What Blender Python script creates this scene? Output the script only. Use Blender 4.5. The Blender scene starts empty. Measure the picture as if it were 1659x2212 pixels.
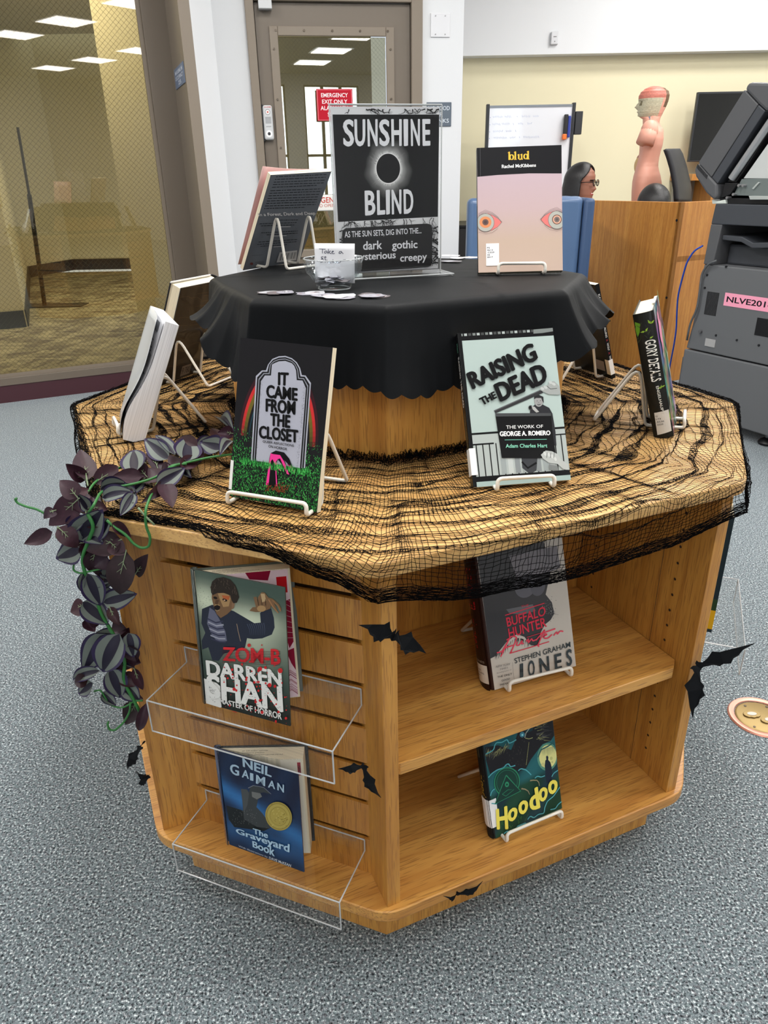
import bpy, math, random
import numpy as np
from mathutils import Vector, Matrix, noise
R = math.radians
sc = bpy.context.scene
COL = sc.collection

# ---------------------------------------------------------------- camera
CF, CP, CR = 1567.5, 0.4319, -0.0196          # focal length in px of the 1659x2212 frame, pitch down, roll
CC = Vector((0.0, 0.0, 1.165))
_fw = Vector((0, math.cos(CP), -math.sin(CP))); _rt = Vector((1, 0, 0)); _up = _rt.cross(_fw)
_r2 = _rt*math.cos(CR) + _up*math.sin(CR); _u2 = -_rt*math.sin(CR) + _up*math.cos(CR)
cam_d = bpy.data.cameras.new('camera'); cam = bpy.data.objects.new('camera', cam_d); COL.objects.link(cam)
cam_d.sensor_fit = 'VERTICAL'; cam_d.sensor_height = 36; cam_d.sensor_width = 36
cam_d.lens = CF*36/2212; cam_d.clip_start = 0.02; cam_d.clip_end = 60
cam.matrix_world = Matrix(((_r2.x, _u2.x, -_fw.x, CC.x), (_r2.y, _u2.y, -_fw.y, CC.y), (_r2.z, _u2.z, -_fw.z, CC.z), (0, 0, 0, 1)))
sc.camera = cam

# ---------------------------------------------------------------- world, exposure
w = bpy.data.worlds.new('world'); sc.world = w; w.use_nodes = True
w.node_tree.nodes['Background'].inputs[0].default_value = (0.80, 0.88, 1.0, 1)
w.node_tree.nodes['Background'].inputs[1].default_value = 1.0
sc.view_settings.view_transform = 'Standard'; sc.view_settings.look = 'None'
sc.view_settings.gamma = 1; sc.view_settings.use_curve_mapping = False
sc.view_settings.exposure = 0.0
sc.cycles.max_bounces = 10; sc.cycles.transparent_max_bounces = 24; sc.cycles.transmission_bounces = 10
sc.cycles.glossy_bounces = 5; sc.cycles.diffuse_bounces = 3
sc.cycles.caustics_refractive = False; sc.cycles.caustics_reflective = False
sc.cycles.sample_clamp_indirect = 6
LAMP_W = 36.0       # ceiling troffer power
WIN_W = 70.0       # daylight through one window bay

# ---------------------------------------------------------------- picture -> place helpers (used while surveying real positions)
def ray(px, py):
    return (_fw*CF + _r2*(px-829.5) - _u2*(py-1106.0)).normalized()
def fz(px, py, z=0.0):
    d = ray(px, py); return CC + d*((z-CC.z)/d.z)
def fy(px, py, Y):
    d = ray(px, py); return CC + d*(Y/d.y)
def fpl(px, py, P0, n):
    d = ray(px, py); P0 = Vector(P0); n = Vector(n); return CC + d*(((P0-CC).dot(n))/d.dot(n))
def fd(px, py, dist):
    return CC + ray(px, py)*dist

# ---------------------------------------------------------------- colours and materials
def lin(c):
    return c/12.92 if c <= 0.04045 else ((c+0.055)/1.055)**2.4
def rgb(*a):
    if len(a) == 1 and isinstance(a[0], str):
        s = a[0].lstrip('#'); a = [int(s[i:i+2], 16) for i in (0, 2, 4)]
    return tuple(lin(x/255.0) for x in a)
MATS = {}
def mat(name, col=(.5, .5, .5), rough=.5, metal=0., spec=.5, emit=None, es=1., coat=0., sheen=0., trans=0., ior=1.45, coatr=.05):
    if name in MATS: return MATS[name]
    m = bpy.data.materials.new(name); m.use_nodes = True; b = m.node_tree.nodes['Principled BSDF']
    b.inputs['Base Color'].default_value = (*col[:3], 1); b.inputs['Roughness'].default_value = rough
    b.inputs['Metallic'].default_value = metal; b.inputs['Specular IOR Level'].default_value = spec
    b.inputs['Coat Weight'].default_value = coat; b.inputs['Coat Roughness'].default_value = coatr
    b.inputs['Sheen Weight'].default_value = sheen; b.inputs['Transmission Weight'].default_value = trans
    b.inputs['IOR'].default_value = ior
    if emit: b.inputs['Emission Color'].default_value = (*emit, 1); b.inputs['Emission Strength'].default_value = es
    MATS[name] = m; return m
def N(m, t, **kw):
    n = m.node_tree.nodes.new(t)
    for k, v in kw.items():
        if k in n.inputs: n.inputs[k].default_value = v
        else: setattr(n, k, v)
    return n
def L(m, a, b): m.node_tree.links.new(a, b)
def bs(m): return m.node_tree.nodes['Principled BSDF']
def ramp(m, fac, stops, interp='LINEAR'):
    r = N(m, 'ShaderNodeValToRGB'); e = r.color_ramp.elements; r.color_ramp.interpolation = interp
    while len(e) < len(stops): e.new(.5)
    for i, (p, c) in enumerate(stops): e[i].position = p; e[i].color = (*c, 1)
    L(m, fac, r.inputs[0]); return r
def mix(m, fac, a, b, bt='MIX'):
    n = m.node_tree.nodes.new('ShaderNodeMix'); n.data_type = 'RGBA'; n.blend_type = bt
    if isinstance(fac, (int, float)): n.inputs[0].default_value = fac
    else: L(m, fac, n.inputs[0])
    for i, x in ((6, a), (7, b)):
        if isinstance(x, tuple): n.inputs[i].default_value = (*x, 1)
        else: L(m, x, n.inputs[i])
    return n.outputs[2]
def bump(m, h, strength=.2, dist=.001):
    b = N(m, 'ShaderNodeBump'); b.inputs['Strength'].default_value = strength; b.inputs['Distance'].default_value = dist
    L(m, h, b.inputs['Height']); L(m, b.outputs[0], bs(m).inputs['Normal'])
def coords(m, scale=(1, 1, 1), rot=(0, 0, 0)):
    tc = N(m, 'ShaderNodeTexCoord'); mp = N(m, 'ShaderNodeMapping')
    mp.vector_type = 'POINT'
    mp.inputs['Scale'].default_value = scale
    r = N(m, 'ShaderNodeVectorRotate'); r.rotation_type = 'EULER_XYZ'; r.inputs['Rotation'].default_value = rot
    L(m, tc.outputs['Object'], r.inputs['Vector']); L(m, r.outputs[0], mp.inputs[0]); return mp.outputs[0]

def wood(name, axis='z', rz=0., light=rgb(212, 158, 88), dark=rgb(176, 118, 55), rough=.38, pore=rgb(120, 72, 30), coat=.25):
    """oak veneer: long soft figure plus fine pore dashes along the grain"""
    if name in MATS: return MATS[name]
    m = mat(name, light, rough, coat=coat, coatr=.25)
    k = {'x': (1.2, 14, 14), 'y': (14, 1.2, 14), 'z': (14, 14, 1.2)}[axis]
    kp = {'x': (22, 420, 420), 'y': (420, 22, 420), 'z': (420, 420, 22)}[axis]
    kf = {'x': (3, 60, 60), 'y': (60, 3, 60), 'z': (60, 60, 3)}[axis]
    v1 = coords(m, k, (0, 0, rz)); v2 = coords(m, kp, (0, 0, rz)); v3 = coords(m, kf, (0, 0, rz))
    n1 = N(m, 'ShaderNodeTexNoise', Scale=1.0, Detail=3.0, Distortion=.6); L(m, v1, n1.inputs['Vector'])
    n2 = N(m, 'ShaderNodeTexNoise', Scale=1.0, Detail=1.0); L(m, v2, n2.inputs['Vector'])
    n3 = N(m, 'ShaderNodeTexNoise', Scale=1.0, Detail=4.0, Distortion=.3); L(m, v3, n3.inputs['Vector'])
    base = ramp(m, n1.outputs[0], [(.3, dark), (.7, light)])
    fig = ramp(m, n3.outputs[0], [(.36, tuple(c*.80 for c in dark)), (.6, (1, 1, 1))])
    c1 = mix(m, .35, base.outputs[0], fig.outputs[0], 'MULTIPLY')
    pr = ramp(m, n2.outputs[0], [(.38, (1, 1, 1)), (.45, (0, 0, 0))])
    c2 = mix(m, pr.outputs[0], c1, mix(m, .55, c1, pore))
    L(m, c2, bs(m).inputs['Base Color']); bump(m, n2.outputs[0], .12, .0006)
    return m

# art (flat print) materials read the printed colour stored on the mesh
def print_mat(name, rough, coat=0.):
    m = mat(name, (.5, .5, .5), rough, coat=coat, coatr=.04, spec=.15)
    a = N(m, 'ShaderNodeAttribute', attribute_name='Col'); L(m, a.outputs['Color'], bs(m).inputs['Base Color'])
    return m
P_MATTE = print_mat('print_matte', .5); P_FILM = print_mat('print_film', .3, .9); P_GLOSS = print_mat('print_gloss', .34, .18); P_SEMI = print_mat('print_semi', .45, .0)

# ---------------------------------------------------------------- mesh builder
class MB:
    def __init__(s): s.v = []; s.f = []; s.c = []; s.mi = []
    def add(s, vs, fs, M=None, col=None, mi=0):
        o = len(s.v)
        s.v += [tuple(M @ Vector(p)) for p in vs] if M is not None else [tuple(p) for p in vs]
        for f in fs: s.f.append(tuple(i+o for i in f)); s.c.append(col); s.mi.append(mi)
        return s
    def box(s, lo, hi, M=None, col=None, mi=0):
        x0, y0, z0 = lo; x1, y1, z1 = hi
        vs = [(x0, y0, z0), (x1, y0, z0), (x1, y1, z0), (x0, y1, z0), (x0, y0, z1), (x1, y0, z1), (x1, y1, z1), (x0, y1, z1)]
        return s.add(vs, [(0, 3, 2, 1), (4, 5, 6, 7), (0, 1, 5, 4), (1, 2, 6, 5), (2, 3, 7, 6), (3, 0, 4, 7)], M, col, mi)
    def prism(s, poly, z0, z1, M=None, col=None, mi=0):
        n = len(poly); vs = [(p[0], p[1], z0) for p in poly] + [(p[0], p[1], z1) for p in poly]
        fs = [tuple(range(n-1, -1, -1)), tuple(range(n, 2*n))] + [(i, (i+1) % n, n+(i+1) % n, n+i) for i in range(n)]
        return s.add(vs, fs, M, col, mi)
    def slab(s, pts, off, col=None, mi=0):
        """polygon of 3-D points swept by the vector off"""
        n = len(pts); off = Vector(off); vs = [Vector(p) for p in pts]; vs += [p+off for p in vs]
        fs = [tuple(range(n-1, -1, -1)), tuple(range(n, 2*n))] + [(i, (i+1) % n, n+(i+1) % n, n+i) for i in range(n)]
        return s.add(vs, fs, None, col, mi)
    def lathe(s, prof, n=24, M=None, col=None, mi=0, a0=0., a1=None):
        full = a1 is None; a1 = 2*math.pi if full else a1
        k = n if full else n+1; vs = []
        for i in range(k):
            a = a0+(a1-a0)*i/n
            for r_, z in prof: vs.append((r_*math.cos(a), r_*math.sin(a), z))
        m_ = len(prof); fs = []
        for i in range(n):
            j = (i+1) % k
            for q in range(m_-1): fs.append((i*m_+q, j*m_+q, j*m_+q+1, i*m_+q+1))
        return s.add(vs, fs, M, col, mi)
    def cyl(s, a, b, r0, r1=None, n=12, col=None, mi=0, caps=True):
        r1 = r0 if r1 is None else r1; a = Vector(a); b = Vector(b); d = (b-a).normalized()
        u = d.orthogonal().normalized(); w_ = d.cross(u); vs = []
        for P, r_ in ((a, r0), (b, r1)):
            for i in range(n):
                t = 2*math.pi*i/n; vs.append(P+u*math.cos(t)*r_+w_*math.sin(t)*r_)
        fs = [(i, (i+1) % n, n+(i+1) % n, n+i) for i in range(n)]
        if caps: fs += [tuple(range(n-1, -1, -1)), tuple(range(n, 2*n))]
        return s.add(vs, fs, None, col, mi)
    def tube(s, path, r, n=8, closed=False, col=None, mi=0, taper=None):
        P = [Vector(p) for p in path]; k = len(P); vs = []; prev = None
        for i in range(k):
            a = P[(i-1) % k] if (closed or i > 0) else P[i]; b = P[(i+1) % k] if (closed or i < k-1) else P[i]
            d = (b-a).normalized()
            if prev is None: u = d.orthogonal().normalized()
            else: u = (prev-d*prev.dot(d)).normalized()
            prev = u; w_ = d.cross(u); rr = r if taper is None else r*(1+(taper-1)*i/(k-1))
            for j in range(n):
                t = 2*math.pi*j/n; vs.append(P[i]+u*math.cos(t)*rr+w_*math.sin(t)*rr)
        fs = []
        for i in range(k if closed else k-1):
            for j in range(n):
                a = i*n+j; b = i*n+(j+1) % n; c = ((i+1) % k)*n+(j+1) % n; d = ((i+1) % k)*n+j
                fs.append((a, b, c, d))
        if not closed: fs += [tuple(range(n-1, -1, -1)), tuple(range((k-1)*n, k*n))]
        return s.add(vs, fs, None, col, mi)
    def grid(s, fn, nu, nv, col=None, mi=0, cfn=None, wrapu=False):
        o = len(s.v); ku = nu if wrapu else nu+1
        for i in range(ku):
            for j in range(nv+1): s.v.append(tuple(fn(i/nu, j/nv)))
        for i in range(nu):
            for j in range(nv):
                i2 = (i+1) % ku
                s.f.append((o+i*(nv+1)+j, o+i2*(nv+1)+j, o+i2*(nv+1)+j+1, o+i*(nv+1)+j+1))
                s.c.append(cfn((i+.5)/nu, (j+.5)/nv) if cfn else col); s.mi.append(mi)
        return s
    def build(s, name, m, parent=None, world=False, smooth=False, bevel=0., seg=2, subsurf=0, label=None, angle=40, solid=0.):
        me = bpy.data.meshes.new(name)
        vs = s.v
        if world and parent is not None:
            q = parent
            while q.parent is not None: q = q.parent
            I = q.matrix_basis.inverted(); vs = [tuple(I @ Vector(p)) for p in vs]
        me.from_pydata(vs, [], s.f); me.update()
        ms = m if isinstance(m, (list, tuple)) else [m]
        for x in ms: me.materials.append(x)
        if len(ms) > 1: me.polygons.foreach_set('material_index', s.mi)
        if any(c is not None for c in s.c):
            at = me.color_attributes.new('Col', 'FLOAT_COLOR', 'CORNER'); buf = []
            for p, c in zip(me.polygons, s.c):
                if c is None: c = (.5, .5, .5)
                if isinstance(c, list):
                    for q in c: buf += [*q, 1]
                else: buf += [*c, 1]*p.loop_total
            at.data.foreach_set('color', buf)
        if smooth:
            me.polygons.foreach_set('use_smooth', [True]*len(me.polygons))
            if angle < 180 and subsurf == 0: me.set_sharp_from_angle(angle=R(angle))
        ob = bpy.data.objects.new(name, me); COL.objects.link(ob)
        if parent is not None: ob.parent = parent
        if label: ob['label'] = label
        if bevel:
            b = ob.modifiers.new('bevel', 'BEVEL'); b.width = bevel; b.segments = seg; b.limit_method = 'ANGLE'; b.angle_limit = R(35)
            b.harden_normals = False
        if solid:
            b = ob.modifiers.new('solidify', 'SOLIDIFY'); b.thickness = solid; b.offset = 0
        if subsurf:
            b = ob.modifiers.new('subsurf', 'SUBSURF'); b.levels = subsurf; b.render_levels = subsurf
        return ob

def thing(name, label, cat, loc=(0, 0, 0), rz=0., group=None, M=None, kind=None):
    o = bpy.data.objects.new(name, None); COL.objects.link(o); o.empty_display_size = .05
    o.matrix_basis = M if M is not None else Matrix.Translation(Vector(loc)) @ Matrix.Rotation(rz, 4, 'Z')
    return tag(o, label, cat, group, kind)
def tag(o, label=None, cat=None, group=None, kind=None):
    if label: o['label'] = label
    if cat: o['category'] = cat
    if group: o['group'] = group
    if kind: o['kind'] = kind
    return o
def struct(name, mb, m, **kw):
    o = mb.build(name, m, **kw); o['kind'] = 'structure'; return o
def kids(o): return [c for c in bpy.data.objects if c.parent == o]
def dup(root, M, label=None, group=None):
    r_ = root.copy(); COL.objects.link(r_); r_.matrix_basis = M
    if label: r_['label'] = label
    if group: r_['group'] = group
    for c in kids(root):
        d = c.copy(); COL.objects.link(d); d.parent = r_
        for g in kids(c):
            e = g.copy(); COL.objects.link(e); e.parent = d
    return r_
def fillet(pts, r, n=5, closed=False):
    """round the corners of a polyline"""
    P = [Vector(p) for p in pts]; out = []; k = len(P)
    for i in range(k):
        if not closed and i in (0, k-1): out.append(P[i]); continue
        a, b, c = P[i-1], P[i], P[(i+1) % k]; d1 = (a-b); d2 = (c-b)
        rr = min(r, d1.length*.45, d2.length*.45); p0 = b+d1.normalized()*rr; p1 = b+d2.normalized()*rr
        for j in range(n+1):
            t = j/n; out.append(p0*(1-t)**2+b*2*t*(1-t)+p1*t*t)
    return out

# ---------------------------------------------------------------- flat art
_tc = {}
def text_polys(body, bold=0.):
    bold = min(bold, .012)
    k = (body, bold)
    if k not in _tc:
        cu = bpy.data.curves.new('t', 'FONT'); cu.body = body; cu.size = 1; cu.offset = bold; cu.resolution_u = 3; cu.fill_mode = 'FRONT'
        ob = bpy.data.objects.new('t', cu); me = bpy.data.meshes.new_from_object(ob)
        vs = [(v.co.x, v.co.y) for v in me.vertices]; fs = [tuple(p.vertices) for p in me.polygons]
        bpy.data.objects.remove(ob); bpy.data.curves.remove(cu); bpy.data.meshes.remove(me)
        _tc[k] = (vs, fs)
    return _tc[k]
class Art:
    """printed picture on a w x h rectangle; u to the right, v DOWN from the top left, both 0..1"""
    def __init__(s, w_, h_, fn=None): s.w = w_; s.h = h_; s.mb = MB(); s.z = 0.; s.fn = fn or (lambda x, y, z: (x, y, z)); s.st = .00004
    def P(s, u, v, z=None):
        return s.fn((u-.5)*s.w, (1-v)*s.h, s.z if z is None else z)
    def layer(s): s.z += s.st
    def poly(s, pts, col, z=True):
        if z: s.layer()
        s.mb.add([s.P(*p) for p in pts], [tuple(range(len(pts)-1, -1, -1))], None, col if not isinstance(col, list) else col[::-1])
    def rect(s, u0, v0, u1, v1, col, **k): s.poly([(u0, v0), (u1, v0), (u1, v1), (u0, v1)], col, **k)
    def vgrad(s, u0, v0, u1, v1, stops, n=1, hn=1):
        """vertical gradient: stops [(v, col)]"""
        s.layer()
        for (a, ca), (b, cb) in zip(stops[:-1], stops[1:]):
            for i in range(hn):
                x0 = u0+(u1-u0)*i/hn; x1 = u0+(u1-u0)*(i+1)/hn
                s.poly([(x0, a), (x1, a), (x1, b), (x0, b)], [ca, ca, cb, cb], z=False)
    def field(s, u0, v0, u1, v1, nu, nv, cf):
        """smoothly varying colour field cf(u,v)"""
        s.layer()
        for i in range(nu):
            for j in range(nv):
                a = u0+(u1-u0)*i/nu; b = u0+(u1-u0)*(i+1)/nu; c = v0+(v1-v0)*j/nv; d = v0+(v1-v0)*(j+1)/nv
                s.poly([(a, c), (b, c), (b, d), (a, d)], [cf(a, c), cf(b, c), cf(b, d), cf(a, d)], z=False)
    def ell(s, u, v, ru, rv, col, n=20, rot=0., z=True):
        asp = s.w/s.h
        pts = []
        for i in range(n):
            t = 2*math.pi*i/n; x = ru*math.cos(t); y = rv*math.sin(t)/asp*1.0
            X = x*math.cos(rot)-y*asp*math.sin(rot); Y = x*math.sin(rot)/asp+y*math.cos(rot)
            pts.append((u+X, v+Y*1.0))
        s.poly(pts, col, z=z)
    def circ(s, u, v, r_, col, n=24, z=True):
        a = s.w/s.h; s.poly([(u+r_*math.cos(6.2832*i/n), v+r_*a*math.sin(6.2832*i/n)) for i in range(n)], col, z=z)
    def ring(s, u, v, r0, r1, col, n=24, a0=0., a1=360., z=True, ca=None, sy=1.):
        if z: s.layer()
        a = s.w/s.h*sy
        for i in range(n):
            t0 = R(a0+(a1-a0)*i/n); t1 = R(a0+(a1-a0)*(i+1)/n)
            q = [(u+r0*math.cos(t0), v+r0*a*math.sin(t0)), (u+r1*math.cos(t0), v+r1*a*math.sin(t0)), (u+r1*math.cos(t1), v+r1*a*math.sin(t1)), (u+r0*math.cos(t1), v+r0*a*math.sin(t1))]
            s.poly(q, [col, ca, ca, col] if ca else col, z=False)
    def stroke(s, pts, wd, col, z=True, w1=None):
        if z: s.layer()
        asp = s.w/s.h; P = [(p[0], p[1]/asp) for p in pts]; k = len(P); Lf = []; Rt = []
        for i in range(k):
            a = P[max(i-1, 0)]; b = P[min(i+1, k-1)]; dx = b[0]-a[0]; dy = b[1]-a[1]; l = math.hypot(dx, dy) or 1
            ww = wd if w1 is None else wd+(w1-wd)*i/(k-1)
            nx = -dy/l*ww/2; ny = dx/l*ww/2
            Lf.append((P[i][0]+nx, (P[i][1]+ny)*asp)); Rt.append((P[i][0]-nx, (P[i][1]-ny)*asp))
        for i in range(k-1):
            s.poly([Lf[i], Lf[i+1], Rt[i+1], Rt[i]], col, z=False)
    def text(s, body, u0, v0, u1, v1, col, bold=0., rot=0., shear=0., cap=True, _rep=False):
        """text squeezed into the box (u0,v0)-(u1,v1); rot in degrees turns it about the box centre"""
        vs, fs = text_polys(body, bold)
        if not vs: return
        s.layer()
        x0 = min(p[0] for p in vs); x1 = max(p[0] for p in vs); y0 = min(p[1] for p in vs); y1 = max(p[1] for p in vs)
        W = (u1-u0)*s.w; H = (v1-v0)*s.h; cx = (u0+u1)/2*s.w; cy = (v0+v1)/2*s.h; c = math.cos(R(rot)); d = math.sin(R(rot)); out = []
        for x, y in vs:
            X = ((x-x0)/(x1-x0)-.5)*W; Y = ((y-y0)/(y1-y0)-.5)*H; X += shear*Y
            X2 = X*c-Y*d; Y2 = X*d+Y*c
            out.append(s.P((cx+X2)/s.w, (cy-Y2)/s.h))
        s.mb.add(out, [f for f in fs], None, col)
        if bold > .0125 and not _rep:
            ka = (bold-.012)/(x1-x0)*(u1-u0); kb = (bold-.012)/(y1-y0)*(v1-v0)*.5
            for du, dv in ((ka, 0), (-ka, 0), (0, kb), (0, -kb)): s.text(body, u0+du, v0+dv, u1+du, v1+dv, col, .012, rot, shear, cap, True)
    def build(s, name, m, parent, label=None):
        return s.mb.build(name, m, parent, label=label)
# ================================================================ SETTING
def carpet(name, dark, mid, light, scale=230, sp=(rgb(120, 80, 85), rgb(70, 110, 105))):
    m = mat(name, mid, .95, spec=.1)
    v = coords(m)
    a = N(m, 'ShaderNodeTexNoise', Scale=scale, Detail=2.0, Roughness=.7); L(m, v, a.inputs['Vector'])
    b = N(m, 'ShaderNodeTexNoise', Scale=scale*.55, Detail=1.0); L(m, v, b.inputs['Vector'])
    g = N(m, 'ShaderNodeTexNoise', Scale=1.3, Detail=2.0); L(m, v, g.inputs['Vector'])
    r = ramp(m, a.outputs[0], [(.36, dark), (.47, mid), (.56, mid), (.66, light)])
    c = N(m, 'ShaderNodeTexNoise', Scale=scale*.8, Detail=0.0); L(m, v, c.inputs['Vector'])
    h = ramp(m, c.outputs[0], [(.33, sp[0]), (.42, (.5, .5, .5)), (.58, (.5, .5, .5)), (.7, sp[1])])
    o = mix(m, .35, r.outputs[0], h.outputs[0], 'OVERLAY')
    L(m, o, bs(m).inputs['Base Color']); bump(m, a.outputs[0], .6, .004)
    bs(m).inputs['Sheen Weight'].default_value = .75; bs(m).inputs['Sheen Roughness'].default_value = .35; bs(m).inputs['Sheen Tint'].default_value = (.85, .93, 1, 1)
    return m
def plaster(name, c, sc_=180, st=.12, rough=.75):
    m = mat(name, c, rough, spec=.25); v = coords(m)
    a = N(m, 'ShaderNodeTexNoise', Scale=sc_, Detail=2.0); L(m, v, a.inputs['Vector']); bump(m, a.outputs[0], st, .0015)
    return m
M_WHITE = plaster('paint_white', rgb(232, 234, 237)); M_GREY = plaster('paint_light_grey', rgb(216, 218, 221))
M_YEL = plaster('paint_cream', rgb(236, 228, 196)); M_BRONZE = mat('paint_taupe', rgb(108, 98, 87), .45)
M_BRONZE2 = mat('paint_taupe_pale_and_lit', rgb(126, 115, 102), .45)
M_BASE = mat('vinyl_base', rgb(40, 41, 44), .5); M_BURG = mat('vinyl_burgundy', rgb(66, 34, 42), .5)
M_CEIL = plaster('ceiling_tile', rgb(215, 212, 205), 60, .2, .9)
M_FLOOR = carpet('carpet', rgb(28, 33, 37), rgb(114, 124, 129), rgb(216, 224, 226))
GD = Vector((.904, .427, 0)); GNrm = Vector((-.427, .904, 0)); G0 = Vector((-2.24, 4.152, 0))      # glass wall
DD = Vector((.988, .156, 0)); DN = Vector((-.156, .988, 0)); D0 = Vector((-.647, 4.6, 0))          # door wall
HC = 3.15                                                                                        # ceiling height
def wallM(P, d):  # frame: x along the wall, y into the wall, z up
    d = Vector(d).normalized(); n = Vector((-d.y, d.x, 0)); return Matrix(((d.x, n.x, 0, P[0]), (d.y, n.y, 0, P[1]), (0, 0, 1, 0), (0, 0, 0, 1)))
WD = wallM(D0, DD); WG = wallM(G0, GD)
struct('floor', MB().box((-3.4, -8, -.1), (6.2, 9.2, 0)), M_FLOOR)
struct('ceiling', MB().box((-6.5, -8, HC), (6.2, 9.2, HC+.1)), M_CEIL)
# far cream wall with the white bulkhead above it
struct('wall_back', MB().box((.30, 7.0, 0), (6.2, 7.15, 2.15)), M_YEL)
struct('wall_back_upper', MB().box((.30, 6.86, 2.045), (6.2, 7.15, HC)), M_WHITE)
struct('wall_right', MB().box((6.1, -8, 0), (6.2, 7.15, HC)), M_WHITE)
struct('wall_left', MB().box((-3.5, -8, 0), (-3.4, 3.5, HC)), M_WHITE)
# rear wall behind the camera with tall windows
rw = MB(); xs = [-3.4, -2.8, -1.4, .9, 2.1, 2.5, 3.7, 4.1, 5.3, 6.1]
rw.box((-3.4, -8, 0), (6.1, -7.9, .75)); rw.box((-3.4, -8, 2.95), (6.1, -7.9, HC))
for a, b in ((-3.4, -2.8), (-1.4, .9), (2.1, 2.5), (3.7, 6.1)): rw.box((a, -8, .75), (b, -7.9, 2.95))
struct('wall_rear', rw, M_WHITE)
for i, (a, b) in enumerate(((-2.8, -1.4), (.9, 2.1), (2.5, 3.7))):
    f = MB()
    for k in range(4): x = a+(b-a)*k/3; f.box((x-.03, -7.97, .75), (x+.03, -7.91, 2.95))
    for z in (.75, 1.6, 2.92): f.box((a, -7.97, z), (b, -7.91, z+.05))
    fr = struct('window_%d' % (i+1), f, M_BRONZE)
    MB().box((a, -7.95, .75), (b, -7.945, 2.95)).build('pane', mat('window_pane', (.9, .95, .95), .0, trans=1.0, ior=1.0), fr)
    ld = bpy.data.lights.new('daylight', 'AREA'); ld.shape = 'RECTANGLE'; ld.size = b-a; ld.size_y = 2.2; ld.energy = WIN_W*(b-a)/1.2; ld.color = (.86, .93, 1)
    lo = bpy.data.objects.new('daylight', ld); COL.objects.link(lo); lo.location = ((a+b)/2, -8.06, 1.85); lo.rotation_euler = (R(-90), 0, R(180))
# door wall pieces (x measured along DD from the door's hinge edge)
dw = MB(); XR = fpl(1003, 0, D0, DN); xr = (XR-D0).dot(DD)
XL = fpl(455, 0, D0, DN); xl = (XL-D0).dot(DD)
x_j0 = (fpl(527, 0, D0, DN)-D0).dot(DD); x_j1 = (fpl(911, 0, D0, DN)-D0).dot(DD)
DT = 2.02
dw.box((xl, 0, 0), (x_j0, .12, HC), WD); dw.box((x_j1, 0, 0), (xr, .12, HC), WD); dw.box((x_j0, 0, DT+.10), (x_j1, .12, HC), WD)
struct('wall_door', dw, M_GREY)
struct('wall_return', MB().slab([D0+DD*(xr-.12)+DN*.12, D0+DD*xr+DN*.0, Vector((D0+DD*xr+DN*.12)).lerp(Vector((.42, 7.0, 0)), 0), Vector((.50, 7.0, 0)), Vector((.38, 7.0, 0))], (0, 0, HC)), M_GREY)
# white pier between glass wall and door wall
g2 = fpl(425, 590, G0, GNrm); g2.z = 0; g1 = fpl(340, 300, G0, GNrm); g1.z = 0
W1 = D0+DD*xl; dg = Vector((-.10, .995, 0))
def on_ray(px, py, P, n):
    q = fpl(px, py, P, n); q.z = 0; return q
g3 = on_ray(450, 590, g2, Vector((.93, .36, 0)))
struct('wall_pier', MB().slab([g3, W1, W1+DN*.12, g3+Vector((0, .25, 0))], (0, 0, HC)), M_WHITE)
struct('baseboard_pier', MB().slab([g3+Vector((0, -.008, 0)), W1+Vector((0, -.008, 0)), W1, g3], (0, 0, .10)), M_BASE)
struct('baseboard_door', MB().box((xl, -.008, 0), (x_j0, 0, .10), WD).box((x_j1, -.008, 0), (xr, 0, .10), WD), M_BASE)
struct('baseboard_back', MB().box((.38, 6.99, 0), (6.1, 7.0, .12)), M_BASE)
# glass partition: curb, frame, wired pane
xg = (g1-G0).dot(GD); xg2 = (g2-G0).dot(GD)
gw = thing('window_5', 'tall wired glass partition in a taupe metal frame above a burgundy base', 'window', G0, math.atan2(GD.y, GD.x), kind='structure')
FB = .145
MB().box((-3.6, 0, 0), (xg2, .10, .10)).build('base', M_BURG, gw, label='burgundy vinyl base under the glass')
MB().box((-3.6, -.005, .10), (xg, .10, FB)).box((xg, -.02, 0), (xg2, .12, HC)).box((-3.6, 0, 2.35), (xg, .1, 2.5)).box((xg2-.004, -.02, 0), (xg2+.001, .12, HC)).build('frame', M_BRONZE, gw, bevel=.003)
MB().box((-3.6, .012, FB), (xg, .028, FB+.02)).box((xg-.02, .012, FB), (xg, .03, 2.35)).build('glazing_bead', M_BRONZE2, gw)
MB().slab([g2, g3, g3+Vector((.05, .03, 0)), g2+Vector((.05, .03, 0))], (0, 0, HC)).build('jamb', M_BRONZE2, gw, world=True)  # paler taupe puts the window light on this face into its colour
struct('wall_above_glass', MB().box((-3.6, 0, 2.5), (xg2, .1, HC), WG), M_WHITE)
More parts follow.
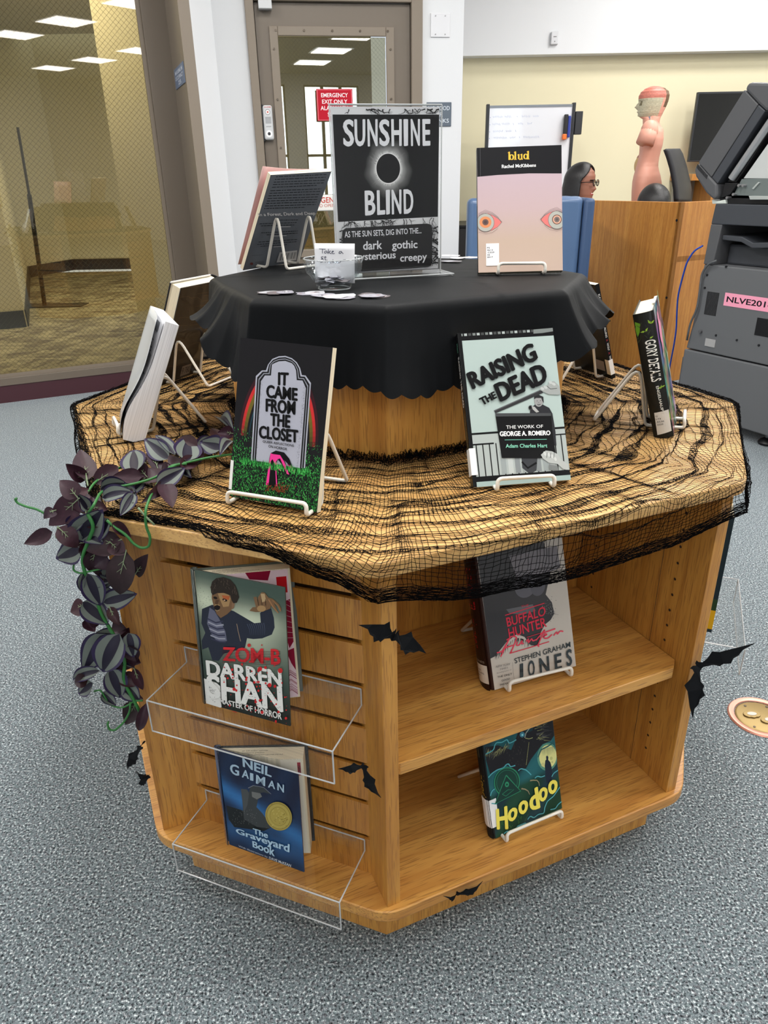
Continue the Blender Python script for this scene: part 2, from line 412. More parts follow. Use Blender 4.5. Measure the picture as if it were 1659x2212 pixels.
def glass_pane(name, tint, refl, rough=.0, alpha=.2):
    if name in MATS: return MATS[name]
    m = mat(name); nt = m.node_tree; nt.nodes.remove(bs(m)); out = nt.nodes['Material Output']
    t = N(m, 'ShaderNodeBsdfTransparent'); t.inputs[0].default_value = (*tint, 1)
    g = N(m, 'ShaderNodeBsdfGlossy'); g.inputs['Roughness'].default_value = rough; g.inputs['Color'].default_value = (.95, .95, .95, 1)
    lw = N(m, 'ShaderNodeLayerWeight'); lw.inputs['Blend'].default_value = .5
    pw = N(m, 'ShaderNodeMath', operation='POWER'); pw.inputs[1].default_value = 4.0; L(m, lw.outputs['Facing'], pw.inputs[0])
    mm = N(m, 'ShaderNodeMath', operation='MULTIPLY_ADD'); mm.inputs[1].default_value = .55; mm.inputs[2].default_value = refl; L(m, pw.outputs[0], mm.inputs[0])
    mx = N(m, 'ShaderNodeMixShader'); L(m, mm.outputs[0], mx.inputs[0]); L(m, t.outputs[0], mx.inputs[1]); L(m, g.outputs[0], mx.inputs[2])
    L(m, mx.outputs[0], out.inputs[0]); return m
M_PANE = glass_pane('tinted_glass', (.80, .76, .64), .07)
MB().box((-3.6, .016, FB+.02), (xg-.02, .022, 2.35)).build('pane', M_PANE, gw)
def wire_mesh(x0, x1, z0, z1, y, step, r=.00035):
    b = MB(); H_ = z1-z0; n = int((x1-x0+H_)/step)+1
    for sgn in (1, -1):
        for i in range(n+1):
            c = x0-H_+i*step if sgn > 0 else x0+i*step
            xa, za = c, z0; xb, zb = c+sgn*H_, z1
            pts = []
            # clip to rect in x
            def at(x): return z0+(x-c)*sgn
            lo, hi = min(xa, xb), max(xa, xb); lo = max(lo, x0); hi = min(hi, x1)
            if hi-lo < .02: continue
            b.tube([(lo, y, at(lo)), (hi, y, at(hi))], r, 3)
    return b
wire_mesh(-.75, xg-.02, FB, 2.3, .019, .028, .0006).build('wire_mesh', mat('wire_dark', rgb(70, 66, 52), .5), gw)
# the room behind the glass
MT = mat('carpet_tiles', rgb(120, 110, 88), .95, spec=.1)
v = coords(MT, (1, 1, 1), (0, 0, R(12)))
vm = N(MT, 'ShaderNodeMapping'); vm.inputs['Scale'].default_value = (3.2, 14, 1); L(MT, v, vm.inputs[0])
vm2 = N(MT, 'ShaderNodeMapping'); vm2.inputs['Scale'].default_value = (15, 4.5, 1); L(MT, v, vm2.inputs[0])
b1 = N(MT, 'ShaderNodeTexVoronoi', Scale=1.0); b1.distance = 'CHEBYCHEV'; L(MT, vm.outputs[0], b1.inputs['Vector'])
b2 = N(MT, 'ShaderNodeTexVoronoi', Scale=1.0); b2.distance = 'CHEBYCHEV'; L(MT, vm2.outputs[0], b2.inputs['Vector'])
r1 = ramp(MT, b1.outputs['Color'], [(.2, rgb(112, 102, 84)), (.5, rgb(150, 140, 112)), (.8, rgb(186, 178, 146))])
r2 = ramp(MT, b2.outputs['Color'], [(.25, rgb(100, 90, 74)), (.6, rgb(168, 160, 132)), (.9, rgb(190, 182, 150))])
L(MT, mix(MT, .5, r1.outputs[0], r2.outputs[0]), bs(MT).inputs['Base Color'])
S = lambda px, py: fz(px, py, 0.)
sb = [G0+GD*-3.6+GNrm*.1, g2+GNrm*.1, Vector((-.9, 4.85, 0)), Vector((-.3, 11, 0)), Vector((-9, 11, 0))]
struct('floor_side_room', MB().slab([p+Vector((0, 0, .002)) for p in sb], (0, 0, .002)), MT)
A1 = S(58, 707); A2 = S(66, 640); B1 = S(64, 600); B2 = S(160, 583); B3 = S(378, 579)
ad = (A1-S(-40, 716)).normalized()
def seg_wall(name, P, Q, t, m, z0=0., z1=HC, base=True):
    d = (Q-P).normalized(); n = Vector((-d.y, d.x, 0))
    struct(name, MB().slab([P+Vector((0, 0, z0)), Q+Vector((0, 0, z0)), Q+n*t+Vector((0, 0, z0)), P+n*t+Vector((0, 0, z0))], (0, 0, z1-z0)), m)
    if base:
        q = -n*.012; struct('baseboard_'+name.split('_', 1)[1], MB().slab([P+q, Q+q, Q-n*.001, P-n*.001], (0, 0, .15)), M_BASE)
M_YEL2 = plaster('paint_cream_side', rgb(226, 218, 186))
seg_wall('wall_side_near', A1-ad*2.2, A1, .25, M_YEL2)
seg_wall('wall_side_return', A1+Vector((.0, .02, 0)), B1, .1, M_YEL2)
seg_wall('wall_side_angle', B1, B2, .12, M_YEL2)
seg_wall('wall_side_back', B2, B3+(B3-B2)*1.2, .12, M_YEL2)
struct('wall_side_left', MB().slab([Vector((-6.5, 3.2, 0)), Vector((-6.4, 3.2, 0)), Vector((-6.4, 11, 0)), Vector((-6.5, 11, 0))], (0, 0, HC)), M_YEL2)
struct('ceiling_side_room', MB().slab([Vector((-6.5, 3.4, 2.9)), g2+GNrm*.1+Vector((0, 0, 2.9)), Vector((-.3, 5, 2.9)), Vector((-.3, 11, 2.9)), Vector((-6.5, 11, 2.9))], (0, 0, .02)), M_CEIL)
for i, (x, y) in enumerate(((-2.6, 6.2), (-3.9, 7.2), (-2.0, 8.2))):
    ld = bpy.data.lights.new('side_lamp', 'AREA'); ld.shape = 'RECTANGLE'; ld.size = 1.2; ld.size_y = .5; ld.energy = 48; ld.color = (1, .95, .84)
    lo = bpy.data.objects.new('side_lamp', ld); COL.objects.link(lo); lo.location = (x, y, 2.88)
# black stand behind the glass
sp_ = S(97, 662)
st = thing('floor_stand', 'thin black pole stand on a flat base behind the glass partition', 'stand', sp_)
M_BLK = mat('black_satin', rgb(22, 22, 24), .4)
pt = fy(38, 275, sp_.y)
MB().box((-.42, -.12, 0), (.42, .12, .015)).build('base', M_BLK, st, bevel=.003)
MB().cyl((0, 0, .01), ((fy(63, 420, sp_.y)-sp_).x, 0, fy(63, 420, sp_.y).z), .022, n=10).build('lower_pole', M_BLK, st)
MB().cyl(((fy(63, 420, sp_.y)-sp_).x, 0, fy(63, 420, sp_.y).z), ((pt-sp_).x, 0, pt.z), .013, n=10).build('upper_pole', M_BLK, st)

# ---------------------------------------------------------------- ceiling troffers (lamps of the room)
M_TROF = mat('troffer_frame', rgb(235, 235, 235), .4)
def lamp_at(x, y, first=[None], k=[0]):
    k[0] += 1
    if first[0] is None:
        t = thing('ceiling_light', 'recessed square ceiling light of the library room', 'ceiling light', (x, y, HC), group='recessed ceiling lights over the library room')
        MB().box((-.33, -.33, -.012), (.33, -.30, 0)).box((-.33, .30, -.012), (.33, .33, 0)).box((-.33, -.30, -.012), (-.30, .30, 0)).box((.30, -.30, -.012), (.33, .30, 0)).build('frame', M_TROF, t)
        MB().box((-.30, -.30, -.006), (.30, .30, -.003)).build('diffuser', mat('diffuser', (.9, .9, .9), .5, emit=(1, .98, .95), es=2.5), t)
        first[0] = t
    else: dup(first[0], Matrix.Translation((x, y, HC)))
    nm = 'troffer_back' if y > 4 else ('troffer' if y > .5 else 'troffer_rear'); ld = bpy.data.lights.get(nm) or bpy.data.lights.new(nm, 'AREA')
    ld.shape = 'RECTANGLE'; ld.size = .58; ld.size_y = .58; ld.energy = LAMP_W*(.78 if y > 4 else (1 if y > .5 else .27)); ld.color = (1, .975, .94)
    lo = bpy.data.objects.new('troffer', ld); COL.objects.link(lo); lo.location = (x, y, HC-.02)
for x in (-1.9, .2, 2.3, 4.4):
    for y in (-6.2, -4.8, -3.4, -2.0, -.4, 1.2, 2.8, 4.2, 5.6):
        if x < 1 and y > 4: continue
        if x < -1 and y > 3: continue
        lamp_at(x, y)

# ---------------------------------------------------------------- door
dr = thing('door_1', 'taupe metal emergency door with a wired glass window', 'door', M=WD, kind='structure')
s0 = (fpl(548, 5, D0, DN)-D0).dot(DD); s1 = (fpl(885, 15, D0, DN)-D0).dot(DD)
def dx(px, py, off=0.):
    P = fpl(px, py, D0+DN*off, DN); q = P-D0; return q.dot(DD), P.z
gx0, gz1 = dx(600, 78); gx1, _ = dx(833, 82); gz0 = .78
fm = MB().box((x_j0, -.03, 0), (s0-.004, .10, DT+.10)).box((s1+.004, -.03, 0), (x_j1, .10, DT+.10)).box((s0-.004, -.03, DT), (s1+.004, .10, DT+.10)).box((s0-.03, .03, 0), (s0+.01, .08, DT)).box((s1-.01, .03, 0), (s1+.03, .08, DT))
fm.build('door_frame', M_BRONZE2, dr, bevel=.004)
# slab with an opening
db = MB().box((s0, .0, .01), (gx0-.01, .045, DT-.004)).box((gx1+.01, .0, .01), (s1, .045, DT-.004)).box((gx0-.01, 0, .01), (gx1+.01, .045, gz0-.01)).box((gx0-.01, 0, gz1+.01), (gx1+.01, .045, DT-.004))
db.build('door_slab', M_BRONZE, dr)
lf = MB()
for a, b, c, d in ((gx0-.045, gx0, gz0-.045, gz1+.045), (gx1, gx1+.045, gz0-.045, gz1+.045)): lf.box((a, -.012, c), (b, .0, d))
for c, d in ((gz0-.045, gz0), (gz1, gz1+.045)): lf.box((gx0, -.012, c), (gx1, .0, d))
lt = lf.build('window_frame', M_BRONZE2, dr, bevel=.004)
sm = MB()
for k in range(5):
    x = gx0-.01+(gx1-gx0+.02)*k/4; sm.cyl((x, -.016, gz1+.025), (x, -.01, gz1+.025), .006, n=8)
for k in range(5):
    z = gz1-.06-(gz1-gz0)*k*.22; sm.cyl((gx0-.025, -.016, z), (gx0-.025, -.01, z), .006, n=8).cyl((gx1+.025, -.016, z), (gx1+.025, -.01, z), .006, n=8)
sm.build('screws', mat('screw', rgb(90, 80, 70), .3, .8), lt)
M_PANE2 = glass_pane('door_glass', (.72, .70, .58), .15)
MB().box((gx0, .018, gz0), (gx1, .026, gz1)).build('pane', M_PANE2, dr)
wire_mesh(gx0, gx1, gz0, gz1, .022, .022, .0003).build('wire_mesh', MATS['wire_dark'], dr)
# room seen through the door glass
struct('wall_behind_door', MB().box((-1.2, 2.4, 0), (1.0, 2.5, HC), WD), M_YEL2)
# alarm lock
ax, az1 = dx(576, 228); bx, az0 = dx(583, 303); axm = (ax+bx)/2
al = MB().box((axm-.026, -.035, az0), (axm+.026, -.0, az1)); al.build('alarm_lock', mat('alarm_grey', rgb(196, 198, 200), .35), dr, bevel=.012, seg=3, label='light grey alarm keypad')
MB().box((axm-.034, -.02, az0-.008), (axm-.022, 0, az1+.004)).build('alarm_backplate', M_BLK, dr, bevel=.003)
a_ = Art(.052, az1-az0, lambda x, y, z: (axm+x, -.0355-z, az0+y))
a_.text('ALARM', .15, .04, .85, .075, rgb(190, 60, 60), .01); a_.circ(.5, .20, .24, rgb(228, 228, 228)); a_.ring(.5, .20, .22, .27, rgb(120, 120, 125)); a_.circ(.5, .2, .1, rgb(200, 120, 110))
for k in range(9): a_.rect(.2, .34+k*.022, .8, .348+k*.022, rgb(110, 112, 116), z=False)
a_.circ(.5, .82, .34, rgb(235, 235, 236)); a_.circ(.5, .82, .16, rgb(60, 60, 64)); a_.text('STOP', .25, .60, .75, .63, rgb(80, 80, 84))
a_.build('alarm_print', P_SEMI, dr)
# door contact / closer block at the top
c0x, c0z = dx(572, 12)
MB().box((c0x-.035, -.05, c0z-.022), (c0x+.035, 0, c0z+.02)).build('contact_block', mat('alarm_grey'), dr, bevel=.004)
# exit sign
e0, e1z = dx(682, 193); e1, _ = dx(760, 194); _, e0z = dx(684, 262); eW = e1-e0; eH = e1z-e0z
sg = thing('exit_sign', 'red plastic emergency exit sign with white letters on the door window', 'sign', M=WD @ Matrix.Translation(((e0+e1)/2, -.016, e0z)))
M_RED = mat('sign_red', rgb(176, 26, 44), .4)
MB().box((-eW/2, -.006, 0), (eW/2, .0, eH)).build('plate', M_RED, sg, bevel=.002)
a_ = Art(eW, eH, lambda x, y, z: (x, -.0062-z, y)); wt = rgb(244, 236, 238)
a_.rect(.02, .02, .98, .98, rgb(214, 120, 130)); a_.rect(.035, .035, .965, .965, rgb(176, 26, 44))
for k, tx in enumerate(('EMERGENCY', 'EXIT ONLY', 'ALARM WILL', 'SOUND')):
    w_ = (.74, .70, .80, .42)[k]; a_.text(tx, .5-w_/2, .13+k*.20, .5+w_/2, .26+k*.20, wt, .01)
a_.build('sign_text', P_SEMI, sg)
# push bar with the red notice
b0, bz1 = dx(560, 424); b1, bz0 = dx(890, 446)
pb = MB().box((s0+.05, -.07, bz0-.01), (s1-.03, -.02, bz1)).box((s0+.06, -.02, bz0), (s0+.14, 0, bz1)).box((s1-.12, -.02, bz0), (s1-.04, 0, bz1))
pbo = pb.build('push_bar', mat('bar_white', rgb(222, 220, 216), .4), dr, bevel=.006)
pW = s1-s0-.3
a_ = Art(pW, bz1-bz0, lambda x, y, z: ((s0+s1)/2+x, -.0705-z, bz0+y))
a_.text('EMERGENCY EXIT ONLY', .10, .15, .9, .55, rgb(190, 70, 60), .012); a_.text('PUSH TO OPEN  ALARM WILL SOUND', .1, .64, .9, .86, rgb(190, 110, 100), .005)
a_.build('bar_print', P_SEMI, pbo)
# wall plates and plaques
def plate(name, label, cat, px0, py0, px1, py1, m, P0=D0, n=DN, Mw=WD, th=.006, bev=.004, dd=DD):
    A = fpl(px0, py0, P0, n); B = fpl(px1, py1, P0, n); a = (A-P0).dot(dd); b = (B-P0).dot(dd)
    t = thing(name, label, cat, M=Mw @ Matrix.Translation(((a+b)/2, 0, B.z))); w_ = abs(b-a); h_ = A.z-B.z
    MB().box((-w_/2, -th, 0), (w_/2, 0, h_)).build('plate', m, t, bevel=bev, seg=3); return t, w_, h_
t, w_, h_ = plate('wall_plate', 'blank white double-gang cover plate on the grey wall by the door', 'wall plate', 930, 28, 971, 81, mat('plastic_white', rgb(214, 215, 219), .3))
mb = MB()
for sx in (-.25, .25):
    for zz in (.12, .88): mb.cyl((sx*w_, -.008, zz*h_), (sx*w_, -.006, zz*h_), .0035, n=8)
mb.build('screws', mat('screw_light', rgb(150, 150, 152), .3, .5), t)
t, w_, h_ = plate('no_food_sign', 'grey plaque about food and drinks behind the black sign holder', 'sign', 921, 221, 974, 273, mat('plaque_grey', rgb(88, 98, 110), .4))
a_ = Art(w_, h_, lambda x, y, z: (x, -.0062-z, y))
for k, tx in enumerate(('NO FOOD', 'OR', 'DRINKS')): ww = (.86, .3, .8)[k]; a_.text(tx, .5-ww/2, .16+k*.26, .5+ww/2, .33+k*.26, rgb(206, 214, 222), .01)
a_.build('plaque_text', P_SEMI, t)
jn = (g3-g2).normalized(); jN = Vector((-jn.y, jn.x, 0))
t, w_, h_ = plate('occupancy_sign', 'small blue-grey occupancy plaque high on the taupe jamb', 'sign', 377, 152, 401, 178, mat('plaque_blue', rgb(104, 120, 148), .4), P0=g2, n=jN, Mw=wallM(g2, jn), dd=jn, th=.004, bev=.001)
a_ = Art(w_, h_, lambda x, y, z: (x, -.0042-z, y))
for k, tx in enumerate(('MAXIMUM', 'OCCUPANCY', '25')): ww = (.8, .84, .3)[k]; a_.text(tx, .5-ww/2, .14+k*.27, .5+ww/2, .34+k*.27, rgb(215, 222, 235), .01)
a_.build('plaque_text', P_SEMI, t)
A = fy(1190, 69, 6.86); B = fy(1204, 97, 6.86)
t = thing('wall_sensor', 'small white sensor box on the upper white bulkhead', 'sensor', ((A.x+B.x)/2, 6.86, B.z))
MB().box((-.03, -.03, 0), (.03, 0, A.z-B.z)).build('housing', MATS['plastic_white'], t, bevel=.006)
MB().box((-.012, -.032, .05), (.012, -.03, .055)).cyl((0, -.031, .02), (0, -.033, .02), .004, n=8).build('vent', mat('vent_grey', rgb(120, 120, 120), .5), t)
# ================================================================ THE OCTAGONAL DISPLAY UNIT
OC = Vector((.0293, 1.4335, 0)); TH = -1.1666; OA, OB = .5994, .4305; TOP = .745; TT = .0214
SH = math.sqrt(.5); DA = (OA+2*OB*SH)/2; DB = (OB+2*OA*SH)/2
def octo(k=1., inset=0., z=0., c=OC):
    q = 2*math.tan(math.pi/8); a, b = OA*k-q*inset, OB*k-q*inset; da = (a+2*b*SH)/2; db = (b+2*a*SH)/2; V = []
    for i in range(8):
        n1 = TH+i*math.pi/4; n2 = n1+math.pi/4; d1, d2 = (da, db) if i % 2 == 0 else (db, da)
        det = math.cos(n1)*math.sin(n2)-math.cos(n2)*math.sin(n1)
        x = (d1*math.sin(n2)-d2*math.sin(n1))/det; y = (math.cos(n1)*d2-math.cos(n2)*d1)/det
        V.append(Vector((c.x+x, c.y+y, z)))
    return V          # V[7] front corner, V[0] right, V[1] far right, V[6] left front, V[5] left
def rounded(V, r_, n=5): return [(p.x, p.y) for p in fillet(V, r_, n, True)]
def side_frame(k):      # x along the face to the viewer's right, y outwards, z up
    a = TH+k*math.pi/4; n = Vector((math.cos(a), math.sin(a), 0)); t = Vector((-math.sin(a), math.cos(a), 0))
    return Matrix(((t.x, n.x, 0, OC.x), (t.y, n.y, 0, OC.y), (0, 0, 1, 0), (0, 0, 0, 1)))
NA = Vector((math.cos(TH), math.sin(TH), 0)); TA = Vector((-math.sin(TH), math.cos(TH), 0))
W_TOP = wood('oak_top', 'x', -R(8), light=rgb(232, 189, 122), dark=rgb(216, 171, 104), pore=rgb(176, 128, 78))
W_SHELF = wood('oak_shelf', 'x', -(TH+math.pi/2), light=rgb(220, 167, 89), dark=rgb(200, 143, 70), pore=rgb(140, 92, 46))
W_V = wood('oak_upright', 'z', 0, light=rgb(210, 153, 73), dark=rgb(190, 133, 58), pore=rgb(144, 94, 46))
W_SLAT = wood('oak_slat', 'z', .3, light=rgb(206, 149, 68), dark=rgb(188, 129, 54), pore=rgb(136, 86, 40))
W_EDGE = wood('oak_edge', 'x', -(TH+math.pi/2), light=rgb(226, 173, 89), dark=rgb(200, 143, 66))
W_DRUM = wood('oak_riser', 'z', .2, light=rgb(220, 165, 84), dark=rgb(202, 145, 68), pore=rgb(150, 98, 48))
M_HOLE = mat('peg_hole', rgb(46, 26, 14), .8); M_GROOVE = mat('slot_backing', rgb(84, 56, 28), .8)
un = thing('display_unit', 'octagonal oak book display unit with slatted ends, open shelves and a raised centre', 'display unit', OC)
MB().prism(rounded(octo(1, 0), .022), TOP-TT, TOP).build('tabletop', W_TOP, un, world=True, bevel=.002, smooth=True)
BZ = .1019; MB().prism(rounded(octo(1, 0), .03), BZ, BZ+.0225).build('base_board', W_SHELF, un, world=True, bevel=.002, smooth=True)
BT = BZ+.0225
MB().prism([(p.x, p.y) for p in octo(1, .052)], .0, BZ).build('toe_kick', W_DRUM, un, world=True, bevel=.001)
# uprights: one pair per open bay, slatted wall in each corner bay
NBK = .285; TP = .270; PT = .022
for k in (0, 2, 4, 6):
    F = side_frame(k)
    for sx in (-1, 1):
        lo, hi = sorted((sx*TP, sx*(TP+PT)))
        MB().box((lo, NBK, BT), (hi, DA-.012, TOP-TT), F).build('upright', W_V, un, world=True, bevel=.001)
    MB().box((-TP, NBK-.012, BT), (TP, NBK, TOP-TT), F).build('back_panel', W_V, un, world=True)
    MB().prism([(-TP+.001, NBK), (TP-.001, NBK), (TP-.001, DA-.045), (TP-.02, DA-.028), (-TP+.006, DA-.020), (-TP+.001, DA-.024)], .3805, .402, F).build('shelf', W_SHELF, un, world=True, bevel=.0015)
# peg holes on the inner faces of the front bay
ph = MB(); F = side_frame(0)
for y in (DA-.075, NBK+.045):
    for i in range(17):
        z = BT+.055+i*.0305
        if abs(z-.392) < .02 or z > .70: continue
        for sx in (-1, 1): ph.add([(sx*(TP-.0006), y+.0026*math.cos(a*math.pi/4), z+.0026*math.sin(a*math.pi/4)) for a in range(8)], [tuple(range(8))], F)
o = ph.build('peg_holes', M_HOLE, un, world=True); o['kind'] = 'stuff'
# slatted walls in the bays between
SN = .577; SW = .160; SLOTS = [.653, .580, .506, .432, .357, .281, .205]
for k in (7, 1, 3, 5):
    F = side_frame(k)
    MB().box((-SW, SN-.036, BT), (SW, SN-.028, TOP-TT), F).build('slat_backing', M_GROOVE, un, world=True)
    edges = [TOP-TT]+SLOTS+[BT]
    for i in range(len(edges)-1):
        z1 = edges[i]-(0 if i == 0 else .0045); z0 = edges[i+1]+.0045 if i < len(edges)-2 else BT
        g = .009; b0 = z0+(g if i < len(edges)-2 else 0); b1 = z1-(g if i else 0)
        MB().prism([(SN, z0), (SN, z1), (SN-.0045, z1), (SN-.0045, b1), (SN-.020, b1), (SN-.020, b0), (SN-.0045, b0), (SN-.0045, z0)], -SW-.0045, SW+.0045, F @ Matrix(((0, 0, 1, 0), (1, 0, 0, 0), (0, 1, 0, 0), (0, 0, 0, 1)))).build('slat', W_SLAT, un, world=True)
# raised centre
RZ = .9925
rs = octo(.49, 0)
for i in range(8):
    a, b = rs[i-1], rs[i]; d = (b-a).normalized(); n = Vector((d.y, -d.x, 0))
    MB().slab([a, b, b-n*.016-d*.0066, a-n*.016+d*.0066], (0, 0, RZ-TOP-.02)).build('riser_panel', W_DRUM, un, world=True, bevel=.0004, seg=1)
for o in [c for c in kids(un) if c.name.startswith('riser_panel')]:
    o.location.z = TOP
MB().prism(rounded(octo(.505, 0), .01), RZ-.02, RZ).build('riser_top', W_TOP, un, world=True, bevel=.001)

# ---------------------------------------------------------------- black scalloped tablecloth
CLZ = RZ+.0035
def cloth():
    V = octo(.512, 0); c = OC; rng = random.Random(4)
    # azimuth table of hem drop (m) and flare, angles measured from the centre
    ang = lambda p: math.atan2(p.y-c.y, p.x-c.x)
    def edge(phi):       # distance to the octagon edge along phi
        best = 9
        for i in range(8):
            a, b = V[i-1], V[i]; d = Vector((math.cos(phi), math.sin(phi))); e = Vector((b.x-a.x, b.y-a.y)); q = Vector((a.x-c.x, a.y-c.y))
            den = d.x*e.y-d.y*e.x
            if abs(den) < 1e-9: continue
            t = (q.x*e.y-q.y*e.x)/den; s_ = (q.x*d.y-q.y*d.x)/den
            if t > 0 and -.0001 <= s_ <= 1.0001: best = min(best, t)
        return best
    # drop of the hem below the top, key azimuths in degrees (square cloth turned so its corners hang lowest)
    key = [(-180, .085), (-165, .075), (-152, .085), (-143, .120), (-134, .132), (-125, .122), (-107, .130), (-98, .126), (-90, .136), (-84, .142), (-78, .134), (-65, .145), (-52, .130), (-45, .118), (-38, .100), (-30, .092), (-22, .085), (-10, .080), (0, .10), (30, .13), (60, .14), (90, .12), (120, .13), (150, .11), (180, .085)]
    fold = [(-165, .050, 8), (-148, .055, 7), (-134, .030, 5), (-90, .035, 8), (-76, .012, 5), (-38, .045, 7), (-22, .050, 7), (-5, .050, 9), (35, .05, 8), (80, .05, 8), (125, .05, 8), (155, .05, 8)]
    def drop(deg):
        for (a, x), (b, y) in zip(key[:-1], key[1:]):
            if a <= deg <= b: t = (deg-a)/(b-a); t = t*t*(3-2*t); return x+(y-x)*t
        return .15
    def flare(deg):
        f = .010
        for a, am, wd in fold:
            d = (deg-a+180) % 360-180; f += am*math.exp(-(d/wd)**2)
        return f
    NU, NR, NS = 720, 14, 26
    mb = MB(); vs = []; fs = []
    for i in range(NU):
        deg = -180+360*i/NU; phi = R(deg); e = edge(phi); d = Vector((math.cos(phi), math.sin(phi), 0)); D = drop(deg); fl = flare(deg)
        sc_ = .007*abs(math.sin(i*math.pi/9)) ; D2 = D-.008+sc_
        for j in range(NR):
            t = (j+1)/NR; r_ = e*t
            z = CLZ+.0006*noise.noise(Vector((d.x*r_*9, d.y*r_*9, 1)))
            # pressed creases from folding
            P = c+d*r_
            z += .0016*math.exp(-((P.x-.165+(P.y-1.4)*.10)/.006)**2)+.0009*math.exp(-((P.y-1.50-P.x*.12)/.006)**2)
            vs.append((P.x, P.y, z))
        for j in range(1, NS+1):
            t = j/NS; s_ = D2*t; rr = .012
            # rounded shoulder then hang
            if s_ < rr*1.2: a = s_/(rr*1.2)*math.pi/2; ro = rr*math.sin(a); zo = rr*(1-math.cos(a))
            else: ro = rr; zo = rr+(s_-rr*1.2)
            k = (max(0, t-.05)/.95); ro += fl*k**1.15
            ro += .0025*noise.noise(Vector((deg*.07, t*2, 5)))*k
            zo = zo*math.sqrt(max(.55, 1-(fl*k/(D+.001))**2*.6))
            P = c+d*(e+ro); vs.append((P.x, P.y, CLZ-zo))
    M_ = NR+NS
    o = len(vs); vs.append((c.x, c.y, CLZ))
    for i in range(NU):
        i2 = (i+1) % NU; fs.append((o, i*M_, i2*M_))
        for j in range(M_-1): fs.append((i*M_+j, i*M_+j+1, i2*M_+j+1, i2*M_+j))
    mb.add(vs, fs); return mb
M_CLOTH = mat('black_cloth', rgb(8, 10, 13), .55, spec=.12, sheen=.015)
bs(M_CLOTH).inputs['Sheen Roughness'].default_value = .45
v = coords(M_CLOTH, (1600, 1600, 1600)); nn = N(M_CLOTH, 'ShaderNodeTexNoise', Scale=1.0); L(M_CLOTH, v, nn.inputs['Vector']); bump(M_CLOTH, nn.outputs[0], .15, .0004)
clo = cloth().build('tablecloth', M_CLOTH, smooth=True, angle=180)
tag(clo, 'black polyester tablecloth with scalloped hem draped over the raised centre of the display', 'tablecloth')

# ---------------------------------------------------------------- black creepy-cloth netting
def netting():
    # boundary walk: polar angle about the centre, table edge distance e1 and riser distance e0, per column
    V1 = octo(1, -.002); V0 = octo(.49, -.004); C2 = OC
    NC, NRW = 600, 122
    cum = [0]
    for i in range(8): cum.append(cum[-1]+(V1[(i+1) % 8]-V1[i]).length)
    per = cum[-1]; rng = random.Random(11)
    def bpt(s_, V):
        s_ %= per
        for i in range(8):
            if s_ <= cum[i+1] or i == 7:
                t = (s_-cum[i])/(cum[i+1]-cum[i]); return V[i].lerp(V[(i+1) % 8], t), i, t
    # hang below the table edge in metres at boundary stations: index = corner i + fraction
    hk = [(0, .050), (.3, .030), (1, .012), (2, .0), (3, .0), (4, .0), (5, .010), (6, -.004), (6.35, -.004), (6.6, .010), (6.85, .030), (7, .050), (7.25, .080), (7.5, .088), (7.75, .078), (8, .050)]
    def hang(q):
        for (a, x), (b, y) in zip(hk[:-1], hk[1:]):
            if a <= q <= b: t = (q-a)/(b-a); t = t*t*(3-2*t); return x+(y-x)*t
        return 0
    nz = lambda x, y, z=0.: noise.noise(Vector((x, y, z)))
    X = np.zeros((NC, NRW, 3)); jit = np.random.RandomState(3)
    for i in range(NC):
        s_ = per*i/NC; c_ph = (math.cos(2*math.pi*i/NC), math.sin(2*math.pi*i/NC))
        sx, sy = c_ph[0]*per/6.283, c_ph[1]*per/6.283        # seamless perimeter coordinate
        for j in range(NRW):
            vj = j/(NRW-1)
            sw = s_+.045*nz(sx*4, sy*4, vj*3+3.3)+.014*nz(sx*11, sy*11, vj*7)+.017*nz(sx*22, sy*22, vj*5)+(jit.rand()-.5)*.0022+.0022*nz(sx*70, sy*70, vj*60)
            Pe, k, t = bpt(sw, V1); Pi, _, _ = bpt(sw, V0); H_ = hang(k+t); top = (Pe-Pi).length; Ltot = top+H_
            if vj < .17: d = .018*(vj/.17)**1.3
            elif vj > .74: d = Ltot-.019*(1-(vj-.74)/.26)**1.4
            else:
                u = (vj-.17)/.57; d = .018+(Ltot-.037)*u
                env = math.sin(math.pi*min(1, max(0, u)))**.5
                # pull threads together along long wandering ridges so the weave bunches into folds
                e = .002
                def fld(dd): return nz(sx*3.0, sy*3.0, dd*24)+.6*nz(sx*6.5+9, sy*6.5, dd*52+4)
                g = (fld(d+e)-fld(d-e))/(2*e)
                d += env*(.00036*g)+env*(.022*nz(sx*3.2, sy*3.2, d*3+7)+.011*nz(sx*13, sy*13, d*16+2))
            d += (jit.rand()-.5)*.0016+.0018*nz(sx*60, sy*60, vj*40)
            d = min(max(0.0, d), Ltot+.002*jit.rand())
            dirv = (Pe-Pi).normalized()
            if d <= top:
                P = Pi+dirv*d; hgt = .0012+.0030*max(0, nz(P.x*16, P.y*16, 6))+(.017*jit.rand()*max(0, 1-d/.022) if vj < .17 else 0)
                if vj > .74: hgt += .005*jit.rand()
                P.z = TOP+hgt
            else:
                g = d-top; P = Pe+Vector((dirv.x, dirv.y, 0))*(.0025+.02*min(g, .05)+.0022*jit.rand()); P.z = TOP+.001-g
                P += Vector((dirv.x, dirv.y, 0))*(.005*nz(sx*9, sy*9, 1))
            X[i, j] = P
    return X
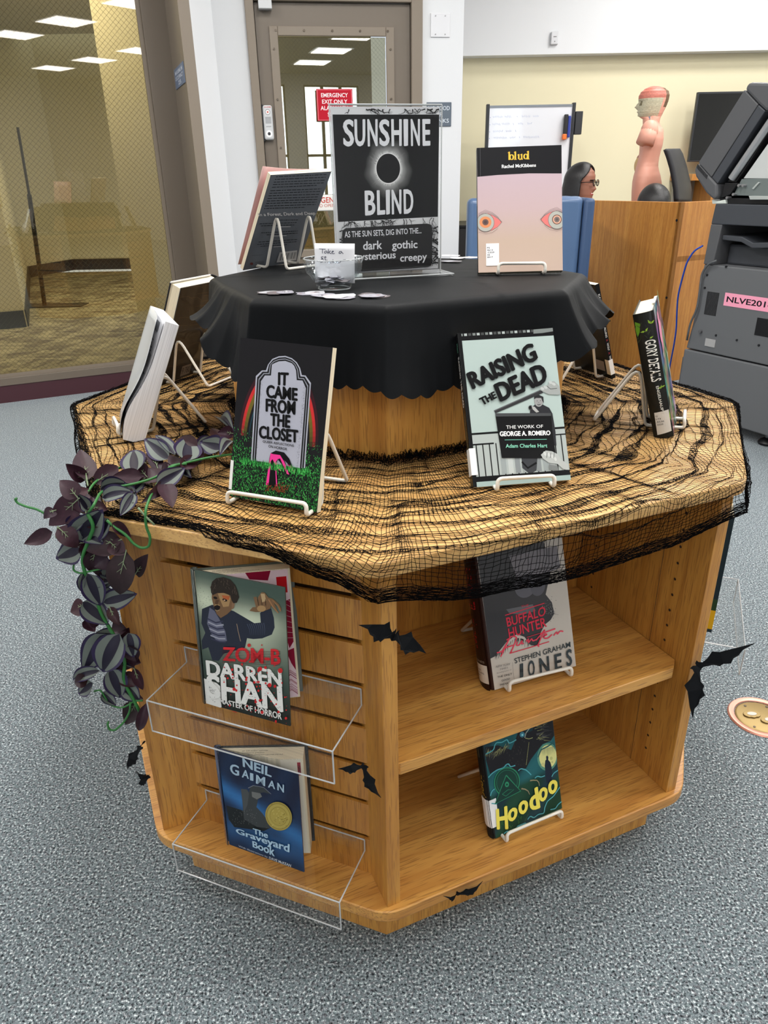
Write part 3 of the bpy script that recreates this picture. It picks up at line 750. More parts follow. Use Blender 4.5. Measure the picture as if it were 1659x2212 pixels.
def tubes_np(name, X, r_, closed_i, m):
    """3-sided threads along both index directions of the node grid"""
    NC, NR_, _ = X.shape; allv = []; allf = []; off = 0
    def run(A, closed):      # A: (lines, pts, 3)
        nonlocal off
        Ln, K, _ = A.shape
        if closed: D = np.roll(A, -1, 1)-np.roll(A, 1, 1)
        else: D = np.gradient(A, axis=1)
        D /= (np.linalg.norm(D, axis=2, keepdims=True)+1e-9)
        U = np.cross(D, np.array([.3, .2, .93])); U /= (np.linalg.norm(U, axis=2, keepdims=True)+1e-9); Wv = np.cross(D, U)
        vs = np.stack([A+(U*math.cos(a)+Wv*math.sin(a))*r_ for a in (0.5, 2.6, 4.7)], 2)    # L,K,3,3
        idx = (np.arange(Ln*K*3).reshape(Ln, K, 3))+off
        nxt = np.roll(idx, -1, 1) if closed else idx[:, 1:]; cur = idx if closed else idx[:, :-1]
        fs = []
        for a in range(3):
            b = (a+1) % 3; fs.append(np.stack([cur[..., a], cur[..., b], nxt[..., b], nxt[..., a]], -1).reshape(-1, 4))
        allv.append(vs.reshape(-1, 3)); allf.append(np.concatenate(fs)); off += Ln*K*3
    run(X.transpose(1, 0, 2).copy(), closed_i); run(X.copy(), False)
    Vv = np.concatenate(allv).astype(np.float32); Ff = np.concatenate(allf).astype(np.int32)
    me = bpy.data.meshes.new(name); me.vertices.add(len(Vv)); me.vertices.foreach_set('co', Vv.ravel())
    me.loops.add(Ff.size); me.loops.foreach_set('vertex_index', Ff.ravel()); me.polygons.add(len(Ff))
    me.polygons.foreach_set('loop_start', np.arange(0, Ff.size, 4, dtype=np.int32)); me.polygons.foreach_set('loop_total', np.full(len(Ff), 4, np.int32))
    me.update(calc_edges=True); me.materials.append(m)
    ob = bpy.data.objects.new(name, me); COL.objects.link(ob); return ob
M_NET = mat('black_yarn', rgb(9, 8, 9), .9, spec=.05)
net = tubes_np('netting', netting(), .00043, True, M_NET)
tag(net, 'black loose-weave spooky netting spread over the oak tabletop and hanging past its rim', 'netting')

# ---------------------------------------------------------------- wire easels
M_WIRE = mat('white_wire', rgb(232, 227, 216), .35, coat=.3)
def easel_path(w_, fr=.045, lip=.022, ap=(-.038, .112), back=-.105):
    h = w_/2; z0 = .0031; heel = (ap[0]+.004)*.42
    half = [(-h, fr, lip), (-h, fr+.003, z0+.002), (-h, heel, z0), (-h, ap[0], ap[1]), (-h, back, z0)]
    pts = half+[(x*-1, y, z) for x, y, z in reversed(half)]
    return pts
def easel(label, M, w_=.075, fr=.04, lip=.022, ap=(-.035, .112), back=-.105):
    """one bent rod: front ledge, base, prop and crossbar. local -y faces away, +y is the side the book faces"""
    t = thing('book_easel', label, 'book stand', M=M, group=None)
    p = easel_path(w_, fr, lip, ap, back)
    f = []
    P = [Vector(q) for q in p]; rad = [.008, .007, .007, .030, .007, .007, .030, .007, .007, .008]; k = len(P)
    for i in range(k):
        a, b, c = P[i-1], P[i], P[(i+1) % k]; d1 = a-b; d2 = c-b; rr = min(rad[i], d1.length*.45, d2.length*.45)
        q0 = b+d1.normalized()*rr; q1 = b+d2.normalized()*rr
        for j in range(6): s_ = j/5; f.append(q0*(1-s_)**2+b*2*s_*(1-s_)+q1*s_*s_)
    MB().tube(f, .0030, 8, closed=True).build('wire_frame', M_WIRE, t, smooth=True, angle=180)
    return t
# ---------------------------------------------------------------- books
M_PAPER = mat('paper_cream', rgb(232, 222, 198), .8); M_PAPERW = mat('paper_white', rgb(232, 232, 236), .8)
def paper_mat(name, c):
    m = mat(name, c, .85); v = coords(m, (3, 3, 1500)); a = N(m, 'ShaderNodeTexNoise', Scale=1.0, Detail=1.0); L(m, v, a.inputs['Vector'])
    r_ = ramp(m, a.outputs[0], [(.35, tuple(x*.78 for x in c)), (.6, c)]); L(m, r_.outputs[0], bs(m).inputs['Base Color']); return m
PG_C = paper_mat('pages_cream', rgb(236, 224, 196)); PG_W = paper_mat('pages_white', rgb(238, 238, 242))
def bframe(x, y, az, lean, z, roll=0.):
    """origin at the middle of the bottom edge of the front cover; x = viewer's right, y = up the cover, z = out of the cover"""
    a = R(az); n = Vector((math.cos(a), math.sin(a), 0)); r_ = Vector((-math.sin(a), math.cos(a), 0)); l = R(lean)
    u = Vector((0, 0, 1))*math.cos(l)-n*math.sin(l); q = R(roll); r2 = r_*math.cos(q)+u*math.sin(q); u2 = u*math.cos(q)-r_*math.sin(q); o = r2.cross(u2)
    return Matrix(((r2.x, u2.x, o.x, x), (r2.y, u2.y, o.y, y), (r2.z, u2.z, o.z, z), (0, 0, 0, 1)))
def easel_for(x, y, az, lean, z, label, w_=.075, depth=.02, deep=.072, **kw):
    a = R(az); n = Vector((math.cos(a), math.sin(a), 0)); t = Vector((math.sin(a), -math.cos(a), 0))
    # easel local y -> n, x -> perpendicular
    P = Vector((x, y, z))-n*(depth+.004)
    M = Matrix(((n.y, n.x, 0, P.x), (-n.x, n.y, 0, P.y), (0, 0, 1, z), (0, 0, 0, 1)))
    h = .112; back = -math.tan(R(lean))*h
    return easel(label, M, w_, ap=(back-.004, h), fr=depth+.018, back=back-deep, **kw)
def book(label, M, w_, h_, t_, cover, spine, back=None, pages=None, hard=False, front_mat=None, name='book', flap=0.):
    """closed book: front cover, back cover, spine, page block. cover/back/spine are colours or materials"""
    b = thing(name, label, 'book', M=M); ct = .0022 if hard else .0006; ov = .003 if hard else 0.
    cm = cover if isinstance(cover, bpy.types.Material) else mat('cover_%d' % len(MATS), cover, .35, coat=.15, spec=.2)
    sm = spine if isinstance(spine, bpy.types.Material) else mat('spine_%d' % len(MATS), spine, .35, coat=.15, spec=.2)
    bm = cm if back is None else (back if isinstance(back, bpy.types.Material) else mat('back_%d' % len(MATS), back, .4, coat=.1, spec=.2))
    MB().box((-w_/2, 0, -ct), (w_/2, h_, 0)).build('front_cover', cm, b, bevel=.0004, seg=1)
    MB().box((-w_/2, 0, -t_), (w_/2, h_, -t_+ct)).build('back_cover', bm, b, bevel=.0004, seg=1)
    if hard:   # rounded spine
        mb = MB(); n = 8; pts = []
        for i in range(n+1): a = math.pi/2+math.pi*i/n; pts.append((-w_/2+.35*t_*math.cos(a)*.6, -t_/2+t_/2*math.sin(a)))
        inner = [(x+ct, z*1.0) for x, z in reversed(pts)]
        poly = [(x, z) for x, z in pts]+[(x+ct*1.2, -t_/2+(z+t_/2)*.86) for x, z in reversed(pts)]
        vs = [(x, 0, z) for x, z in poly]+[(x, h_, z) for x, z in poly]; k = len(poly)
        mb.add(vs, [(i, (i+1) % k, k+(i+1) % k, k+i) for i in range(k)]+[tuple(range(k-1, -1, -1)), tuple(range(k, 2*k))])
        mb.build('spine', sm, b, smooth=True)
    else: MB().box((-w_/2-.0006, 0, -t_), (-w_/2, h_, 0)).build('spine', sm, b)
    MB().box((-w_/2+(.004 if hard else 0), ov, -t_+ct), (w_/2-ov, h_-ov, -ct)).build('page_block', pages or PG_C, b)
    return b
def front_art(b, w_, h_): return Art(w_, h_, lambda x, y, z: (x, y, .00025+z))
def spine_art(w_, h_, t_, bulge=0.): # u along thickness (front edge at u=1), v down
    return Art(t_, h_, lambda x, y, z: (-w_/2-.0009-bulge*(1-(2*x/t_)**2)-z, y, x-t_/2))
def back_art(w_, h_, t_): return Art(w_, h_, lambda x, y, z: (-x, y, -t_-.00025-z))
def label_lines(a, u0, v0, u1, v1, lines, white=rgb(238, 238, 236), ink=rgb(50, 52, 60)):
    a.rect(u0, v0, u1, v1, white); n = len(lines); s_ = (v1-v0)/(n+2.2)
    for i, tx in enumerate(lines):
        a.text(tx, u0+(u1-u0)*.12, v0+s_*(i+.6), u0+(u1-u0)*(.12+.13*len(tx)), v0+s_*(i+1.25), ink, .01)
# ================================================================ BOOKS ON THE DISPLAY
def Hmap(TL, TR, BR, BL):
    """homography from a traced cover outline to its own unit square (the print is flat, so this undoes the lens)"""
    A = []; B = []
    for (x, y), (u, v) in zip((TL, TR, BR, BL), ((0, 0), (1, 0), (1, 1), (0, 1))):
        A += [[x, y, 1, 0, 0, 0, -u*x, -u*y], [0, 0, 0, x, y, 1, -v*x, -v*y]]; B += [u, v]
    h = np.linalg.solve(np.array(A, float), np.array(B, float))
    def f(x, y):
        d = h[6]*x+h[7]*y+1; return ((h[0]*x+h[1]*y+h[2])/d, (h[3]*x+h[4]*y+h[5])/d)
    return f
class TArt(Art):
    def __init__(s, w_, h_, corners, fn=None): super().__init__(w_, h_, fn); s.m = Hmap(*corners)
    def cl(s, p): return (min(1, max(0, p[0])), min(1, max(0, p[1])))
    def tp(s, pts, col, z=True): s.poly([s.cl(s.m(*p)) for p in pts], col, z=z)
    def ts(s, pts, wd, col, z=True, w1=None): s.stroke([s.cl(s.m(*p)) for p in pts], wd, col, z=z, w1=w1)
    def te(s, cx, cy, rx, ry, col, n=22, rot=0., z=True):
        c, d = math.cos(rot), math.sin(rot)
        s.tp([(cx+rx*math.cos(6.2832*i/n)*c-ry*math.sin(6.2832*i/n)*d, cy+rx*math.cos(6.2832*i/n)*d+ry*math.sin(6.2832*i/n)*c) for i in range(n)], col, z=z)
    def tq(s, body, TL, TR, BR, BL, col, bold=0., z=True, sh=0., _rep=False):
        """text stretched over a quadrilateral given in traced coordinates"""
        vs, fs = text_polys(body, bold)
        if z: s.layer()
        x0 = min(p[0] for p in vs); x1 = max(p[0] for p in vs); y0 = min(p[1] for p in vs); y1 = max(p[1] for p in vs); out = []
        for x, y in vs:
            a = (x-x0)/(x1-x0); b = (y1-y)/(y1-y0); a += sh*(.5-b)
            X = (TL[0]*(1-a)+TR[0]*a)*(1-b)+(BL[0]*(1-a)+BR[0]*a)*b; Y = (TL[1]*(1-a)+TR[1]*a)*(1-b)+(BL[1]*(1-a)+BR[1]*a)*b
            out.append(s.P(*s.m(X, Y)))
        s.mb.add(out, list(fs), None, col)
        if bold > .014 and not _rep:      # heavier weights: overprint with small shifts
            ka = (bold-.012)/(x1-x0); kb = (bold-.012)/(y1-y0)*.5
            ax, ay = (TR[0]-TL[0])*ka, (TR[1]-TL[1])*ka; bx_, by_ = (BL[0]-TL[0])*kb, (BL[1]-TL[1])*kb
            for dx, dy in ((ax, ay), (-ax, -ay), (bx_, by_), (-bx_, -by_)):
                s.tq(body, *[(p[0]+dx, p[1]+dy) for p in (TL, TR, BR, BL)], col, .012, z, sh, True)
K = rgb(15, 15, 17)
def cover(b, name, a, m=P_GLOSS): return a.build(name, m, b)

# --- 1 tombstone paperback, front left
w_, h_, t_ = .1404, .2227, .013
bx = dict(x=-.1571, y=.9320, az=-112, lean=15.1, z=TOP+.006, roll=-2.1)
b = book('paperback with a tombstone and neon green grass on its black cover', bframe(**bx), w_, h_, t_, rgb(36, 35, 38), rgb(34, 33, 36), pages=PG_C)
easel_for(bx['x'], bx['y'], bx['az'], bx['lean'], TOP, 'white wire easel under the tombstone paperback', .125, t_)
a = TArt(w_, h_, ((205, 50), (1340, 170), (1115, 2130), (62, 1950)), lambda x, y, z: (x, y, .0003+z)); rng = random.Random(5)
a.rect(0, 0, 1, 1, rgb(27, 26, 29))
for r0, r1, c, c2 in ((.445, .415, rgb(60, 26, 34), rgb(40, 36, 38)), (.415, .385, rgb(205, 52, 52), rgb(224, 66, 60)), (.385, .350, rgb(110, 98, 40), rgb(70, 64, 36)), (.325, .315, rgb(34, 74, 88), rgb(36, 40, 44))):
    for s0, s1 in ((180, 238), (302, 360)):
        n_ = 14
        for i in range(n_):
            f_ = math.sin(math.pi*(i+.5)/n_)**.6; cc = tuple(c[k]*f_+rgb(27, 26, 29)[k]*(1-f_) for k in range(3))
            a.ring(.5, .60, r1, r0, cc, 1, s0+(s1-s0)*i/n_, s0+(s1-s0)*(i+1)/n_, z=(i == 0), sy=1.75)
GRN = [rgb(70, 200, 90), rgb(50, 150, 66), rgb(100, 220, 110), rgb(40, 110, 52), rgb(30, 70, 38)]
a.layer()
for i in range(4200):
    u = rng.random(); v = .56+.44*rng.random()**.75
    if v < .62+.05*math.sin(u*9) and rng.random() < .6: continue
    g = rng.choice(GRN); L_ = .008+.014*rng.random(); an = rng.uniform(-1, 1); du = math.sin(an)*L_; dv = -abs(math.cos(an))*L_*.8
    a.poly([(u, v), (min(1, u+.005), v), (min(1, max(0, u+du)), max(0, v+dv))], g, z=False)
STN = rgb(176, 178, 192); STD = rgb(28, 28, 30)
def stone(k, col):   # tomb outline, inset k (traced units)
    o = [(330+k, 1530), (395+k, 520+k), (470+k*.6, 450+k), (520+k, 450+k), (545+k*.8, 380), (600+k*.5, 310+k*.8), (680, 278+k), (760, 272+k), (840, 300+k), (900-k*.5, 350+k*.7), (940-k*.8, 420+k*.5), (960-k, 505+k), (1005-k*.6, 508+k), (1070-k, 600+k), (985-k, 1612)]
    a.tp(o, col)
stone(0, STN); stone(16, STD); stone(34, rgb(150, 152, 164)); stone(44, STD); stone(62, STN)
a.layer()
for i in range(700):    # stipple towards the edges of the stone
    v = rng.uniform(.16, .76); u = rng.choice((.265+abs(rng.gauss(0, .012)), .755-abs(rng.gauss(0, .012)))); 
    a.poly([(u, v), (u+.003, v), (u+.0015, v+.003)], STD, z=False)
for body, q in (('IT', ((675, 475), (797, 480), (790, 632), (672, 625))), ('CAME', ((530, 625), (905, 665), (900, 815), (527, 778))), ('FROM', ((522, 792), (878, 822), (872, 980), (520, 945))),
                ('THE', ((578, 968), (815, 990), (808, 1138), (575, 1110))), ('CLOSET', ((440, 1115), (908, 1165), (905, 1312), (436, 1262)))):
    a.tq(body, *q, K, bold=.055)
a.tq('QUEER REFLECTIONS', (480, 1288), (858, 1335), (855, 1368), (478, 1318), K, .012); a.tq('ON HORROR', (552, 1340), (776, 1376), (773, 1408), (549, 1372), K, .012)
PK = rgb(238, 60, 150)
a.tp([(560, 1500), (575, 1440), (640, 1408), (740, 1430), (800, 1500), (840, 1600), (870, 1672), (850, 1672), (780, 1560), (740, 1520), (800, 1690), (780, 1690), (700, 1560), (660, 1510), (640, 1560), (700, 1655), (690, 1662), (640, 1600), (655, 1830), (515, 1815)], K)
a.tp([(575, 1440), (600, 1450), (690, 1460), (740, 1540), (800, 1690), (770, 1680), (690, 1500), (660, 1510), (640, 1540), (700, 1655), (640, 1600), (600, 1510), (580, 1530), (548, 1815), (515, 1815)], PK)
a.tp([(640, 1600), (655, 1830), (640, 1830), (632, 1640)], PK); a.tp([(770, 1560), (860, 1665), (872, 1672), (830, 1590)], rgb(150, 40, 100))
for i in range(60): x = rng.gauss(640, 90); y = rng.gauss(1850, 28); a.tp([(x, y), (x+26, y-8), (x+12, y+14)], rgb(120, 60, 36), z=(i == 0))
a.layer()
for i in range(260):
    u = .1+.8*rng.random(); v = .735+.03*rng.random(); a.poly([(u, v+.02), (u+.007, v+.02), (u+rng.uniform(-.01, .01), v-.012)], rng.choice(GRN[:4]), z=False)
a.tq('EDITED BY', (120, 1925), (520, 1958), (518, 1972), (118, 1938), rgb(190, 60, 90))
cover(b, 'cover_art', a, P_SEMI)
a = Art(t_+.012, .045, lambda x, y, z: (-w_/2-.0009 if x < t_/2+0 else -w_/2, y+.008, 0)); mb = MB().box((-w_/2-.0011, .010, -t_), (-w_/2-.0005, .052, .0006)).box((-w_/2-.0011, .010, .0003), (-w_/2+.0035, .052, .0011))
mb.build('call_number_label', mat('label_white', rgb(236, 236, 236), .3), b)

# --- 2 film book, front right
w_, h_, t_ = .1470, .2343, .016
bx = dict(x=.2055, y=.9887, az=-83.7, lean=30.9, z=TOP+.006, roll=.9)
b = book('glossy pale paperback with a giant clapperboard, bold black title', bframe(**bx), w_, h_, t_, rgb(172, 188, 184), rgb(18, 18, 20), pages=PG_C)
easel_for(bx['x'], bx['y'], bx['az'], 24, TOP, 'white wire easel under the clapperboard book', .085, t_)
a = TArt(w_, h_, ((175, 112), (1320, 48), (1575, 1915), (345, 2030)), lambda x, y, z: (x, y, .0003+z))
AQ = rgb(172, 188, 184); G1 = rgb(120, 126, 124); G2 = rgb(170, 178, 176); G3 = rgb(70, 72, 72)
a.rect(0, 0, 1, 1, AQ); a.rect(0, 0, 1, .052, K)
for i in range(22): u = .02+i*.044; a.rect(u, .006, u+.030, .022, (G1, G2, G3)[i % 3], z=(i == 0))
a.tp([(1090, 70), (1320, 50), (1325, 90), (1200, 110), (1090, 118)], G1); a.rect(0, 0, .035, 1, K)
a.rect(.035, .665, 1, .975, G2)
a.rect(.03, .655, 1, .668, K); a.rect(.03, .725, .25, .735, K); a.rect(.80, .70, 1, .708, K)
for i in range(14): u = .06+i*.068; a.rect(u, .73 if i < 4 else .705, u+.011, .94, K, z=(i == 0))
for i in range(8): u = .30+i*.072; a.rect(u, .79, u+.052, .93, (rgb(150, 158, 158), rgb(186, 192, 190), rgb(132, 138, 140))[i % 3], z=(i == 0))
a.tp([(950, 1640), (1150, 1640), (1140, 1800), (1060, 1850), (960, 1770)], rgb(60, 62, 66)); a.ts([(955, 1690), (1030, 1770), (1140, 1700)], .02, K)
a.rect(.03, .935, 1, .968, K); a.rect(.03, .968, 1, 1, rgb(160, 180, 176))
a.tp([(605, 1045), (1190, 782), (1212, 826), (625, 1082)], rgb(52, 52, 54)); a.tp([(605, 1045), (1190, 782), (1195, 792), (610, 1056)], rgb(96, 98, 100))
# man behind the board
a.tp([(1050, 1080), (1060, 1010), (1130, 960), (1210, 970), (1290, 1010), (1330, 1080), (1370, 1300), (1385, 1480), (1310, 1480), (1310, 1080)], rgb(44, 44, 48))
a.te(1160, 925, 55, 72, rgb(150, 150, 150)); a.tp([(1100, 905), (1105, 870), (1160, 850), (1215, 875), (1222, 950), (1205, 930), (1190, 890), (1130, 890)], rgb(40, 40, 42))
a.te(1140, 925, 5, 4, K, 8); a.te(1180, 922, 5, 4, K, 8); a.ts([(1142, 968), (1160, 975), (1182, 966)], .006, K); a.tp([(1150, 940), (1166, 940), (1158, 955)], rgb(120, 120, 120))
a.te(1060, 1010, 28, 30, rgb(60, 60, 62)); a.te(1055, 1008, 16, 18, K, 14); a.tp([(1070, 990), (1110, 1000), (1165, 1060), (1130, 1070), (1085, 1030)], rgb(170, 170, 168))
# hands
a.tp([(1170, 790), (1200, 745), (1270, 735), (1290, 690), (1345, 685), (1395, 730), (1415, 760), (1425, 830), (1400, 850), (1280, 845), (1215, 815)], rgb(156, 160, 158))
for x, y in ((1300, 700), (1340, 720), (1240, 760), (1200, 775)): a.te(x, y, 26, 16, rgb(186, 190, 188), rot=.5, n=12)
a.ts([(1260, 745), (1300, 780), (1380, 770)], .006, rgb(90, 92, 92))
a.tp([(620, 1082), (1312, 1075), (1330, 1300), (1385, 1640), (700, 1645)], K); a.tp([(620, 1082), (1312, 1075), (1312, 1110), (628, 1122)], rgb(70, 72, 74))
a.tp([(1190, 1600), (1250, 1545), (1330, 1555), (1400, 1590), (1440, 1650), (1530, 1720), (1545, 1790), (1480, 1785), (1400, 1715), (1290, 1700), (1215, 1645)], rgb(178, 182, 180))
for i, (x, y) in enumerate(((1240, 1585), (1290, 1600), (1335, 1620), (1370, 1650))): a.te(x, y, 30, 16, rgb(200, 204, 202), rot=1.1, n=12)
for x in (1270, 1315, 1358): a.ts([(x, 1570), (x-8, 1640)], .005, rgb(100, 102, 102))
a.tp([(1290, 1720), (1400, 1740), (1415, 1800), (1300, 1790)], rgb(120, 124, 124))
for body, q in (('RAISING', ((270, 600), (1065, 228), (1140, 425), (350, 785))), ('THE', ((418, 905), (605, 815), (640, 890), (470, 985))), ('DEAD', ((605, 735), (1195, 465), (1268, 690), (690, 935)))):
    a.tq(body, *q, K, .06)
a.tq('THE WORK OF', (752, 1235), (1210, 1222), (1212, 1262), (754, 1278), rgb(232, 232, 232), .008)
a.tq('GEORGE A. ROMERO', (672, 1312), (1300, 1295), (1303, 1352), (676, 1372), rgb(244, 244, 244), .05)
a.ts([(735, 1418), (1258, 1404)], .005, rgb(120, 200, 175)); a.tq('Adam Charles Hart', (745, 1470), (1264, 1460), (1266, 1508), (747, 1518), rgb(140, 212, 186), .02)
cover(b, 'cover_art', a, P_GLOSS)
a = spine_art(w_, h_, t_); a.rect(0, 0, 1, 1, K)
def vtext(a, body, v0, v1, u0, u1, col, bold=0.):
    """text reading down a spine"""
    vs, fs = text_polys(body, bold); a.layer(); x0 = min(p[0] for p in vs); x1 = max(p[0] for p in vs); y0 = min(p[1] for p in vs); y1 = max(p[1] for p in vs)
    a.mb.add([a.P(u0+(u1-u0)*(y-y0)/(y1-y0), v0+(v1-v0)*(x-x0)/(x1-x0)) for x, y in vs], [f for f in fs], None, col)
vtext(a, 'Hart', .06, .12, .3, .75, rgb(110, 180, 150), .01); vtext(a, 'RAISING THE DEAD', .15, .48, .28, .78, rgb(230, 230, 230), .05); vtext(a, 'THE WORK OF GEORGE A. ROMERO', .52, .78, .4, .65, rgb(150, 150, 110), .0)
cover(b, 'spine_art', a, P_GLOSS)
lb = MB().box((-w_/2-.0017, .018, -t_), (-w_/2-.0008, .058, .0008)).box((-w_/2-.0017, .018, .0004), (-w_/2+.0075, .058, .0014)).build('call_number_label', MATS['label_white'], b)

# --- 3 pink poetry book on the cloth
w_, h_, t_ = .1553, .2301, .012
bx = dict(x=.2618, y=1.4071, az=-92.8, lean=23.8, z=CLZ+.006, roll=.8)
b = book('pink and beige paperback with a black top band and two drawn eyes', bframe(**bx), w_, h_, t_, rgb(214, 194, 190), K, pages=PG_C)
easel_for(bx['x'], bx['y'], bx['az'], 20, CLZ, 'white wire easel under the pink paperback on the black cloth', .085, t_)
a = TArt(w_, h_, ((75, 118), (1420, 66), (1450, 2075), (90, 2110)), lambda x, y, z: (x, y, .0003+z))
a.vgrad(0, 0, 1, 1, [(0, rgb(190, 168, 176)), (.23, rgb(190, 168, 176)), (.5, rgb(193, 169, 170)), (.75, rgb(193, 170, 154)), (1, rgb(195, 172, 158))], hn=1)
a.tp([(75, 118), (500, 82), (900, 66), (1420, 66), (1424, 518), (900, 518), (400, 545), (80, 575)], rgb(20, 20, 24)); a.ts([(125, 118), (128, 570)], .004, rgb(80, 80, 84))
def serif_tq(a, body, TL, TR, BR, BL, col, bold, serifs=()):
    a.tq(body, TL, TR, BR, BL, col, bold)
    for x0, x1, y in serifs: a.tp([(x0, y-7), (x1, y-7), (x1, y+7), (x0, y+7)], col, z=False)
YB = rgb(240, 190, 70)
def glyph_arc(a, cx, cy, rx, ry, w0, w1, col, a0=0, a1=360, n=24):
    """round stroke with calligraphic contrast"""
    a.layer()
    for i in range(n):
        t0 = R(a0+(a1-a0)*i/n); t1 = R(a0+(a1-a0)*(i+1)/n); q = []
        for t, s_ in ((t0, 1), (t1, 1), (t1, -1), (t0, -1)):
            th = (w0*abs(math.cos(t))+w1*abs(math.sin(t)))/2*s_; q.append((cx+(rx+th)*math.cos(t), cy+(ry+th)*math.sin(t)))
        a.tp(q, col, z=False)
def stem(a, x, y0, y1, w__, col, foot=1, head=1, hl=14):
    a.tp([(x-w__/2, y0), (x+w__/2, y0), (x+w__/2, y1), (x-w__/2, y1)], col)
    if head: a.tp([(x-w__/2-hl, y0+12), (x-w__/2, y0-6), (x+w__/2, y0-10), (x+w__/2, y0+6)], col, z=False)
    if foot: a.tp([(x-w__/2-10, y1-7), (x+w__/2+10, y1-9), (x+w__/2+10, y1), (x-w__/2-10, y1+2)], col, z=False)
stem(a, 587, 185, 306, 24, YB, foot=0); glyph_arc(a, 625, 262, 28, 38, 22, 8, YB); stem(a, 684, 180, 302, 24, YB)
stem(a, 738, 222, 292, 22, YB, foot=0); stem(a, 785, 218, 300, 22, YB); a.ts([(738, 280), (752, 300), (785, 286)], .012, YB)
glyph_arc(a, 850, 252, 28, 38, 22, 8, YB); stem(a, 888, 172, 296, 24, YB)
a.tq('Rachel McKibbens', (468, 385), (1012, 362), (1012, 414), (470, 440), rgb(240, 240, 240), .03)
LN = rgb(120, 104, 104)
def eye(cx, cy, s_, iris):
    RED = rgb(226, 122, 118); WH = rgb(176, 176, 168)
    a.tp([(cx+s_*40, cy-150), (cx+s_*150, cy-95), (cx+s_*262, cy-12), (cx+s_*190, cy+70), (cx+s_*90, cy+128), (cx+s_*100, cy)], RED)
    a.te(cx, cy, 140, 146, WH, 30); 
    for k in range(30):
        t0 = 6.2832*k/30; t1 = 6.2832*(k+1)/30; a.tp([(cx+136*math.cos(t0), cy+142*math.sin(t0)), (cx+143*math.cos(t0), cy+149*math.sin(t0)), (cx+143*math.cos(t1), cy+149*math.sin(t1)), (cx+136*math.cos(t1), cy+142*math.sin(t1))], LN, z=(k == 0))
    if iris: a.te(cx, cy-5, 96, 92, rgb(216, 140, 96)); a.te(cx, cy-5, 50, 50, rgb(104, 84, 80)); a.te(cx, cy-5, 26, 26, rgb(84, 66, 66), 14)
    else: a.te(cx, cy-5, 78, 80, rgb(112, 82, 72)); a.te(cx, cy-5, 64, 66, rgb(226, 170, 146)); a.te(cx, cy-5, 46, 48, rgb(122, 110, 106)); a.te(cx, cy-5, 22, 24, rgb(96, 88, 86), 14)
    for dy, e in ((-175, 268), (-200, 250), (-150, 262)):
        a.ts([(cx-s_*110, cy+dy*.72), (cx, cy+dy), (cx+s_*110, cy+dy*.8), (cx+s_*200, cy+dy*.45), (cx+s_*e, cy-5)], .003, LN, z=False)
    a.ts([(cx-s_*110, cy+150), (cx, cy+178), (cx+s_*110, cy+160), (cx+s_*190, cy+100), (cx+s_*200, cy+90)], .003, LN, z=False)
eye(205, 1305, 1, True); eye(1350, 1262, -1, False)
cover(b, 'cover_art', a, P_SEMI)
lb = MB().box((-w_/2+.0145, .012, .0004), (-w_/2+.0385, .053, .0012)).build('call_number_label', MATS['label_white'], b)
a = Art(.024, .041, lambda x, y, z: (-w_/2+.0265+x, .012+y, .0013+z))
for i, tx in enumerate(('PS', '3613', '.C559', 'A6', '2017')): a.text(tx, .08, .16+i*.105, .08+.11*len(tx), .225+i*.105, rgb(50, 50, 66), .01)
a.build('label_print', P_MATTE, lb)

# --- 4 grey paperback seen from behind, on the cloth
w_, h_, t_ = .1524, .2194, .0102
bx = dict(x=-.2379, y=1.6549, az=136.4, lean=35.2, z=CLZ+.006, roll=-2.2)
b = book('open-fanned paperback with a slate grey back cover seen from behind', bframe(**bx), w_, h_, t_, rgb(214, 168, 164), rgb(90, 94, 100), back=rgb(92, 96, 102), pages=PG_C)
# front cover curls away
mb = MB(); n = 10
def curl(i, j): 
    x = -w_/2+.03+(w_-.03)*i; return (x, h_*j, .0006+.016*i**2*(.5+.5*j))
mb.grid(curl, 10, 4); mb.build('curled_cover', mat('cover_pinkish', rgb(222, 180, 174), .35), b, smooth=True, solid=.0005)
a = TArt(w_, h_, ((570, 295), (1550, 215), (1030, 1695), (105, 1830)), lambda x, y, z: (-x, y, -t_-.0004-z))
a.rect(0, 0, 1, 1, rgb(112, 117, 124)); rng = random.Random(2); IK = rgb(32, 34, 38)
def para(lines, seed=1, wd=.0085):
    rg = random.Random(seed)
    for (x0, y0, x1, y1) in lines:
        k = 0.; first = True
        while k < 1:
            l = rg.uniform(.03, .10); e = min(1, k+l); a.ts([(x0+(x1-x0)*k, y0+(y1-y0)*k), (x0+(x1-x0)*e, y0+(y1-y0)*e)], wd, IK, z=first); k = e+.014; first = False
para([(650, 318, 1470, 262), (632, 360, 1455, 305), (615, 402, 1440, 352), (600, 440, 1425, 395), (585, 484, 1310, 438)], 1)
para([(558, 538, 1385, 492), (545, 578, 1370, 532), (528, 618, 1350, 578), (512, 660, 1340, 622), (500, 700, 1322, 662), (490, 738, 1308, 704), (470, 778, 1295, 745), (455, 820, 1120, 792)], 2)
para([(600, 1005, 1010, 998), (380, 1065, 980, 1040), (405, 1098, 950, 1080)], 3); para([(405, 1210, 1000, 1180), (490, 1245, 1000, 1215)], 4); para([(360, 1360, 990, 1320), (340, 1400, 980, 1355), (390, 1430, 820, 1405)], 5)
for p in ((655, 1115, 880), (560, 1262, 815), (600, 1440, 745)): a.ts([(p[0], p[1]), (p[2], p[1]-8)], .008, rgb(205, 205, 206))
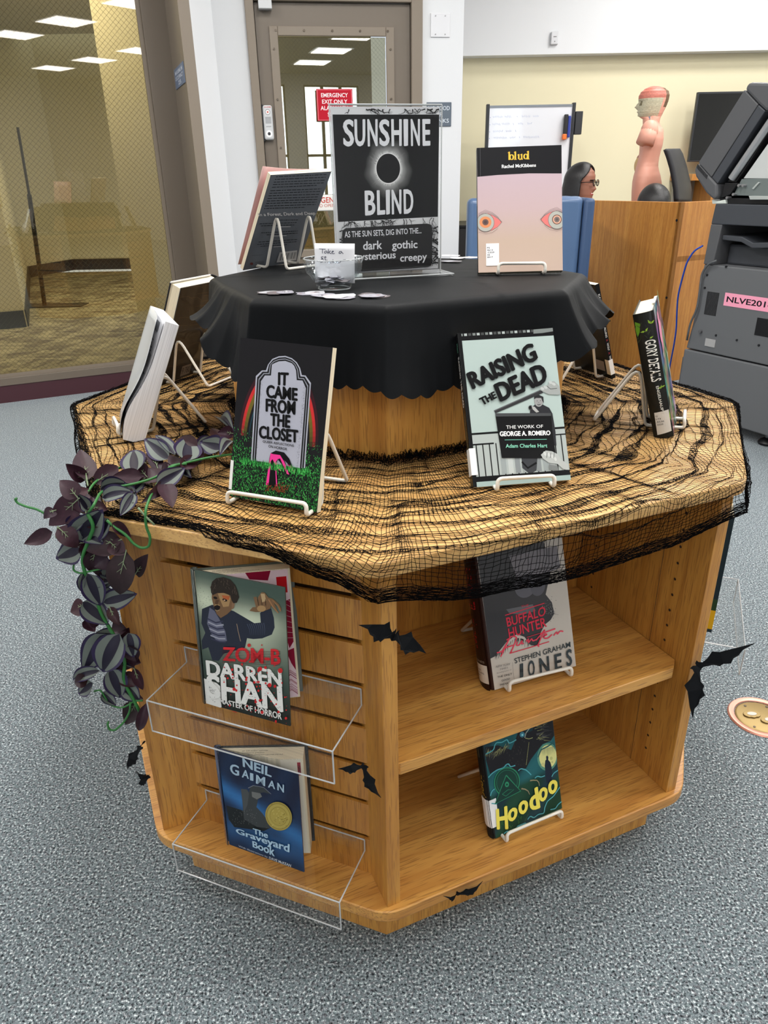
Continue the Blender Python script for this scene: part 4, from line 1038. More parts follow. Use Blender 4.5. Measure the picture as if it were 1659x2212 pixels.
# blackletter title as broad-nib strokes
a.tq('In a Forest, Dark and Deep', (365, 890), (1290, 858), (1285, 925), (362, 955), rgb(222, 222, 222), .02, sh=-.02)
a.tp([(700, 1530), (990, 1498), (975, 1665), (645, 1700)], rgb(196, 196, 196)); 
for k in range(22):
    x = 720+k*12; 
    if k % 5 == 3: continue
    a.tp([(x, 1556-k*1.5), (x+(4, 7, 3)[k % 3], 1556-k*1.5), (x-28+(4, 7, 3)[k % 3], 1668-k*1.5), (x-28, 1668-k*1.5)], IK, z=(k == 0))
a.te(240, 1715, 26, 22, rgb(110, 62, 60)); 
for k in range(4): a.ts([(250+k*3, 1580+k*0), (420, 1566)], .003, rgb(60, 62, 68), z=False); a.ts([(300, 1690+k*16), (440, 1676+k*16)], .005, rgb(66, 66, 72), z=False)
cover(b, 'back_cover_art', a, P_SEMI)
a = Art(w_*.5, t_, lambda x, y, z: (-x, h_+.0002+z, -t_+y)); 
a.tq = None
a.text('College of Southern Nevada Library', .25, .35, .95, .65, rgb(110, 100, 90)); a.build('edge_stamp', P_MATTE, b)
easel_for(bx['x'], bx['y'], bx['az'], 33, CLZ, 'white wire easel seen from behind, propping the slate grey book', .085, t_, deep=.022)

# --- 5 thick hardcover with dark botanical jacket, spine towards the viewer
w_, h_, t_ = .1488, .2186, .0323
bx = dict(x=.5339, y=1.2658, az=-22.2, lean=16.2, z=TOP+.006, roll=.8)
b = book('thick hardcover in plastic, black spine with green leaves and white title', bframe(**bx), w_, h_, t_, rgb(70, 78, 80), rgb(26, 26, 24), back=rgb(30, 30, 28), hard=True)
easel_for(bx['x'], bx['y'], bx['az'], 16, TOP, 'white wire easel seen side-on, holding the thick hardcover with green leaves', .055, t_)
a = TArt(t_, h_, ((930, 500), (1160, 460), (1395, 1985), (1165, 1985)), lambda x, y, z: (-w_/2-.0105+.0045*(2*x/t_)**2-z, y, x-t_/2))
a.layer()
for i in range(8): a.rect(i/8, 0, (i+1)/8, 1, rgb(28, 27, 24), z=False)
rng = random.Random(8); LG = rgb(140, 176, 56)
def leaf2(x, y, l, an, wd, c):
    d = (math.cos(an), math.sin(an)); n_ = (-d[1], d[0]); a.tp([(x, y), (x+d[0]*l*.4+n_[0]*wd, y+d[1]*l*.4+n_[1]*wd), (x+d[0]*l, y+d[1]*l), (x+d[0]*l*.4-n_[0]*wd, y+d[1]*l*.4-n_[1]*wd)], c)
for x, y, l, an, wd in ((1135, 610, 60, -2.2, 14), (1135, 610, 55, -.8, 12), (1070, 700, 60, -1.0, 13), (1070, 690, 55, 2.9, 12), (1120, 780, 50, -.5, 10), (1250, 1370, 55, -.3, 9), (1250, 1370, 50, 2.9, 10), (1245, 1390, 50, -1.4, 9)): leaf2(x, y, l, an, wd, LG)
a.tp([(955, 580), (1015, 600), (1010, 700), (985, 760), (965, 680)], rgb(96, 140, 40)); a.tp([(1350, 1650), (1375, 1740), (1378, 1790), (1345, 1740)], LG)
for k in range(14): x = rng.uniform(960, 1140); y = rng.uniform(560, 800); a.ts([(x, y), (x+rng.uniform(-40, 40), y+rng.uniform(20, 60))], .02, rgb(62, 70, 48), z=(k == 0))
a.tq('GORY DETAILS', (1187, 790), (1255, 1285), (1140, 1295), (1065, 800), rgb(236, 234, 228), .02)
a.tq('ENGELHAUPT', (1222, 1345), (1285, 1680), (1255, 1685), (1190, 1350), rgb(220, 220, 214), .02)
cover(b, 'spine_art', a, P_GLOSS)
a = TArt(t_, h_, ((930, 500), (1160, 460), (1395, 1985), (1165, 1985)), lambda x, y, z: (-w_/2-.0109+.0045*(2*x/t_)**2-z, y, x-t_/2))
for i_ in range(6):
    f0_, f1_ = i_/6, (i_+1)/6; a.tp([(1168+167*f0_, 1665-15*f0_), (1168+167*f1_, 1665-15*f1_), (1205+167*f1_, 1935-20*f1_), (1205+167*f0_, 1935-20*f0_)], rgb(210, 207, 202), z=(i_ == 0))
for k, tx in enumerate(('Q', '173', '.E536', '2020')): a.tq(tx, (1182+k*6, 1700+k*34), (1198+k*6+16*len(tx)-8, 1698+k*34), (1200+k*6+16*len(tx)-8, 1718+k*34), (1185+k*6, 1720+k*34), rgb(50, 50, 56), .01)
a.build('call_number_label', P_MATTE, b)
a = front_art(b, w_, h_); a.field(0, 0, 1, 1, 8, 12, lambda u, v: rgb(92+40*math.sin(u*9+v*7), 104+36*math.sin(u*7-v*9), 108+30*math.sin(u*5+v*4)))
for k in range(40): u, v = rng.random(), rng.random(); a.ell(u, v, .05, .03, rng.choice((rgb(150, 170, 120), rgb(190, 200, 200), rgb(60, 70, 66), rgb(120, 150, 90))), 8, rot=rng.random()*3)
for k in range(6): a.ell(.35+.1*math.cos(k), .2+.08*math.sin(k), .08, .05, rgb(226, 140, 170), 10, rot=k)
cover(b, 'cover_art', a, P_GLOSS)
MB().box((-.002, h_-.0005, -.006), (w_/2-.002, h_+.0005, -.0008)).build('jacket_sleeve', mat('clear_film', rgb(222, 224, 226), .1, coat=.6), b)

# --- 6 white paperback with sagging pages, far left
w_, h_, t_ = .1502, .2204, .0228
bx = dict(x=-.4780, y=1.2931, az=205.5, lean=23.5, z=TOP+.006, roll=-2.2)
b = thing('book', 'thick white paperback with sagging pages and a curling cover', 'book', M=bframe(**bx))
def sag(j): return .020*math.exp(-((j-.18)/.28)**2)
def pg(i, j):      # fore edge seen towards the viewer
    return (w_/2-.001+.004*math.sin(j*3), h_*j, -t_+.0006+(t_-.001+sag(j))*i)
mb = MB(); n = 18
ring_ = lambda j: [(-w_/2, h_*j, -t_), (w_/2, h_*j, -t_), (w_/2+.001, h_*j, -t_+(t_+sag(j))*.5), (w_/2, h_*j, sag(j)), (w_*.1, h_*j, sag(j)*.55), (-w_/2, h_*j, 0)]
vs = []; fs = []
for q in range(n+1): vs += ring_(q/n)
for q in range(n):
    for k in range(6): fs.append((q*6+k, q*6+(k+1) % 6, (q+1)*6+(k+1) % 6, (q+1)*6+k))
fs += [tuple(range(5, -1, -1)), tuple(range(n*6, n*6+6))]
mb.add(vs, fs).build('page_block', PG_W, b, smooth=True, angle=40)
MB().box((-w_/2, 0, -t_-.0007), (w_/2, h_, -t_)).build('back_cover', mat('cover_offwhite', rgb(214, 212, 206), .35), b)
mb = MB(); mb.grid(lambda i, j: (-w_/2+(w_)*i, h_*j, .001+(sag(j)+.004)*i**1.4+.010*i**3*j), 12, 14); mb.build('front_cover', mat('cover_greyprint', rgb(196, 200, 204), .3, coat=.4), b, smooth=True, solid=.0006)
mb = MB(); mb.grid(lambda i, j: (-w_/2+(w_-.004)*i, h_*(.01+.97*j), .0004+(sag(j)+.001)*i**1.4), 12, 14); mb.build('first_page', MATS['paper_white'], b, smooth=True)
fl = lambda x, y, z: (x, y, .0008+(sag(y/h_)+.001)*max(0, (x/w_+.5))**1.4+z)
a = Art(w_, h_, fl)
rng = random.Random(3); GR = rgb(70, 72, 78)
a.rect(.55, .04, .80, .12, rgb(120, 122, 126)); a.rect(.5, .30, .86, .40, rgb(180, 182, 186))
for k in range(26): v = .16+k*.03; a.rect(.35, v, .35+rng.uniform(.2, .5), v+.008, GR, z=(k == 0))
a.build('page_print', P_MATTE, b)
a = Art(w_*.9, t_*.8, lambda x, y, z: (x, h_+.0003+z, -t_*.9+y)); a.text('COLLEGE LIBRARY', .3, .2, .8, .4, rgb(150, 150, 160)); a.text('N. LAS VEGAS', .35, .55, .7, .75, rgb(150, 150, 160)); a.build('edge_stamp', P_MATTE, b)
easel_for(bx['x'], bx['y'], bx['az'], 22, TOP, 'white wire easel seen side-on, holding the thick white paperback', .06, t_)

# --- 7 hardcover in clear jacket, back left, facing away
w_, h_, t_ = .1482, .2426, .0298
bx = dict(x=-.5003, y=1.6962, az=156, lean=23.6, z=TOP+.006, roll=.5)
b = book('dark hardcover in a clear sleeve behind the cloth, seen from its back', bframe(**bx), w_, h_, t_, rgb(30, 34, 44), rgb(30, 30, 34), back=mat('cover_darkbrown', rgb(34, 27, 22), .15, coat=1.), hard=True)
MB().box((-w_/2+.01, h_-.001, -.0045), (w_/2+.001, h_+.002, -.002)).build('jacket_sleeve', MATS['clear_film'], b)
a = Art(w_, h_, lambda x, y, z: (-x, y, -t_-.0004-z)); rng = random.Random(9)
a.rect(.0, 0, 1, 1, rgb(36, 29, 24))
for k in range(26): u = rng.random(); v = rng.random(); a.stroke([(u, v), (min(1, u+.2), v+.02*rng.random()), (min(1, u+.32), v+.05*rng.random())], .004, rgb(92, 70, 50), z=(k == 0))
a.rect(.48, .84, .72, .95, rgb(120, 108, 96)); a.text('9 780', .5, .86, .7, .93, rgb(50, 44, 40)); cover(b, 'back_cover_art', a, P_GLOSS)
easel_for(bx['x'], bx['y'], bx['az'], 20, TOP, 'white wire easel propping the dark sleeved hardcover, back left of the tabletop', .10, t_)

# --- 8 black paperback behind the cloth, right
w_, h_, t_ = .1483, .2159, .0098
bx = dict(x=.4950, y=1.6577, az=20.3, lean=18.1, z=TOP+.006, roll=-.8)
b = book('thin black paperback behind the cloth, white title down its spine', bframe(**bx), w_, h_, t_, rgb(190, 150, 140), K, back=rgb(20, 20, 22), pages=PG_C)
a = spine_art(w_, h_, t_); a.rect(0, 0, 1, 1, K)
vtext(a, 'KAVEH', .10, .22, .3, .75, rgb(230, 230, 230), .03); vtext(a, 'AKBAR', .235, .34, .3, .75, rgb(170, 50, 60), .03)
vtext(a, 'CALLING', .42, .55, .3, .75, rgb(226, 226, 226), .03); vtext(a, 'A', .57, .59, .3, .75, rgb(170, 50, 60), .03); vtext(a, 'WOLF', .61, .69, .3, .75, rgb(226, 226, 226), .03); vtext(a, 'A', .71, .73, .3, .75, rgb(170, 50, 60), .03); vtext(a, 'WOLF', .75, .83, .3, .75, rgb(226, 226, 226), .03)
cover(b, 'spine_art', a, P_SEMI)
MB().box((-w_/2-.0015, .01, -t_), (-w_/2-.0008, .045, .0003)).box((-w_/2-.0015, .01, -t_-.0006), (-w_/2+.012, .045, -t_-.0002)).build('call_number_label', MATS['label_white'], b)
a = Art(w_, h_, lambda x, y, z: (-x, y, -t_-.0004-z)); a.rect(.62, .82, .88, .93, rgb(150, 140, 136))
for k in range(9): a.rect(.12, .5+k*.03, .12+.5*(.7+.3*math.sin(k*2)), .506+k*.03, rgb(84, 84, 88), z=(k == 0))
cover(b, 'back_cover_art', a, P_SEMI)
easel_for(bx['x'], bx['y'], bx['az'], 17, TOP, 'white wire easel behind the thin black paperback, back right of the tabletop', .085, t_)
# ================================================================ SLATTED BAY: acrylic trays and their books
M_ACR = glass_pane('clear_acrylic', (.982, .985, .985), .022); M_ACRE = mat('edge_highlight', rgb(226, 230, 232), .12, coat=.8, trans=.35)  # pale edge colour stands in for bright highlights along clear edges
def tray(label, F, zs, zt, zl, x0, x1, yf, frames=True):
    t = thing('acrylic_tray', label, 'tray', M=F @ Matrix.Translation((0, 0, zs))); y0 = SN+.003; th = .0028
    MB().box((x0, y0, 0), (x1, y0+th, zt-zs)).build('back_plate', M_ACR, t)
    MB().box((x0, y0, -th), (x1, yf, 0)).build('shelf_plate', M_ACR, t)
    MB().box((x0, yf-th, zl-zs), (x1, yf, 0)).build('front_lip', M_ACR, t)
    e = .0012; eb = MB()
    for a_, b_ in (((x0, y0, zt-zs), (x1, y0, zt-zs)), ((x0, yf, 0), (x1, yf, 0)), ((x0, yf, zl-zs), (x1, yf, zl-zs)), ((x1, yf, 0), (x1, yf, zl-zs)), ((x0, yf, 0), (x0, yf, zl-zs)), ((x1, y0, 0), (x1, y0, zt-zs)), ((x0, y0, 0), (x0, y0, zt-zs)), ((x0, y0, 0), (x0, yf, 0)), ((x1, y0, 0), (x1, yf, 0))):
        eb.cyl(a_, b_, e, n=6)
    o = eb.build('polished_edges', M_ACRE, t); o['kind'] = 'stuff'
    for x in (x0+.028, x1-.052):
        MB().box((x, y0+th, zt-zs-.012), (x+.04, y0+th+.002, zt-zs+.003)).box((x, y0-.006, zt-zs+.001), (x+.04, y0+th+.002, zt-zs+.004)).cyl((x, y0+th+.003, zt-zs), (x+.04, y0+th+.003, zt-zs), .002, n=8).build('hook', M_ACR, t)
    return t
F7 = side_frame(7)
tray('clear acrylic tray on the slatted end holding the red and green hardcover', F7, .473, .502, .416, -.141, .160, .679)
tray('lower clear acrylic tray on the slatted end holding the night-blue hardcover', F7, .177, .201, .1165, -.145, .156, .679)
F1 = side_frame(1)
tray('clear acrylic tray sticking out beyond the right-hand upright', F1, .40, .43, .345, -.13, .13, .70)

def ajar(label, x, y, az, lean, z, w_, h_, az_back, blk, fc, bc, pages, roll=0., endp=rgb(236, 206, 212), tail=.0):
    """hardcover standing half open: front cover swung away from the page block"""
    M = bframe(x, y, az, lean, z, roll); b = thing('book', label, 'book', M=M); I = M.inverted()
    MB().box((-w_/2, 0, -.0022), (w_/2, h_, 0)).build('front_cover', fc, b, bevel=.0004, seg=1)
    # hinge point at the spine
    hp = M @ Vector((-w_/2, 0, -.0045)); a = R(az_back); n = Vector((math.cos(a), math.sin(a), 0)); r_ = Vector((-math.sin(a), math.cos(a), 0))
    B = bframe(hp.x, hp.y, az_back, lean*.7, z)
    T = I @ B
    MB().box((.0, 0, -.002), (w_-.0, h_, 0), T).build('back_cover', bc, b, bevel=.0004, seg=1)
    x_b = blk/math.tan(R(abs(az_back-az))*.66)
    MB().prism([(.004, .0002), (w_-.005, .0002), (w_-.005, blk), (x_b, blk)], .003, h_-.003, T @ Matrix(((1, 0, 0, 0), (0, 0, 1, 0), (0, 1, 0, 0), (0, 0, 0, 1)))).build('page_block', pages, b)
    # rounded spine between both boards
    mb = MB(); n_ = 8; P0 = Vector((-w_/2, 0, -.001)); P1 = T @ Vector((0, 0, -.001)); pts = []
    c = (P0+P1)/2
    for i in range(n_+1):
        t = i/n_; q = P0.lerp(P1, t)+Vector((-.007*math.sin(math.pi*t)-.001, 0, (.5-t)*.006)); pts.append(q)
    k = n_+1; vs = [tuple(p) for p in pts]+[(p.x, p.y+h_, p.z) for p in pts]
    mb.add(vs, [(i, i+1, k+i+1, k+i) for i in range(n_)]).build('spine', fc, b, smooth=True, solid=.0018)
    a2 = Art(w_-.010-x_b, h_-.008, lambda X, Y, Z: tuple(T @ Vector(((x_b+w_-.006)/2+X, Y+.004, blk+.0002+Z))))
    return b, T, a2, I
# --- 9 zombie cover
w_, h_ = .138, .2142
b, T, a2, I = ajar('half-open hardcover with a screaming ragged figure and red title', -.1993, .8177, -112.1, 4.4, .4755, w_, h_, -82, .017, mat('jacket_dark', rgb(52, 60, 56), .25, coat=.6), mat('jacket_green_grey', rgb(78, 84, 76), .3, coat=.5), PG_C)
a2.rect(0, 0, 1, 1, rgb(232, 206, 214)); RD = rgb(140, 20, 52)
a2.poly([(.30, 0), (.72, 0), (.66, .07), (.36, .05)], RD); a2.rect(.80, .05, .97, .17, rgb(190, 20, 30))
a2.poly([(.80, .25), (1, .22), (1, .55), (.92, .60), (.84, .42)], RD); a2.poly([(.86, .62), (1, .60), (1, .78), (.93, .72)], RD); rng = random.Random(1)
for k in range(16): v = .80+.18*rng.random(); a2.stroke([(.72+.1*rng.random(), v), (.9, v-.03), (1, v+.01)], .008, RD, z=(k == 0))
for k in range(8): a2.stroke([(.78, .22+.04*k), (.88, .20+.045*k), (1, .24+.04*k)], .004, rgb(240, 226, 230), z=(k == 0))
a2.build('endpaper_art', P_MATTE, b)
a = Art(w_*.7, .02, lambda X, Y, Z: tuple(T @ Vector((.02+w_*.35+X, h_-.0028+Z, Y*.8))))
for k, tx in enumerate(('College of Southern Nevada Library', 'Cheyenne Campus', 'N. Las Vegas, Nevada')): a.text(tx, .1, .12+k*.22, (.75, .45, .5)[k], .26+k*.22, K)
a.build('edge_stamp', P_MATTE, b)
a = TArt(w_, h_, ((105, 185), (1240, 390), (1320, 2140), (275, 1860)), lambda x, y, z: (x, y, .0003+z))
def bgf(u, v):
    g = rgb(66, 82, 74); d = math.exp(-((u-.08)/.22)**2-((v-.20)/.10)**2)+math.exp(-((u-.62)/.35)**2-((v-.28)/.10)**2)*.9; e = math.exp(-((u-.55)/.4)**2-((v-.45)/.14)**2)*.5; t = max(0, 1-max(0, (v-.62)/.3))
    q = .8*d+e; return tuple(min(1, (g[k]*(1-q)+(rgb(214, 222, 196)[k] if k < 3 else 0)*q)*t+rgb(38, 42, 38)[k]*(1-t)) for k in range(3))
a.field(0, 0, 1, 1, 16, 24, bgf); rng = random.Random(12)
for k in range(70): x, y = rng.gauss(210, 60), rng.gauss(540, 60); s_ = rng.uniform(3, 9); a.tp([(x, y), (x+s_, y+s_*.4), (x+s_*.5, y+s_)], K, z=(k == 0))
NV = rgb(40, 44, 58); NVL = rgb(70, 76, 96); SK = rgb(116, 88, 62); SKL = rgb(160, 128, 88); HR = rgb(44, 36, 30)
a.tp([(205, 680), (330, 625), (420, 640), (600, 700), (740, 780), (860, 850), (940, 840), (930, 720), (960, 690), (1070, 660), (1105, 780), (1115, 900), (1080, 990), (960, 1040), (850, 1050), (770, 1040), (745, 1160), (480, 1240), (420, 1330), (340, 1320), (290, 1160), (215, 1190), (205, 1080), (250, 980), (200, 860)], NV)
a.tp([(300, 660), (360, 700), (420, 800), (500, 960), (520, 1080), (400, 1090), (330, 1000), (270, 860)], rgb(96, 98, 118))
for k in range(7): a.ts([(275+k*8, 800+k*42), (380+k*8, 850+k*40), (470+k*6, 830+k*44)], .016, (rgb(52, 54, 76), rgb(150, 152, 166))[k % 2], z=(k == 0))
for k in range(9): a.ts([(770+k*26, 860-k*2), (800+k*24, 930), (810+k*22, 1000)], .008, NVL, z=(k == 0), w1=.002)
a.ts([(640, 860), (660, 960), (690, 1080)], .007, rgb(150, 130, 110))
a.tp([(330, 420), (400, 380), (500, 400), (590, 480), (600, 560), (570, 690), (520, 740), (440, 790), (390, 740), (350, 640), (325, 540)], SK)
a.tp([(400, 480), (520, 460), (560, 540), (540, 640), (470, 650), (430, 560)], SKL); a.tp([(450, 500), (550, 510), (540, 560), (470, 545)], rgb(170, 90, 50))
a.te(395, 655, 38, 34, rgb(24, 14, 12)); a.ts([(362, 630), (395, 618), (428, 632)], .010, SKL); a.ts([(370, 690), (398, 700), (425, 688)], .007, rgb(150, 130, 100))
a.te(372, 535, 26, 16, rgb(30, 22, 18), rot=.3); a.te(490, 560, 32, 16, rgb(34, 24, 20), rot=.35); a.te(486, 562, 12, 8, rgb(200, 160, 130), 10); a.tp([(375, 560), (420, 560), (400, 620), (368, 610)], rgb(86, 62, 44))
a.tp([(580, 590), (615, 600), (605, 660), (575, 680)], rgb(132, 100, 76))
a.tp([(312, 400), (330, 330), (380, 285), (470, 268), (560, 300), (620, 370), (650, 450), (668, 520), (640, 590), (600, 600), (575, 560), (560, 500), (480, 470), (400, 470), (340, 500), (320, 470)], HR)
for k in range(60): t = rng.random(); x = 320+t*320; y = 440-150*math.sin(math.pi*min(1, t*.9+.1))+rng.uniform(0, 120); a.ts([(x, y), (x+rng.uniform(-24, 10), y-rng.uniform(10, 46))], .004, (rgb(90, 76, 64), rgb(30, 24, 20))[k % 2], z=(k == 0))
a.tp([(800, 690), (840, 645), (880, 640), (860, 560), (850, 515), (890, 510), (915, 600), (905, 520), (950, 450), (990, 455), (1040, 520), (1090, 530), (1170, 600), (1205, 660), (1185, 695), (1150, 620), (1110, 590), (1165, 715), (1130, 690), (1070, 620), (1060, 660), (960, 700), (880, 705)], SK)
a.te(950, 660, 55, 40, SKL); a.tp([(940, 470), (990, 470), (1010, 560), (960, 580)], rgb(176, 150, 112)); a.ts([(1040, 540), (1100, 640), (1165, 712)], .014, rgb(150, 110, 76)); a.ts([(1090, 550), (1160, 620), (1195, 690)], .012, rgb(140, 104, 70))
for k in range(3): a.ts([(900+k*50, 540), (915+k*45, 620)], .006, rgb(60, 44, 32))
a.te(800, 1125, 22, 22, rgb(196, 48, 44), 12); a.te(960, 1120, 10, 9, rgb(180, 44, 40), 8)
ZR = rgb(206, 44, 50)
a.tq('ZOM-B', (476, 1150), (1188, 1168), (1192, 1368), (480, 1320), ZR, .035)
for k in range(9): a.ts([(470, 1185+k*19), (830, 1196+k*20), (1195, 1200+k*21)], .0035, rgb(70, 20, 24), z=(k == 0))
WT = rgb(226, 226, 222)
a.tq('DARREN', (272, 1318), (1200, 1440), (1212, 1640), (290, 1500), WT, .045); a.tq('SHAN', (285, 1488), (1205, 1640), (1225, 1955), (300, 1770), WT, .045)
for k in range(150):
    x = rng.uniform(280, 1200); y = 1320+rng.random()*520+(x-280)*.14; a.tp([(x, y), (x+rng.uniform(6, 30), y+3), (x+rng.uniform(2, 20), y+6)], rgb(40, 44, 42), z=(k == 0))
a.tq('MASTER OF HORROR', (440, 1782), (1215, 1965), (1218, 2050), (445, 1845), WT, .03)
for k in range(120): x = rng.uniform(480, 1280); y = rng.uniform(1300, 2060)+(x-800)*.1; s_ = rng.expovariate(1/6)+2; a.te(x, y, s_, s_*1.1, rgb(198, 40, 42), 7, z=(k == 0))
cover(b, 'cover_art', a, P_GLOSS)
a = TArt(w_, h_, ((105, 185), (1240, 390), (1320, 2140), (275, 1860)), lambda x, y, z: (x, y, .0012+z))
a.tp([(245, 1545), (400, 1600), (445, 1640), (465, 1900), (450, 1915), (262, 1850)], rgb(222, 222, 218))
for k, tx in enumerate(('PR', '6119', '.H35', 'Z66', '2012')): a.tq(tx, (306+k*3, 1602+k*38), (306+k*3+17*len(tx), 1608+k*38), (306+k*3+17*len(tx), 1634+k*38), (306+k*3, 1628+k*38), rgb(96, 96, 104))
a.build('call_number_label', P_SEMI, b)
# --- 10 night-blue hardcover
w_, h_ = .138, .2021
b, T, a2, I = ajar('half-open night-blue hardcover with a round gold medal sticker', -.1995, .8246, -112.8, .7, .1795, w_, h_, -90, .026, mat('jacket_navy', rgb(40, 52, 84), .22, coat=.7), mat('jacket_black', rgb(24, 26, 32), .2, coat=.7), PG_C, roll=-.9)
a2.rect(0, 0, 1, 1, rgb(230, 222, 204)); a2.rect(.80, .03, .96, .16, rgb(160, 34, 52)); a2.text('N', .84, .06, .92, .13, K, .02); a2.build('endpaper_art', P_MATTE, b)
a = Art(w_*.7, .02, lambda X, Y, Z: tuple(T @ Vector((.03+w_*.35+X, h_-.0028+Z, Y))))
for k, tx in enumerate(('College of Southern Nevada Library', 'Cheyenne Campus', 'N. Las Vegas, Nevada')): a.text(tx, .1, .12+k*.22, (.75, .45, .5)[k], .26+k*.22, K)
a.build('edge_stamp', P_MATTE, b)
a = TArt(w_, h_, ((115, 245), (1040, 540), (1110, 1690), (240, 1350)), lambda x, y, z: (x, y, .0003+z)); rng = random.Random(6)
def nbf(u, v):
    q = math.exp(-((v-.42-.25*(u-.1))/.09)**2)*(.9 if u < .5 else .7)+math.exp(-((v-.80)/.12)**2)*.35
    q = min(1, q+0.12*math.sin(u*9+v*5)**2*.6); return tuple(rgb(26, 32, 56)[k]*(1-q)+rgb(54, 116, 178)[k]*q for k in range(3))
a.field(0, 0, 1, 1, 14, 24, nbf)
DKH = rgb(26, 30, 32); ST = rgb(92, 96, 96)
a.tp([(210, 900), (400, 960), (600, 1010), (720, 1160), (640, 1200), (300, 1150), (235, 1060)], DKH)
a.tp([(378, 708), (445, 715), (470, 750), (480, 700), (460, 690), (520, 668), (640, 690), (725, 770), (640, 750), (600, 755), (620, 800), (575, 830), (555, 920), (620, 990), (700, 1100), (715, 1170), (560, 1150), (410, 1060), (395, 880)], rgb(58, 62, 64))
a.tp([(378, 708), (445, 715), (470, 760), (450, 900), (410, 980), (395, 860)], rgb(74, 78, 80)); a.ts([(460, 700), (520, 670), (640, 692), (725, 770)], .008, rgb(120, 126, 138)); a.tp([(500, 740), (600, 760), (620, 800), (560, 830), (505, 800)], rgb(110, 112, 110))
for k in range(60): x, y = rng.uniform(280, 560), rng.uniform(950, 1120); a.te(x, y, 3, 3, rgb(130, 132, 130), 5, z=(k == 0))
CR_ = rgb(166, 190, 208)
a.tq('NEIL', (398, 352), (735, 468), (728, 572), (405, 450), CR_, .03); 
for body, q in (('G', ((255, 412), (355, 440), (358, 560), (262, 530))), ('A', ((395, 480), (475, 500), (470, 590), (392, 570))), ('I', ((490, 520), (520, 528), (520, 612), (490, 604))), ('M', ((560, 540), (660, 570), (658, 672), (556, 640))), ('A', ((705, 600), (778, 618), (775, 706), (695, 684))), ('N', ((805, 630), (880, 655), (878, 745), (805, 715)))): a.tq(body, *q, CR_, .03)
GD_ = rgb(166, 148, 70)
a.te(818, 1020, 150, 172, GD_, 36, rot=-.5)
for rr, c in ((.90, rgb(130, 116, 52)), (.86, rgb(176, 158, 80)), (.66, rgb(136, 120, 54)), (.63, rgb(172, 154, 76))): a.te(818, 1020, 150*rr, 172*rr, c, 36, rot=-.5)
for k in range(34): x, y = rng.gauss(818, 52), rng.gauss(1020, 62); a.ts([(x, y), (x+rng.uniform(-26, 26), y+rng.uniform(-20, 20))], .006, (rgb(120, 104, 44), rgb(200, 184, 110))[k % 2], z=(k == 0))
TWt = rgb(170, 200, 220)
a.tq('The', (520, 1155), (695, 1205), (690, 1275), (525, 1215), TWt, .03); a.tq('Graveyard', (325, 1150), (945, 1345), (940, 1470), (330, 1225), TWt, .03); a.tq('Book', (515, 1300), (775, 1375), (770, 1485), (520, 1370), TWt, .03)
a.tq('With illustrations by', (355, 1345), (695, 1480), (692, 1505), (355, 1370), rgb(190, 196, 206)); a.tq('DAVE McKEAN', (708, 1482), (965, 1580), (962, 1612), (708, 1512), rgb(205, 210, 216), .01)
cover(b, 'cover_art', a, P_GLOSS)
# --- 11 grey western horror hardcover on the middle shelf
w_, h_, t_ = .1531, .2350, .0372
bx = dict(x=.2465, y=.9755, az=-71.5, lean=16, z=.4075, roll=2.6)
b = book('thick hardcover in a shiny sleeve, red title over a dark beast, middle shelf', bframe(**bx), w_, h_, t_, rgb(190, 182, 172), rgb(52, 28, 22), back=rgb(60, 54, 50), hard=True)
easel_for(bx['x'], bx['y'], bx['az'], 15, .402, 'white wire easel on the middle shelf', .115, t_, deep=.10)
a = TArt(w_, h_, ((190, -60), (1225, -180), (1475, 1725), (395, 2040)), lambda x, y, z: (x, y, .0003+z)); rng = random.Random(7)
BG = rgb(196, 188, 178); a.rect(0, 0, 1, 1, BG)
BK_ = rgb(50, 48, 50)
a.tp([(195, -60), (1000, -150), (1120, 300), (1060, 640), (1140, 760), (1175, 920), (1130, 1010), (1060, 1070), (1010, 1180), (1000, 1300), (960, 1380), (880, 1360), (800, 1230), (700, 1180), (560, 1290), (480, 1400), (400, 1500), (340, 1530), (300, 1300)], BK_)
for k in range(90):
    t = rng.random(); x0 = 345+t*640; y0 = 1450-t*220+60*math.sin(t*9); a.ts([(x0, y0-30), (x0+rng.uniform(-16, 10), y0+rng.uniform(20, 80))], .007, BK_, z=(k == 0), w1=.001)
a.tp([(600, 60), (1180, 0), (1230, 300), (1100, 330), (700, 380)], rgb(120, 116, 122)); a.te(800, 500, 130, 160, rgb(92, 90, 98)); a.te(960, 520, 90, 130, rgb(84, 82, 90)); a.te(790, 490, 36, 30, rgb(150, 136, 124), 12)
a.tp([(560, 800), (900, 760), (940, 860), (760, 900), (600, 860)], rgb(96, 96, 100))
for k in range(50): x, y = rng.gauss(1110, 40), rng.gauss(860, 70); a.te(x, y, 6, 5, rgb(124, 122, 118), 6, z=(k == 0))
RB = rgb(214, 40, 66)
a.tq('THE', (752, 768), (845, 752), (848, 782), (756, 798), RB); a.ts([(545, 885), (1048, 760)], .010, RB)
a.tq('BUFFALO', (556, 922), (1058, 800), (1064, 935), (575, 1060), RB, .02); a.tq('HUNTER', (580, 1085), (1060, 958), (1085, 1100), (598, 1232), RB, .02)
